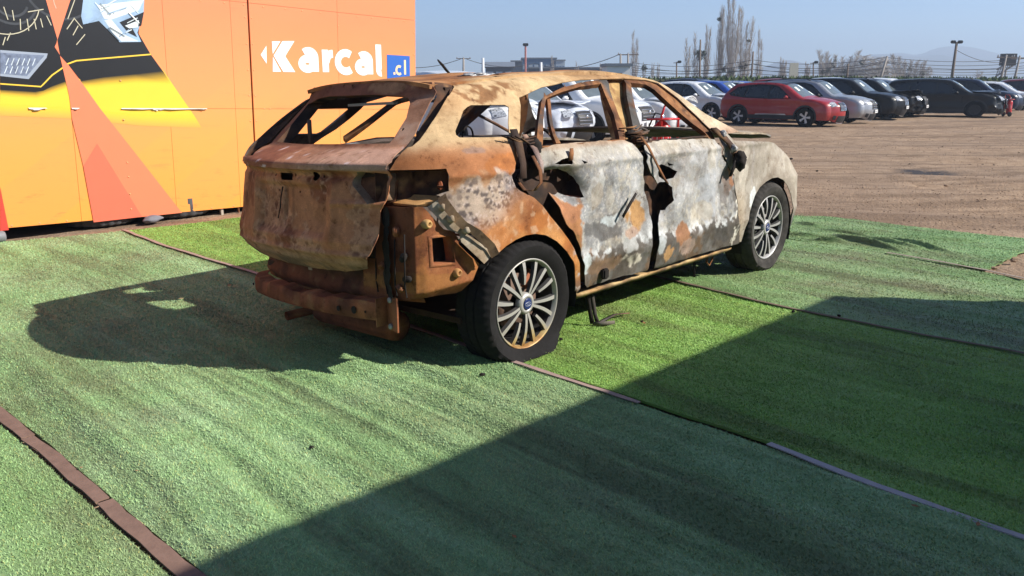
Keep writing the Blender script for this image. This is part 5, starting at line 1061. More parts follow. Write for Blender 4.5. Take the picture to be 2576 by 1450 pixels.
# latch and dangling door seals
MB().box((.615, sy(.615, .33, .015), .335), (.05, .03, .06), bev=.008).build('door_latch', M_CHAR, rdo)
ribbon('hanging_strip', [(.74, sy(.74, .7, .018), .645), (.80, sy(.8, .7, .02), .71), (.86, sy(.86, .76, .022), .765)], .018, None, .006, (.7, 0, -.7))
def wx(p): v = Vector(p)-CAR_O; return (v.dot(CF), v.dot(CL), p[2])
sl = [wx((.44, 4.71, .26)), wx((.435, 4.70, .18)), wx((.455, 4.69, .09)), wx((.47, 4.69, .012))]
ribbon('door_seal', sl, .028, None, .008, (.7, -.7, 0)); sl2 = [wx((.45, 4.73, .26)), wx((.465, 4.72, .16)), wx((.485, 4.70, .07)), wx((.50, 4.69, .014)), wx((.55, 4.76, .02)), wx((.62, 4.83, .03)), wx((.70, 4.89, .02))]
ribbon('door_seal', sl2, .026, lambda V: paint_rust(V, (.07, .06, .055), (.2, .17, .12), (.03, .028, .026)), .007, (.7, -.7, 0))
ribbon('door_seal', [wx((.47, 4.685, .014)), wx((.52, 4.67, .016)), wx((.60, 4.70, .02))], .022, lambda V: paint_rust(V, (.2, .18, .15), (.3, .28, .24), (.08, .07, .06)), .006, (0, 0, 1))
ribbon('door_seal', [wx((1.27, 5.73, .23)), wx((1.275, 5.725, .14)), wx((1.28, 5.72, .05))], .014, None, .007, (.7, -.7, 0))
ribbon('hose_loop', [(2.06, -.78, .25), (2.02, -.78, .16), (2.06, -.78, .13), (2.10, -.78, .17), (2.11, -.78, .25)], .012, paint_frame, .006, (0, 1, 0))

# the whole shell leans a little to its left on the collapsed springs; wheels and dangling seals stay put
def lean(o):
    for ch in o.children:
        if ch.name.split('.')[0] in ('rear_wheel', 'front_wheel', 'door_seal'): continue
        if ch.type == 'MESH' and not ch.data.get('leaned'):
            V = np.zeros(len(ch.data.vertices)*3, np.float32); ch.data.vertices.foreach_get('co', V); V = V.reshape(-1, 3); V[:, 2] -= .03*(V[:, 1]+.9); ch.data.vertices.foreach_set('co', V.ravel()); ch.data.update(); ch.data['leaned'] = 1
        lean(ch)
lean(car)
# ------------------------------------------------------------------ parked cars
def cat_rom(pts, per=7):
    P = [np.array(p[:2], float) for p in pts]; out = []; tg = []
    for i in range(len(P)-1):
        p0, p1, p2, p3 = P[max(i-1, 0)], P[i], P[i+1], P[min(i+2, len(P)-1)]
        for k in range(per):
            t = k/per
            a, b = .5*(p2-p0), .5*(p3-p1)
            lim = np.linalg.norm(p2-p1)
            for v in (a, b):
                n = np.linalg.norm(v)
                if n > lim: v *= lim/n
            q = (2*t**3-3*t*t+1)*p1+(t**3-2*t*t+t)*a+(-2*t**3+3*t*t)*p2+(t**3-t*t)*b; out.append(tuple(q)); tg.append(pts[i][2])
    out.append(tuple(P[-1])); tg.append(pts[-1][2]); return out, tg
ARCH = {
 'compact': dict(L=4.3, W=1.78, wb=2.6, wr=.335, belt=.98, con=[(-2.02, .30, 'rb'), (-2.13, .45, 'rb'), (-2.15, .68, 'tg'), (-2.10, .92, 'tg'), (-1.98, 1.06, 'rw'), (-1.62, 1.44, 'roof'), (-1.2, 1.53, 'roof'), (-.5, 1.56, 'roof'), (.05, 1.54, 'roof'), (.42, 1.46, 'ws'), (1.12, 1.03, 'hood'), (1.55, .97, 'hood'), (1.95, .88, 'hood'), (2.10, .78, 'fr'), (2.15, .62, 'fr'), (2.15, .40, 'fr'), (2.08, .24, 'fr')],
   win=[[(.72, 1.02), (.42, 1.24), (.17, 1.405), (-.08, 1.44), (-.10, 1.02)], [(-.16, 1.02), (-.14, 1.44), (-.60, 1.455), (-.98, 1.42), (-1.08, 1.05)], [(-1.14, 1.07), (-1.06, 1.40), (-1.40, 1.35), (-1.66, 1.16), (-1.60, 1.12)]]),
 'tall': dict(L=4.6, W=1.85, wb=2.7, wr=.36, belt=1.06, con=[(-2.2, .33, 'rb'), (-2.30, .5, 'rb'), (-2.32, .75, 'tg'), (-2.28, 1.0, 'tg'), (-2.18, 1.12, 'rw'), (-1.92, 1.55, 'roof'), (-1.6, 1.66, 'roof'), (-.8, 1.71, 'roof'), (-.1, 1.70, 'roof'), (.42, 1.61, 'ws'), (1.10, 1.13, 'hood'), (1.6, 1.07, 'hood'), (2.05, .98, 'hood'), (2.22, .86, 'fr'), (2.28, .66, 'fr'), (2.27, .42, 'fr'), (2.18, .26, 'fr')],
   win=[[(.72, 1.11), (.42, 1.36), (.18, 1.53), (-.10, 1.575), (-.12, 1.10)], [(-.18, 1.10), (-.16, 1.58), (-.70, 1.59), (-1.08, 1.57), (-1.16, 1.12)], [(-1.22, 1.13), (-1.14, 1.56), (-1.66, 1.49), (-1.90, 1.22), (-1.84, 1.16)]])}
def paintm(name, c, metal=.0, rough=.28):
    if name in MATS: return MATS[name]
    t = NT(name); n = t.noise(3, 5, .7); d = t.noise(40, 3)
    dust = t.ramp(n, [(.45, .02), (.75, .12)])
    dk = max(c) < .06; col = t.mix(dust if not dk else t.ramp(n, [(.5, .0), (.8, .05)]), c, (.30, .25, .20)); return t.set(col, t.ramp(d, [(.3, rough), (.7, rough+.15)]), metal, .28 if dk else .5, .12 if dk else .5)
M_GLASS = (lambda t: t.set(t.mix(t.noise(4, 3), (.010, .012, .014), (.03, .034, .038)), .06, 0, .7))(NT('car_glass'))
M_SCREEN = (lambda t: t.set(t.mix(t.noise(3, 3), (.07, .085, .09), (.16, .19, .2)), .05, 0, .8))(NT('windscreen_glass'))
M_LAMP = (lambda t: t.set(t.ramp(t.noise(22, 3), [(.35, (.12, .125, .13)), (.5, (.45, .47, .5)), (.7, (.75, .77, .8))]), .1, .2, .7))(NT('headlamp_lens'))
M_CLAD = plain('cladding', (.028, .028, .03), .65, spec=.35, var=.25)
M_CHROME = plain('chrome', (.75, .75, .76), .18, .9, .5, .1); M_PAPER = plain('paper', (.72, .80, .78), .7, var=.1); M_PLATE = plain('plate_white', (.75, .75, .74), .5, var=.06); M_INK = plain('plate_ink', (.02, .02, .022), .5)
M_TAIL = plain('tail_lamp', (.3, .015, .012), .2)
CACHE = {}
def arch_meshes(kind):
    if kind in CACHE: return CACHE[kind]
    A = ARCH[kind]; con, tg = cat_rom(A['con']); C = np.array(con); Wd = A['W']/2; belt = A['belt']; wb = A['wb']; wr = A['wr']; zmax = C[:, 1].max()
    seg0, seg1 = C[:-1], C[1:]
    def dist(P):
        d = np.full(len(P), 9.)
        for a, b in zip(seg0, seg1):
            ab = b-a; t = np.clip(((P-a)@ab)/(ab@ab+1e-9), 0, 1); d = np.minimum(d, np.linalg.norm(P-a-t[:, None]*ab, axis=1))
        return d
    def ys(P, d=None):
        x, z = P[:, 0], P[:, 1]; d = dist(P) if d is None else d
        y = Wd-.03*np.clip((.5-z)/.3, 0, 1)**2-.26*np.clip((z-belt)/(zmax-belt), 0, 1)**1.15-.012*np.exp(-((z-.72)/.12)**2)+.014*np.exp(-((z-belt+.05)/.05)**2)
        y = y-.10*np.clip((np.abs(x)-1.35)/.85, 0, 1)**2.2
        up = np.clip((z-belt+.05)/.15, 0, 1); Rr = .11*(1-up)+.055*up+.08*np.clip((np.abs(x)-1.75)/.4, 0, 1)*(1-up)
        q = np.clip(1-d/Rr, 0, 1); return y-Rr*(1-np.sqrt(np.maximum(0, 1-q*q)))
    def arc(cx, r, a0, a1, n=16): return [(cx+r*math.cos(a0+(a1-a0)*k/n), wr+r*math.sin(a0+(a1-a0)*k/n)) for k in range(n+1)]
    ra = wr+.045; zb = .24; aa = math.asin((wr-zb)/ra)
    bot = arc(wb/2, ra, -aa, math.pi+aa)+arc(-wb/2, ra, -aa, math.pi+aa)
    side_poly = con+bot
    r = {}
    P, T = tri2d(side_poly, A['win'], .06); y = ys(P); VS = np.stack([P[:, 0], -y, P[:, 1]], 1); VL = VS*np.array([1, -1, 1])
    V = [VS, VL]; F = [T, T[:, ::-1]+len(VS)]; k0 = 2*len(VS)
    # middle strip over the contour
    ye = ys(C, np.zeros(len(C))); nu = 15; us = np.linspace(-1, 1, nu); tn = np.gradient(C, axis=0); tn /= np.linalg.norm(tn, axis=1)[:, None]; nr = np.stack([-tn[:, 1], tn[:, 0]], 1)
    bz = {'rb': .16, 'tg': .15, 'rw': .10, 'roof': .035, 'ws': .10, 'hood': .05, 'fr': .25}
    bb = np.array([bz[t] for t in tg]); bb = np.convolve(np.pad(bb, 4, 'edge'), np.ones(9)/9, 'valid')
    def surf(i, u, off=0.):
        "point on the strip at contour index i (float) and u in -1..1"
        i0 = int(min(len(C)-2, math.floor(i))); t = i-i0; c = C[i0]*(1-t)+C[i0+1]*t; n_ = nr[i0]*(1-t)+nr[i0+1]*t; e = ye[i0]*(1-t)+ye[i0+1]*t; b_ = bb[i0]*(1-t)+bb[i0+1]*t
        m = b_*(1-abs(u)**2.2)+off; return (c[0]+n_[0]*m, u*e, c[1]+n_[1]*m)
    SV = np.array([surf(i, u) for i in range(len(C)) for u in us]); i_ = np.arange(len(C)*nu).reshape(len(C), nu)
    idx = {t: [i for i, q in enumerate(tg) if q == t] for t in set(tg)}
    SF = []
    for i in range(len(C)-1):
        for j in range(nu-1):
            if tg[i] in ('ws', 'rw') and 1 <= j < nu-2: continue
            SF.append((i_[i, j], i_[i, j+1], i_[i+1, j+1], i_[i+1, j]))
    V.append(SV); Fq = [tuple(int(v)+k0 for v in f) for f in SF]
    r['body'] = meshof(np.concatenate(V), [tuple(f) for f in np.concatenate(F)]+Fq, True)
    def patchm(i0, i1, u0, u1, off, n=8, m=10):
        Vp = [surf(i0+(i1-i0)*a/n, u0+(u1-u0)*b/m, off) for a in range(n+1) for b in range(m+1)]
        return meshof(Vp, [(a*(m+1)+b, a*(m+1)+b+1, (a+1)*(m+1)+b+1, (a+1)*(m+1)+b) for a in range(n) for b in range(m)], True)
    r['patch'] = patchm; r['surf'] = surf; r['idx'] = idx
    def rng(t): return idx[t][0], idx[t][-1]+1
    a, b = rng('ws'); r['windscreen'] = patchm(a, b, us[1], us[-2], -.004); r['ws'] = (a, b)
    a, b = rng('rw'); r['rear_screen'] = patchm(a, b, us[1], us[-2], -.004)
    r['fr'] = rng('fr'); r['hood'] = rng('hood'); r['tg'] = rng('tg')
    # side glass, cladding, doors
    def sidem(poly, off, h=.09, th=.0):
        P, T = tri2d(poly, [], h); y = ys(P)+off; return [meshof(np.stack([P[:, 0], s*y, P[:, 1]], 1), T if s < 0 else T[:, ::-1], True) for s in (-1, 1)]
    r['glass'] = [sidem(w, -.008) for w in A['win']]
    ro, ri = ra+.055, ra-.004
    r['arch'] = [sidem([(cx+ro*math.cos(t), wr+ro*math.sin(t)) for t in np.linspace(-aa, math.pi+aa, 20)]+[(cx+ri*math.cos(t), wr+ri*math.sin(t)) for t in np.linspace(math.pi+aa, -aa, 20)], .010, .05) for cx in (wb/2, -wb/2)]
    x0, x1 = wb/2-ra-.055, -wb/2+ra+.055
    bandp = [A['win'][0][0], A['win'][0][1], A['win'][0][2], (A['win'][0][3][0], A['win'][0][3][1]+.02), (A['win'][1][2][0], A['win'][1][2][1]+.02), (A['win'][1][3][0], A['win'][1][3][1]+.025), (A['win'][2][2][0], A['win'][2][2][1]+.03), (A['win'][2][3][0]-.03, A['win'][2][3][1]), (A['win'][2][4][0], A['win'][2][4][1]-.03), (A['win'][1][4][0], A['win'][1][4][1]-.02), (A['win'][0][4][0], A['win'][0][4][1]-.02)]
    cx_, cz_ = np.mean(np.array(bandp), 0); bo_ = [(cx_+(x-cx_)*1.035, cz_+(z-cz_)*1.10) for x, z in bandp]
    def bandm():
        P, T = tri2d(bo_, A['win'], .06); y = ys(P)+.004; return [meshof(np.stack([P[:, 0], s*y, P[:, 1]], 1), T if s < 0 else T[:, ::-1], True) for s in (-1, 1)]
    r['band'] = bandm()
    r['sillclad'] = sidem([(x0, .25), (x0, .40), (x1, .40), (x1, .25)], .010, .12)
    r['sillbar'] = sidem([(x0-.25, .405), (x0-.3, .45), (x1+.3, .43), (x1+.25, .40)], .020, .12)
    xf, xm, xr = .86, -.13, x1+.10
    r['doors'] = [sidem([(xf, .46), (xf-.02, belt-.09), (xf-.12, belt-.01), (xm+.008, belt-.01), (xm+.008, .46)], .004, .08), sidem([(xm-.008, .46), (xm-.008, belt-.01), (xr-.10, belt-.01), (xr-.06, .80), (xr+.16, .62), (xr+.14, .46)], .004, .08)]
    # under-body tray and arch liners
    ub = MB().box((0, 0, .34), (A['L']*.86, A['W']*.72, .22)); r['tray'] = ub.mesh()
    # wheel meshes
    w = wr; ty = MB().lathe([(w*.66, -.02), (w*.74, 0.), (w*.92, .0), (w, .025), (w, .19), (w*.9, .21), (w*.66, .2)], 40, 'y'); r['tyre'] = ty.mesh(True)
    def rimm(nsp, wid, two=False):
        b = MB().lathe([(w*.69, .012), (w*.665, -.004), (w*.62, .01), (w*.60, .16)], 36, 'y', m=1); b.lathe([(w*.16, .02), (w*.15, .004), (.001, .003)], 16, 'y', m=0); b.lathe([(w*.6, .11), (.001, .11)], 24, 'y', m=1)
        for k in range(nsp):
            a = 2*math.pi*k/nsp; q = Matrix.Rotation(-a, 3, 'Y')
            for t in ((-.13, .13) if two else (0,)):
                qq = Matrix.Rotation(-a-t, 3, 'Y'); v = [qq @ Vector(p) for p in ((w*.12, .012, -wid*.5), (w*.12, .012, wid*.5), (w*.66, .002, wid*.9), (w*.66, .002, -wid*.9))]; b.plate([tuple(p) for p in v], -.03, m=0)
        return b.mesh(False)
    r['rims'] = {'star': rimm(5, .05), 'twin': rimm(5, .032, True), 'multi': rimm(10, .03), 'steel': None}
    st = MB().lathe([(w*.69, .012), (w*.665, -.004), (w*.62, .02), (w*.5, .03), (w*.42, .012), (w*.2, .012), (.001, .02)], 32, 'y', m=0)
    for k in range(12):
        a = 2*math.pi*k/12; st.lathe([(.018, .014), (.0005, .0135)], 8, 'y', (w*.5*math.cos(a), 0.006, w*.5*math.sin(a)), m=1)
    r['rims']['steel'] = st.mesh()
    r['dist'] = dist; r['ys'] = ys; CACHE[kind] = r; return r
def ground_z(x, y): return float(ground_h(np.array([x]), np.array([y]))[0])
def inst(name, me, mat, parent, loc=(0, 0, 0), rot=(0, 0, 0), scale=(1, 1, 1)):
    if not me.materials:
        for m in (mat if isinstance(mat, list) else [mat]): me.materials.append(m)
    o = bpy.data.objects.new(name, me); COL.objects.link(o); o.parent = parent; o.location = loc; o.rotation_euler = rot; o.scale = scale
    ml = mat if isinstance(mat, list) else [mat]
    for k, m in enumerate(ml):
        if k < len(o.material_slots): o.material_slots[k].link = 'OBJECT'; o.material_slots[k].material = m
    return o
M_SPK = plain('spoke_bright', (.55, .55, .56), .35, .4); M_RIMD = plain('rim_dark', (.02, .02, .021), .5)
def parked_car(kind, fw, head, body, label, sc=(1, 1, 1), rim='star', clad=True, rails=False, roofm=None, damage=0, grille='bars', stickers=1, dark_rim=False, bar=None, plate=True, seed=0, lampm=None, open_hood=False, band=True):
    A = ARCH[kind]; r = arch_meshes(kind); rnd = random.Random(seed+5)
    hd = Vector((math.cos(head), math.sin(head), 0)); rt = Vector((hd.y, -hd.x, 0)); fwv = Vector((fw[0], fw[1], 0))
    cen = fwv-hd*(A['wb']/2*sc[0])-rt*(A['W']/2*sc[1]-.05); gz = ground_z(cen.x, cen.y)
    t = empty('parked_car', (cen.x, cen.y, gz), head, label, 'car', 'cars parked in the yard'); t.scale = sc
    bo = inst('body', r['body'], body, t)
    surf, patchm = r['surf'], r['patch']
    if damage:
        me = r['body'].copy(); bo.data = me; V = np.zeros(len(me.vertices)*3); me.vertices.foreach_get('co', V); V = V.reshape(-1, 3)
        m = sst(1.35, 2.2, V[:, 0])*damage; n_ = np.stack([fbm(V*3.1+seed, 3, 3), fbm(V*3.1+seed+9, 3, 4), fbm(V*3.1+seed+5, 3, 6)], 1)-.5
        V = V+n_*m[:, None]*np.array([.42, .25, .40]); V[:, 0] -= m*.12; me.vertices.foreach_set('co', V.ravel()); me.update()
    for k, g in enumerate(r['glass']):
        for s in (0, 1): inst('side_window', g[s], M_GLASS, t)
    if band:
        for s in (0, 1): inst('window_surround', r['band'][s], PK, t)
    inst('windscreen', r['windscreen'], M_SCREEN, t); inst('rear_window', r['rear_screen'], M_GLASS, t)
    for d in r['doors']:
        do = inst('door', d[0], body, t); inst('door', d[1], body, t)
    for xh in (-.02, -1.0):
        mb = MB().box((xh, -(A['W']/2+.006), A['belt']-.12), (.17, .02, .028), bev=.006); mb.build('door_handle', body if not dark_rim else M_BLACKP, t)
    for s in (-1, 1):
        b = MB().box((.60, s*(A['W']/2+.10), A['belt']+.06), (.12, .19, .13), bev=.035).box((.62, s*(A['W']/2-.02), A['belt']+.01), (.07, .12, .04)); b.build('mirror', M_BLACKP if (rnd.random() < .6) else body, t, True)
    if clad:
        for q in r['arch']: inst('arch_trim', q[0], M_CLAD, t); inst('arch_trim', q[1], M_CLAD, t)
        inst('sill_trim', r['sillclad'][0], M_CLAD, t); inst('sill_trim', r['sillclad'][1], M_CLAD, t)
    if bar: inst('sill_strip', r['sillbar'][0], bar, t)
    inst('underbody', r['tray'], M_CHAR, t)
    for sx in (1, -1):
        for s in (-1, 1):
            w = empty('wheel', (sx*A['wb']/2, s*(A['W']/2-.035), A['wr']-.004), parent=t); fl = (0, 0, 0) if s < 0 else (0, 0, math.pi)
            inst('tyre', r['tyre'], M_RUBBER, w, rot=fl); inst('rim', r['rims'][rim], [M_RIMD if dark_rim else (M_STEEL if rim == 'steel' else M_SPK), M_RIMD], w, rot=fl)
    f0, f1 = r['fr']; h0, h1 = r['hood']; L = f1-f0; w0, w1 = r['ws']
    if roofm:
        a, b = r['idx']['roof'][0], r['idx']['roof'][-1]+1; o = link('roof_skin', patchm(a, b, -.97, .97, .003, 16, 10), roofm, t)
    if damage < .9:
        if damage == 0 or rnd.random() < .5: link('headlamp', patchm(f0-3.0, f0+L*.16, .60, .985, .012), M_LAMP if lampm is None else lampm, t)
        link('headlamp', patchm(f0-3.0, f0+L*.16, -.985, -.60, .012), M_LAMP if lampm is None else lampm, t)
        g = link('grille', patchm(f0+L*.02, f0+L*.42, -.46, .46, .014), M_BLACKP, t)
        nb = 5 if grille == 'bars' else 7
        for k in range(nb):
            q = f0+L*(.04+.36*k/(nb-1)); mb = MB().tube([surf(q, u, .022) for u in np.linspace(-.43, .43, 9)], .008 if grille == 'bars' else .006, 5); mb.build('grille_bar', M_CHROME, g)
        if grille == 'mesh':
            for u in np.linspace(-.4, .4, 9): MB().tube([surf(q, u, .022) for q in np.linspace(f0+L*.04, f0+L*.40, 4)], .006, 4).build('grille_bar', M_CHROME, g)
        lg = MB().lathe([(.045, 0), (.045, .012), (.03, .016), (.001, .016)], 16, 'x'); p = surf(f0+L*.2, 0, .02); o = lg.build('badge', M_CHROME, t, True); o.location = p
        link('lower_intake', patchm(f0+L*.60, f0+L*.86, -.60, .60, .010), M_BLACKP, t)
        link('skid_plate', patchm(f0+L*.90, f0+L*1.0, -.55, .55, .014), M_SPK, t)
        for s in (-1, 1): link('fog_lamp', patchm(f0+L*.60, f0+L*.78, min(s*.70, s*.88), max(s*.70, s*.88), .012, 3, 3), M_BLACKP, t)
    else:
        b = MB().box((A['L']/2-.28, 0, .55), (.12, A['W']*.66, .12), bev=.02).box((A['L']/2-.32, 0, .80), (.08, A['W']*.7, .06)).box((A['L']/2-.4, .1, .66), (.05, .6, .36)); b.build('radiator_frame', M_BLACKP, t)
        link('headlamp', patchm(f0-3.0, f0+L*.16, -.985, -.62, -.02), M_LAMP, t)
    if plate:
        p = Vector(surf(f0+L*.50, 0, .03)); pl = MB().box((0, 0, 0), (.012, .36, .125)).build('number_plate', M_PLATE, t); pl.location = p
        b = MB()
        for k, dy in enumerate((-.13, -.085, -.03, .015, .07, .115)):
            b.box((.0075, dy, -.003), (.002, .012, .06)); b.box((.0075, dy+.014, .02 if k % 2 else -.025), (.002, .016, .012))
        b.build('plate_characters', M_INK, pl)
    for k in range(stickers):
        u0 = (-.62, .05, .35)[k % 3]; q0 = w0+(w1-w0)*(.30, .18, .62)[k % 3]; sk = link('paper', patchm(q0, q0+(w1-w0)*.26, u0, u0+.20, .004, 2, 2), M_PAPER, t)
    if rails:
        for s in (-1, 1):
            a, b = r['idx']['roof'][2], r['idx']['roof'][-1]-3; MB().tube([tuple(Vector(surf(q, s*.93, .05 if 0 < k < 9 else .0))) for k, q in enumerate(np.linspace(a, b, 10))], .018, 6).build('roof_rail', M_BLACKP, t, True)
    if damage or open_hood:
        q0, q1 = h0+1.5, f0-1; sh = MB(); n, m = 8, 10; V = []
        for a in range(n+1):
            for b_ in range(m+1):
                u = -.9+1.8*b_/m; v = Vector(surf(q0+(q1-q0)*a/n, u, .03)); lift = (a/n)**1.5*(.12+.10*damage)*(1+.5*math.sin(u*3+seed))+(.06*damage)*(rnd.random()-.5)*(a/n); V.append((v.x-.1*damage*a/n, v.y, v.z+lift))
        hm = mk('bonnet', V, [(a*(m+1)+b_, a*(m+1)+b_+1, (a+1)*(m+1)+b_+1, (a+1)*(m+1)+b_) for a in range(n) for b_ in range(m)], body, t, True); md = hm.modifiers.new('t', 'SOLIDIFY'); md.thickness = .02
    for s in (-1, 1): link('tail_lamp', patchm(r['tg'][0]+6, r['tg'][1]-3, min(s*.72, s*.99), max(s*.72, s*.99), .012, 4, 4), M_TAIL, t)
    return t
PW = paintm('white_paint', (.74, .75, .76)); PR = paintm('red_paint', (.30, .004, .006)); PB = paintm('blue_paint', (.015, .07, .36)); PS = paintm('silver_paint', (.36, .37, .39), .5); PK = paintm('black_paint', (.008, .008, .009)); PN = paintm('navy_paint', (.015, .022, .045)); PM = paintm('maroon_paint', (.14, .015, .018)); PLB = paintm('pale_blue_paint', (.60, .64, .72)); PG = paintm('grey_paint', (.12, .125, .13), .3); PBR = paintm('bright_red_paint', (.42, .015, .015))
H0 = math.atan2(-.65, .76)
rowd = Vector((.65, .76, 0)); P0 = Vector((10.6, 30.9, 0))
def rp(k): v = P0+rowd*2.6*k; return (v.x, v.y)
parked_car('compact', rp(0), H0, PR, 'dark red crossover with black roof and five-spoke wheels, foremost in the row', rim='star', roofm=PK, bar=M_SPK, stickers=3, grille='mesh', plate=False, seed=1, sc=(1, 1, 1))
parked_car('tall', rp(1.25), H0+.05, PS, 'silver SUV with dark roof rails peering out behind the red crossover', rails=True, roofm=PN, stickers=2, seed=2, sc=(1, 1, .97))
parked_car('tall', rp(2.75), H0+.03, PK, 'black SUV with wide gold-toned grille, between silver SUV and damaged black one', grille='mesh', dark_rim=True, stickers=1, seed=3, sc=(1.02, 1, .98))
parked_car('tall', rp(3.9), H0+.03, PK, 'black SUV with crumpled bonnet and smashed nose beside the white SUV', rails=True, damage=.8, stickers=1, seed=4, dark_rim=True, sc=(1.02, 1, .99))
parked_car('tall', rp(4.85), H0+.02, PW, 'white SUV with dark mesh grille behind the smashed black one', grille='mesh', stickers=1, seed=5)
parked_car('tall', (20.9, 38.6), -.42, PK, 'long black SUV standing side-on at the right with broken nose', sc=(1.10, 1.03, 1.0), damage=.6, dark_rim=True, stickers=1, seed=6)
parked_car('tall', (24.6, 43.4), -.5, PN, 'navy SUV half hidden behind the long black SUV', stickers=1, seed=7, rails=True)
parked_car('compact', (28.2, 47.5), -.5, PW, 'white car at the right edge beyond the red extinguisher', stickers=1, seed=8, sc=(1.05, 1, 1.0))
parked_car('tall', (32.8, 51.0), -.45, PM, 'maroon SUV cut by the right edge of the picture', stickers=0, seed=9)
parked_car('compact', (8.3, 35.6), H0, PW, 'white crossover with black grille opening left of the red one', roofm=None, stickers=2, seed=10, open_hood=True, grille='bars', sc=(1, 1, 1.02))
parked_car('compact', (10.2, 39.0), H0, PB, 'blue crossover between white and red crossovers', stickers=2, seed=11, sc=(1, 1, 1.02))
parked_car('tall', (10.6, 45.0), H0, PN, 'dark SUV with roof rails far behind the blue crossover', rails=True, stickers=1, seed=12)
parked_car('compact', (13.2, 46.0), H0, PW, 'white car far behind the red crossover roof', stickers=0, seed=13, roofm=PB)
parked_car('tall', (16.8, 49.5), H0, PBR, 'bright red SUV roof showing behind the red crossover', stickers=0, seed=14, rails=True)
parked_car('tall', (22.2, 55.0), H0, PLB, 'pale blue van roof showing above the silver SUV', stickers=0, seed=15, sc=(1.1, 1, 1.05))
parked_car('tall', (28.5, 60.0), H0, PLB, 'pale blue car glimpsed in the gap left of the long black SUV', stickers=0, seed=25, sc=(1, 1, .95))
# nearer row seen through the burnt car's window openings
H1 = -.72
parked_car('tall', (-1.17, 18.2), -.95, PW, 'white pickup-like SUV with number plate, seen through the quarter window', stickers=1, seed=16, sc=(1.05, 1, 1.0), grille='bars', open_hood=True)
parked_car('tall', (.42, 20.5), H1, PLB, 'white hatchback with torn-off front corner, seen through the rear door window', damage=.55, stickers=1, seed=17, plate=False, rim='steel', sc=(.92, .98, .92))
parked_car('tall', (1.9, 25.0), H1, PLB, 'pale silver van on steel wheels behind the smashed white hatchback', stickers=2, seed=18, rim='steel', clad=False, sc=(1.0, 1, 1.02))
parked_car('tall', (2.05, 21.9), H1, PW, 'white SUV with slatted grille seen between the door pillars', stickers=2, seed=19)
parked_car('tall', (3.9, 24.9), H1, PW, 'white car with red-lined bumper seen through the front door window', stickers=1, seed=20, lampm=M_LAMP, bar=PBR, damage=.3)
parked_car('compact', (4.6, 29.0), H1, PS, 'silver car behind the white ones, seen under the front pillar', stickers=2, seed=21)
# wheeled fire extinguishers
def trolley(loc, rz, s, label):
    t = empty('extinguisher_trolley', (loc[0], loc[1], ground_z(*loc)), rz, label, 'extinguisher'); t.scale = (s, s, s)
    mr = plain('extinguisher_red', (.52, .02, .02), .35)
    MB().lathe([(.0005, .12), (.10, .12), (.13, .16), (.135, .22), (.135, .72), (.12, .80), (.06, .86), (.03, .88), (.0005, .88)], 28, 'z').build('cylinder', mr, t, True)
    b = MB()
    for y in (-.17, .17): b.tube([(-.15, y, .12), (-.15, y, .95), (-.20, y, 1.08)], .016, 8)
    b.tube([(-.20, -.17, 1.08), (-.215, -.12, 1.13), (-.215, .12, 1.13), (-.20, .17, 1.08)], .016, 8); b.box((-.03, 0, .90), (.30, .40, .025), bev=.006); b.box((-.05, 0, .13), (.24, .30, .02)); b.build('frame', mr, t, True)
    for y in (-.22, .22): MB().lathe([(.05, -.02), (.12, -.025), (.13, 0), (.12, .025), (.05, .02), (.001, .02)], 24, 'y', (-.12, y, .128)).build('wheel', M_RUBBER, t, True)
    MB().tube([(0, 0, .88), (0, 0, .96), (.09, .05, .98), (.15, .10, .80), (.15, .10, .3)], .013, 8).build('hose', M_BLACKP, t, True)
    MB().lathe([(.03, .88), (.035, .93), (.02, .97), (.0005, .975)], 14, 'z').build('valve', M_CHROME, t, True)
    MB().lathe([(.1362, .42), (.1362, .66)], 10, 'z').build('label_band', plain('ext_label', (.6, .6, .6), .5), t)
trolley((2.13, 12.1), 2.2, 1.0, 'red wheeled fire extinguisher trolley seen through the front door window'); trolley((22.9, 39.4), .2, .86, 'red wheeled fire extinguisher in front of the long black SUV')
# ------------------------------------------------------------------ far setting: bank, poles, wires, trees, sheds, hills
def bank_h(x, y):
    c = 66-.10*(x-15); return 1.78*np.exp(-((y-c)/4.2)**4)*(.9+.2*n2(x, y, .08, 2, 71)).reshape(np.shape(x))*sst(-2, 10, x)
xs = np.linspace(-6, 120, 260); ysb = np.linspace(-9, 9, 40); X, Yo = np.meshgrid(xs, ysb); Y = 66-.10*(X-15)+Yo
Z = -.3+bank_h(X.ravel(), Y.ravel()).reshape(X.shape)+.25*(n2(X, Y, .7, 4, 73).reshape(X.shape)-.5)*np.exp(-(Yo/6)**4)
i = np.arange(X.size).reshape(X.shape); F = np.stack([i[:-1, :-1], i[:-1, 1:], i[1:, 1:], i[1:, :-1]], -1).reshape(-1, 4)
t = NT('bank_grass'); a = t.noise(.5, 6, .7); b = t.noise(4, 5, .7)
c = t.mix(t.ramp(a, [(.42, 0.), (.58, 1.)]), (.12, .10, .075), (.075, .105, .04)); c = t.mix(t.ramp(b, [(.35, .5), (.6, 0.)]), c, (.05, .055, .03)); t.bump(b, .8, .15); t.set(c, .95, 0, .1)
o = mk('bank', np.stack([X.ravel(), Y.ravel(), Z.ravel()], 1), F, t.m, None, True); o['kind'] = 'structure'
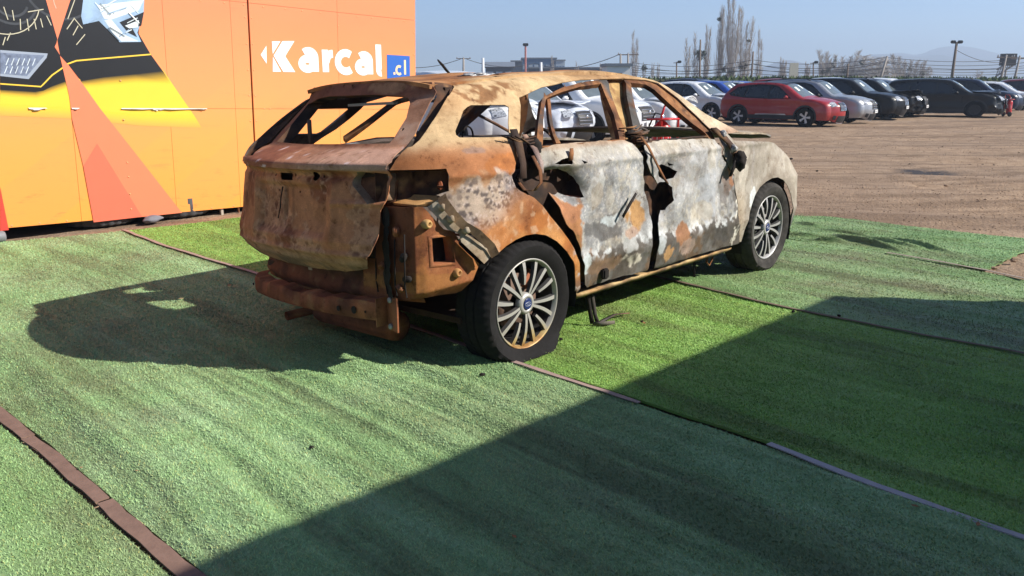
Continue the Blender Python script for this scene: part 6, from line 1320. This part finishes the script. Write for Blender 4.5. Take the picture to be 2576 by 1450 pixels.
# tufts on the bank
N = 5200; tx = RNG.uniform(5, 70, N); ty = 66-.10*(tx-15)+RNG.uniform(-5, 2, N); tz = -.3+bank_h(tx, ty); h = RNG.uniform(.08, .30, N); an = RNG.uniform(0, 6.28, N); w = RNG.uniform(.06, .2, N)
V = np.stack([np.stack([tx-np.cos(an)*w, ty-np.sin(an)*w, tz-.03], 1), np.stack([tx+np.cos(an)*w, ty+np.sin(an)*w, tz-.03], 1), np.stack([tx+RNG.normal(0, .1, N), ty, tz+h], 1)], 1).reshape(-1, 3)
o = mk('bank_weeds', V, np.arange(3*N).reshape(-1, 3), plain('weeds', (.085, .115, .045), .9, var=.6, sc=.6, spec=.1)); tag(o, 'low weeds and grass growing along the earth bank', 'weeds', kind='stuff')
FPX, PIT = 2104.73, .24338
def at(px, py, depth):
    "point seen at photo position (px,py) (2576 wide) on the plane that distance ahead"
    x = (px-1288)/FPX; y = -(py-725)/FPX; c, s = math.cos(PIT), math.sin(PIT); d = Vector((x, c+y*s, -s+y*c)); return Vector((0, 0, 1.392))+d*(depth/d.y)
M_POLE = plain('pole_concrete', (.30, .27, .24), .9, var=.25, sc=2); M_POLEW = plain('pole_wood', (.17, .13, .10), .9, var=.3, sc=2); M_WIRE = plain('wire', (.05, .05, .055), .7)
def pole(top, bot, depth, label, r=.13, mat=M_POLE, arms=(), lamp=None, bands=False):
    a, b = at(*bot, depth), at(*top, depth); b.y = a.y = depth; t = empty('utility_pole', (a.x, depth, -.3), 0, label, 'pole', 'poles beyond the yard'); o = Vector((a.x, depth, -.3)); tp = b-o; bt = a-o; dirv = (bt-tp).normalized(); base = tp+dirv*((tp.z)/max(.3, -dirv.z)) if dirv.z < -.05 else bt
    MB().tube([base, tp], [r*1.25, r*.8], 8).build('post', mat, t, True)
    for (f, ln) in arms:
        p = tp*(1-f)+base*f; MB().box(p, (ln, .10, .10)).build('crossarm', M_POLEW, t)
        for s in (-.45, 0, .45): MB().lathe([(.05, 0), (.06, .08), (.03, .18)], 8, 'z', (p.x+s*ln, p.y, p.z+.05)).build('insulator', M_STEEL, t)
    if lamp:
        for s in ((-1, 1) if lamp == 2 else (1,)):
            MB().box((tp.x+s*.28, tp.y, tp.z+(.0 if lamp != 3 else 0)), (.36, .28, .24), bev=.05).build('floodlight', M_BLACKP, t)
        MB().box((tp.x, tp.y, tp.z-.1), (.6, .06, .06)).build('bracket', M_POLEW, t)
    if bands:
        n = 9
        for k in range(n):
            if k % 2: continue
            p = tp+(base-tp)*((k+.5)/n*.55); MB().lathe([(r*1.25, -.35), (r*1.25, .35)], 10, 'z', p).build('red_band', plain('band_red', (.42, .16, .14), .7), t)
    return tp+o
W1 = pole((1762, 100), (1760, 200), 82, 'tall bare slender pole rising in front of the left poplars', .09, M_POLEW)
Wb = pole((1895, 130), (1890, 200), 84, 'pole in front of the poplars right of centre', .10, M_POLEW)
Wc = pole((2134, 160), (2130, 200), 80, 'short dark pole before the bushy trees', .11, M_POLEW)
Wd_ = pole((2232, 142), (2214, 200), 76, 'leaning concrete pole right of the bushy trees', .12, M_POLE)
We = pole((2407, 106), (2394, 200), 70, 'leaning floodlight pole above the long black SUV', .12, M_POLEW, lamp=2)
Wf = pole((2532, 139), (2518, 200), 78, 'leaning pole at the right, nearer the tilted conveyor', .11, M_POLE, arms=((.05, 1.6),))
Wg = pole((2566, 141), (2552, 200), 79, 'leaning pole at the far right edge', .11, M_POLE, arms=((.05, 1.6),))
Wh = pole((1702, 156), (1702, 200), 84, 'lamp post left of the poplars with one small floodlight', .08, M_POLEW, lamp=1)
Wi = pole((2046, 157), (2046, 200), 84, 'lamp post right of the poplars with small floodlight', .08, M_POLEW, lamp=1)
Wj = pole((1580, 136), (1580, 190), 90, 'pole with transformer arm left of the slim poplar', .12, M_POLE, arms=((.02, 2.2),))
Wk = pole((1561, 136), (1561, 190), 90, 'twin of the transformer pole, standing just left of it', .12, M_POLE)
Wl = pole((1166, 146), (1166, 200), 120, 'pale T-shaped pole left of the sheds', .16, M_POLE, arms=((.02, 2.0),))
Wm = pole((1215, 146), (1215, 200), 110, 'thick white post beside the shed roof', .2, plain('post_white', (.6, .62, .64), .7))
Wn = pole((1322, 117), (1322, 200), 110, 'red and white banded mast in front of the blue factory', .10, plain('post_white'  , (.6, .62, .64), .7), bands=True)
MB().box((Wn.x, Wn.y, Wn.z+.2), (.7, .4, .35), bev=.06).build('mast_head', M_BLACKP).__setitem__('label', 'dark lamp head on top of the banded mast'); bpy.data.objects['mast_head']['category'] = 'lamp'
Wo = pole((1361, 157), (1361, 200), 112, 'pale post in front of the blue factory', .2, plain('post_white', (.6, .62, .64), .7))
def wire(a, b, sag, label, r=.022):
    a, b = Vector(a), Vector(b); p = [a+(b-a)*t-Vector((0, 0, sag*4*t*(1-t))) for t in np.linspace(0, 1, 14)]
    o = MB().tube(p, r, 4, cap=False).build('overhead_wire', M_WIRE); tag(o, label, 'wire', 'overhead wires')
Lz = at(1000, 168, 122); wire(Lz, Wl, .6, 'overhead wire from behind the orange wall to the T-shaped pole', .04); wire(Wl, at(1345, 160, 122), .8, 'overhead wire from the T-shaped pole to the blue factory', .04); wire(at(1345, 160, 122), Wk, 1.0, 'overhead wire from the blue factory to the transformer pole', .04)
k = 0
for (ya, yb, d0, d1, sg) in ((158, 140, 90, 78, .5), (170, 150, 90, 78, .5), (182, 167, 90, 80, .3), (188, 181, 88, 80, .3), (164, 155, 92, 80, .7), (176, 172, 92, 80, .4)):
    lev = ('topmost', 'second', 'fourth', 'lowest', 'third', 'fifth')[k]; k += 1
    A_ = at(1590, ya, d0); M1 = at(1895, (ya*.62+yb*.38), 84); M2 = at(2226, (ya*.25+yb*.75), 78); E_ = at(2660, yb-2, d1)
    wire(A_, M1, sg, lev+' overhead wire span left of the poplars'); wire(M1, M2, sg, lev+' overhead wire span behind the dark cars'); wire(M2, E_, sg, lev+' overhead wire span toward the right edge')
wire(We-Vector((0, 0, .6)), at(2520, 158, 78), .3, 'thin stay wire dropping right from the floodlight pole'); 
# bare poplars with mistletoe
M_BARK = plain('pale_bark', (.36, .31, .26), .95, var=.3, sc=1.5, spec=.1); M_TWIG = plain('twigs', (.46, .42, .375), .95, var=.3, sc=1, spec=.1); M_MIST = plain('mistletoe', (.075, .085, .05), .95, var=.4, sc=2, spec=.1)
def clumpm(c, r, seed, n=140):
    rg = np.random.default_rng(seed); d = rg.normal(size=(n, 3)); d /= np.linalg.norm(d, axis=1)[:, None]; p = np.array(c)+d*r*rg.uniform(.3, 1, (n, 1)); a = rg.normal(size=(n, 3))*r*.22; b = rg.normal(size=(n, 3))*r*.22
    V = np.stack([p-a, p+a, p+b], 1).reshape(-1, 3); return V, np.arange(3*n).reshape(-1, 3)
def poplar(px, ptop, pbot, depth, width, label, seed, dens=1., stems=2, balls=(), rnd_crown=False, tw=.014):
    rg = random.Random(seed); b = at(px, pbot, depth); b.z = -.3; top = at(px, ptop, depth); H = top.z-b.z; t = empty('bare_tree', (b.x, depth, -.3), 0, label, 'tree', 'bare trees beyond the bank')
    tr = MB(); cr = MB()
    for s in range(stems):
        ox = (s-(stems-1)/2)*width*.30; hh = H*rg.uniform(.82, 1.0) if s else H; lean = rg.uniform(-.02, .02); pts = []; n = 9
        for k in range(n+1):
            q = k/n; pts.append((ox*(.5+.6*q)+lean*hh*q+rg.uniform(-.05, .05)*width*.2, rg.uniform(-.2, .2), hh*q))
        tr.tube(pts, [max(.02, (.12*(1-.92*(k/n)**.8))*H/16+.012) for k in range(n+1)], 6)
        nb = int(hh*13*dens)
        for k in range(nb):
            q = rg.uniform(.08, .97); i0 = min(n-1, int(q*n)); f = q*n-i0; p = Vector(pts[i0]).lerp(Vector(pts[i0+1]), f)
            a = rg.uniform(0, 6.283); ln = hh*(.05+.17*(1-q))*rg.uniform(.6, 1.3); sp = (.30 if not rnd_crown else .8)*width/max(H*.16, .5); out = Vector((math.cos(a), math.sin(a), 0))*ln*sp
            mid = p+out*.55+Vector((0, 0, ln*.55)); e = p+out*.95+Vector((0, 0, ln*(1.25 if not rnd_crown else .9)))
            cr.tube([p, mid, e], [tw*1.3, tw*.9, tw*.35], 3, cap=False)
            for m in range(3):
                q2 = rg.uniform(.25, .95); s0 = (p.lerp(mid, q2*1.6) if q2 < .6 else mid.lerp(e, (q2-.6)/.4)); a2 = rg.uniform(0, 6.28); l2 = ln*rg.uniform(.25, .5); cr.tube([s0, s0+Vector((math.cos(a2)*l2*.35*sp*1.5, math.sin(a2)*l2*.35, l2*(1 if not rnd_crown else .6)))], [tw*.7, tw*.3], 3, cap=False)
    tr.build('trunk', M_BARK, t, True); cr.build('crown', M_TWIG, t)
    for k, (f, dx, r) in enumerate(balls):
        V, F = clumpm((dx*width, 0, H*f), r, seed*10+k); mk('mistletoe_clump', V, F, M_MIST, t)
D_ = 118
poplar(1838, -14, 200, D_, 2.3, 'tallest bare poplar, middle of the tall cluster, reaching the top edge', 1, 1.3, 3, ((.22, .0, .55), (.1, .1, .5)))
poplar(1808, 18, 200, D_+2, 2.0, 'tall bare poplar just left of the tallest one', 2, 1.3, 2, ((.28, .3, .45), (.18, .4, .5), (.86, -.2, .3)))
poplar(1872, 22, 200, D_+1, 2.6, 'tall bare poplar just right of the tallest, with a mistletoe ball', 3, 1.2, 3, ((.32, -.1, .6), (.62, .1, .25)))
poplar(1908, 75, 200, D_+3, 1.6, 'thinner bare poplar at the right end of the tall cluster', 4, 1.0, 2)
poplar(1775, 64, 200, D_+4, 1.5, 'slim bare poplar behind the bare slender pole', 5, 1.1, 2)
poplar(1748, 85, 200, D_+3, 2.0, 'bare poplar with a dark mistletoe ball left of the slender pole', 6, 1.1, 2, ((.64, .3, .75), (.2, .4, .4)))
poplar(1728, 96, 200, D_+5, 1.8, 'lower bare poplar at the left of the tall cluster', 7, 1., 2)
poplar(1595, 80, 200, D_+10, 1.8, 'lone slim bare poplar left of the tall cluster', 8, 1.3, 2)
for k, (px, pt, wd, bl) in enumerate(((1512, 160, 1.2, ()), (1620, 158, .8, ((.8, 0, .5),)), (1640, 160, .9, ()), (1655, 158, 1.0, ()), (1390, 142, 1.4, ()), (1452, 155, 1.3, ()))):
    poplar(px, pt, 200, 135+3*k, wd, 'low bare sapling far off, number %s from the left above the burnt roof' % ('fifth', 'sixth', 'seventh', 'eighth', 'first', 'third')[k] if False else ('faint sapling right of the white slab', 'small bare sapling with a round mistletoe ball', 'small bare sapling right of the round mistletoe', 'small bare sapling nearest the left lamp post', 'hazy sapling top above the blue factory', 'hazy sapling right of the blue factory')[k], 20+k, 1.2, 2, bl)
DD = 150
poplar(2115, 128, 200, DD, 4.2, 'broad grey bare tree clump with mistletoe balls behind the short pole', 31, 2.2, 7, ((.62, -.45, .55), (.48, .1, .6), (.35, .35, .6), (.3, -.5, .6), (.75, -.3, .3), (.2, .5, .7)), tw=.024)
poplar(2200, 140, 200, DD-2, 4.2, 'round-crowned bare tree left of the leaning concrete pole', 32, 2.6, 4, ((.8, -.6, .45), (.5, .5, .4), (.25, -.4, .9), (.3, .2, .8), (.15, .5, .8)), True, .024)
poplar(2280, 138, 200, DD+2, 3.6, 'grey bare tree clump right of the leaning concrete pole', 33, 2.4, 6, ((.25, -.5, .9), (.3, 0, .9), (.2, .4, .9), (.6, .1, .4)), tw=.024)
for k, (px, pt, wd, lab) in enumerate(((1968, 145, 1.3, 'thin bare tree right of the tall poplar cluster'), (2000, 160, 1.1, 'small bare tree left of the white sign'), (2030, 158, 1.2, 'small bare tree right of the white sign'), (2066, 152, 1.2, 'thin bare tree with dark mistletoe, left of the broad clump'), (2080, 142, 1.1, 'thin bare tree nearest the broad clump'), (2318, 158, 1.0, 'leaning bare sapling right of the grey clump'), (2335, 168, 1.3, 'low dark shrub right of the leaning sapling'), (2462, 175, 1.2, 'yellowish shrub right of the floodlight pole'))):
    poplar(px, pt, 200, 140+2*k, wd, lab, 40+k, 1.8, 3, (((.6, .1, .5), (.35, 0, .6), (.15, .1, .6)) if k in (3, 4, 5) else ()), k >= 6, .022)
# far sheds, factory, sign, conveyor
def shed(x0, x1, y0, y1, depth, mat, label, name='shed', roof=None, dep=14, windows=0, wm=None):
    a, b = at(x0, y1, depth), at(x1, y0, depth); t = empty(name, ((a.x+b.x)/2, depth, -.3), 0, label, 'building'); w = b.x-a.x; h = b.z+.3
    MB().box((0, dep/2, h/2), (w, dep, h)).build('wall', mat, t)
    if roof: V = [(-w/2-.4, -.5, h), (w/2+.4, -.5, h), (w/2+.4, dep+.5, h), (-w/2-.4, dep+.5, h), (-w/2-.4, dep/2, h+roof), (w/2+.4, dep/2, h+roof)]; mk('roof', V, [(0, 1, 5, 4), (3, 4, 5, 2), (0, 4, 3), (1, 2, 5), (0, 3, 2, 1)], plain('tin_roof', (.16, .18, .21), .6), t)
    else: MB().box((0, dep/2, h+.1), (w+.3, dep+.3, .25)).build('roof', plain('tin_roof', (.16, .18, .21), .6), t)
    for k in range(windows): MB().box((-w/2+w*(k+.5)/windows, -.03, h*.72), (w/windows*.7, .08, h*.16)).build('window', wm or M_GLASS, t)
    return t
FB = plain('factory_blue', (.06, .12, .22), .6); FD = plain('factory_dark', (.05, .06, .08), .7); FL = plain('factory_pale', (.35, .42, .48), .6)
shed(1313, 1400, 148, 200, 190, FB, 'blue factory block with pale window band on the horizon', windows=6, wm=FL); shed(1286, 1313, 155, 200, 186, FD, 'dark lower block joined to the left of the blue factory'); shed(1398, 1421, 153, 200, 188, FL, 'pale blue ribbed end of the factory', windows=3, wm=FB)
shed(1222, 1290, 169, 200, 150, FD, 'low dark shed with pitched tin roof left of the factory', roof=1.0, windows=3, wm=FL); shed(1330, 1530, 172, 200, 160, FD, 'long low dark shed roof under the factory', windows=0); shed(1526, 1586, 167, 200, 72, plain('slab_white', (.75, .75, .74), .6), 'white slab-sided cabin above the burnt roof', dep=4, name='cabin')
a, b = at(1996, 186, 74), at(1996, 165, 74); sg = empty('yard_sign', (a.x, 74, -.3), 0, 'pale upright sign board standing on the bank', 'sign'); MB().box((0, 0, b.z+.3-.55), (.75, .08, 1.5), bev=.02).build('board', plain('sign_cream', (.55, .52, .42), .7), sg); MB().tube([(0, .06, 0), (0, .06, b.z)], .04, 6).build('post', M_POLEW, sg)
cv = empty('conveyor', (at(2530, 190, 90).x, 90, -.3), 0, 'tilted lattice conveyor arm at the far right', 'conveyor'); o_ = Vector(cv.location); q = MB(); A1, B1_ = at(2505, 193, 90)-o_, at(2556, 160, 90)-o_
for dz in (0, .7): q.tube([A1+Vector((0, 0, dz)), B1_+Vector((0, 0, dz))], .09, 5)
for k in range(8):
    p = A1.lerp(B1_, k/8); p2 = A1.lerp(B1_, (k+1)/8); q.tube([p, p2+Vector((0, 0, .7))], .05, 4)
q.build('lattice', M_STEEL, cv); MB().box(A1.lerp(B1_, .75)+Vector((-.4, 0, .7)), (1.2, 1, 1.2)).build('drive_box', M_BLACKP, cv); MB().tube([A1.lerp(B1_, .5), A1.lerp(B1_, .5)*1+Vector((0, 0, -3))], .1, 5).build('leg', M_STEEL, cv)
# hills
def ridge(name, pts, depth, thick, col, label=None):
    P = [at(px, py, depth) for px, py in pts]; xs = np.array([p.x for p in P]); zs = np.array([p.z for p in P]); X = np.linspace(xs[0], xs[-1], 400); Zt = np.interp(X, xs, zs); Zt = np.convolve(np.pad(Zt, 5, 'edge'), np.ones(11)/11, 'valid')+2.0*(n2(X, X*0, .02, 4, 81)-.5)
    V = []; n = 7
    for k in range(n):
        f = k/(n-1); prof = math.sin(math.pi*f)**.8
        for x, z in zip(X, Zt): V.append((x, depth-thick/2+thick*f, -1+(z+1)*prof))
    F = [(k*400+i, k*400+i+1, (k+1)*400+i+1, (k+1)*400+i) for k in range(n-1) for i in range(399)]
    o = mk(name, V, F, plain('hill_'+name, col, .95, var=.2, sc=.01, spec=.05), None, True); o['kind'] = 'structure'
ridge('hills', [(1860, 196), (1905, 186), (1945, 158), (1985, 150), (2020, 160), (2055, 166), (2100, 160), (2140, 147), (2180, 138), (2235, 136), (2280, 141), (2320, 143), (2360, 138), (2400, 145), (2460, 150), (2580, 155), (2900, 170)], 1600, 260, (.12, .12, .11))
ridge('far_hills', [(1700, 200), (1950, 185), (2150, 160), (2222, 140), (2262, 132), (2290, 138), (2310, 141), (2340, 126), (2370, 118), (2410, 116), (2450, 120), (2490, 130), (2560, 146), (2800, 150), (3200, 160)], 1950, 260, (.13, .13, .12))
# ------------------------------------------------------------------ small litter on the turf
def leaf(x, y, s, col, label):
    b = MB(); a = random.uniform(0, 6.28); V = [(0, -.5, 0), (.28, -.1, .10), (.2, .35, .05), (0, .6, .12), (-.22, .3, .06), (-.27, -.12, .09)]; R_m = Matrix.Rotation(a, 3, 'Z'); o = mk('dry_leaf', [tuple((R_m @ Vector(v))*s) for v in V], [(0, 1, 2, 3), (0, 3, 4, 5)], col); o.location = (x, y, .022); md = o.modifiers.new('t', 'SOLIDIFY'); md.thickness = .001; tag(o, label, 'leaf', 'dry leaves on the turf')
ML = plain('leaf_brown', (.30, .13, .05), .8); ML2 = plain('leaf_tan', (.42, .28, .14), .8)
def gp(px, py): v = at(px, py, 5); d = v-Vector((0, 0, 1.392)); return Vector((0, 0, 1.392))+d*(-1.392/d.z)
for px, py, s, c, lab in ((578, 726, .05, ML, 'brown leaf in the car shadow left of the bumper beam'), (455, 760, .035, ML2, 'tan leaf in the middle of the car shadow'), (1294, 1366, .02, ML, 'brown leaf at bottom centre in the shade'), (2300, 1288, .022, ML, 'brown leaf near the pale grey lath'), (1620, 822, .03, ML, 'tiny brown leaf near the dangling seal'), (345, 1198, .012, ML2, 'tan speck of leaf left of the board'), (2458, 1335, .025, ML, 'brown leaf near the lower right corner'), (206, 1190, .016, ML2, 'small tan leaf by the brown board'), (550, 1600, .02, ML2, 'leaf below')):
    if py > 1450: continue
    p = gp(px, py); leaf(p.x, p.y, s, c, lab)
def crumb(x, y, s, label, mat=None):
    bm = bmesh.new(); bmesh.ops.create_icosphere(bm, subdivisions=2, radius=1); co = np.array([tuple(v.co) for v in bm.verts]); F = [tuple(v.index for v in f.verts) for f in bm.faces]; bm.free(); k = .5+fbm(co*1.9+x*9, 2, 3); o = mk('charred_crumb' if mat is None else 'stone', co*k[:, None]*np.array([1, .8, .6])*s, F, mat or M_CHAR, None, False); o.location = (x, y, .015); tag(o, label, 'debris' if mat is None else 'stone', 'charred crumbs on the turf' if mat is None else 'loose stones')
for px, py, s, lab in ((785, 1135, .010, 'dark crumb on the sunlit turf at lower left'), (1213, 950, .014, 'dark crumb before the flat rear tyre'), (1411, 860, .012, 'dark crumb beside the rear tyre'), (1990, 402, .032, 'black scrap on the dirt beyond the front wing'), (1615, 815, .010, 'dark crumb by the dangling seal'), (1995, 790, .012, 'dark crumb near the shadow corner'), (2110, 800, .012, 'dark crumb by the dark lath'), (2055, 433, .02, 'black lump on the dirt beyond the bumper'), (1405, 848, .01, 'small dark crumb close to the rear rim'), (960, 610, .0, '')):
    if s == 0: continue
    p = gp(px, py); crumb(p.x, p.y, s, lab)
for px, py, s, lab in ((2380, 470, .03, 'pale stone on the dirt right of the oil stain'), (2550, 660, .03, 'stone in the dirt bite by the turf edge'), (2500, 680, .022, 'small stone at the tip of the dirt bite')):
    p = gp(px, py); crumb(p.x, p.y, s, lab, MATS['clod'])

# ------------------------------------------------------------------ thin winter haze over the plain
hz = MB().box((0, 900, 44), (7200, 2700, 94)).build('haze', None)
hm = bpy.data.materials.new('haze'); hm.use_nodes = True; ht = hm.node_tree; ht.nodes.clear()
ho = ht.nodes.new('ShaderNodeOutputMaterial'); hv = ht.nodes.new('ShaderNodeVolumePrincipled'); hv.inputs['Color'].default_value = (.66, .80, 1.0, 1); hv.inputs['Density'].default_value = .0010; hv.inputs['Anisotropy'].default_value = .2
ht.links.new(hv.outputs[0], ho.inputs['Volume']); hz.data.materials.append(hm); hz['kind'] = 'stuff'; hz['label'] = 'thin pale winter haze over the yard and the plain'; hz['category'] = 'haze'
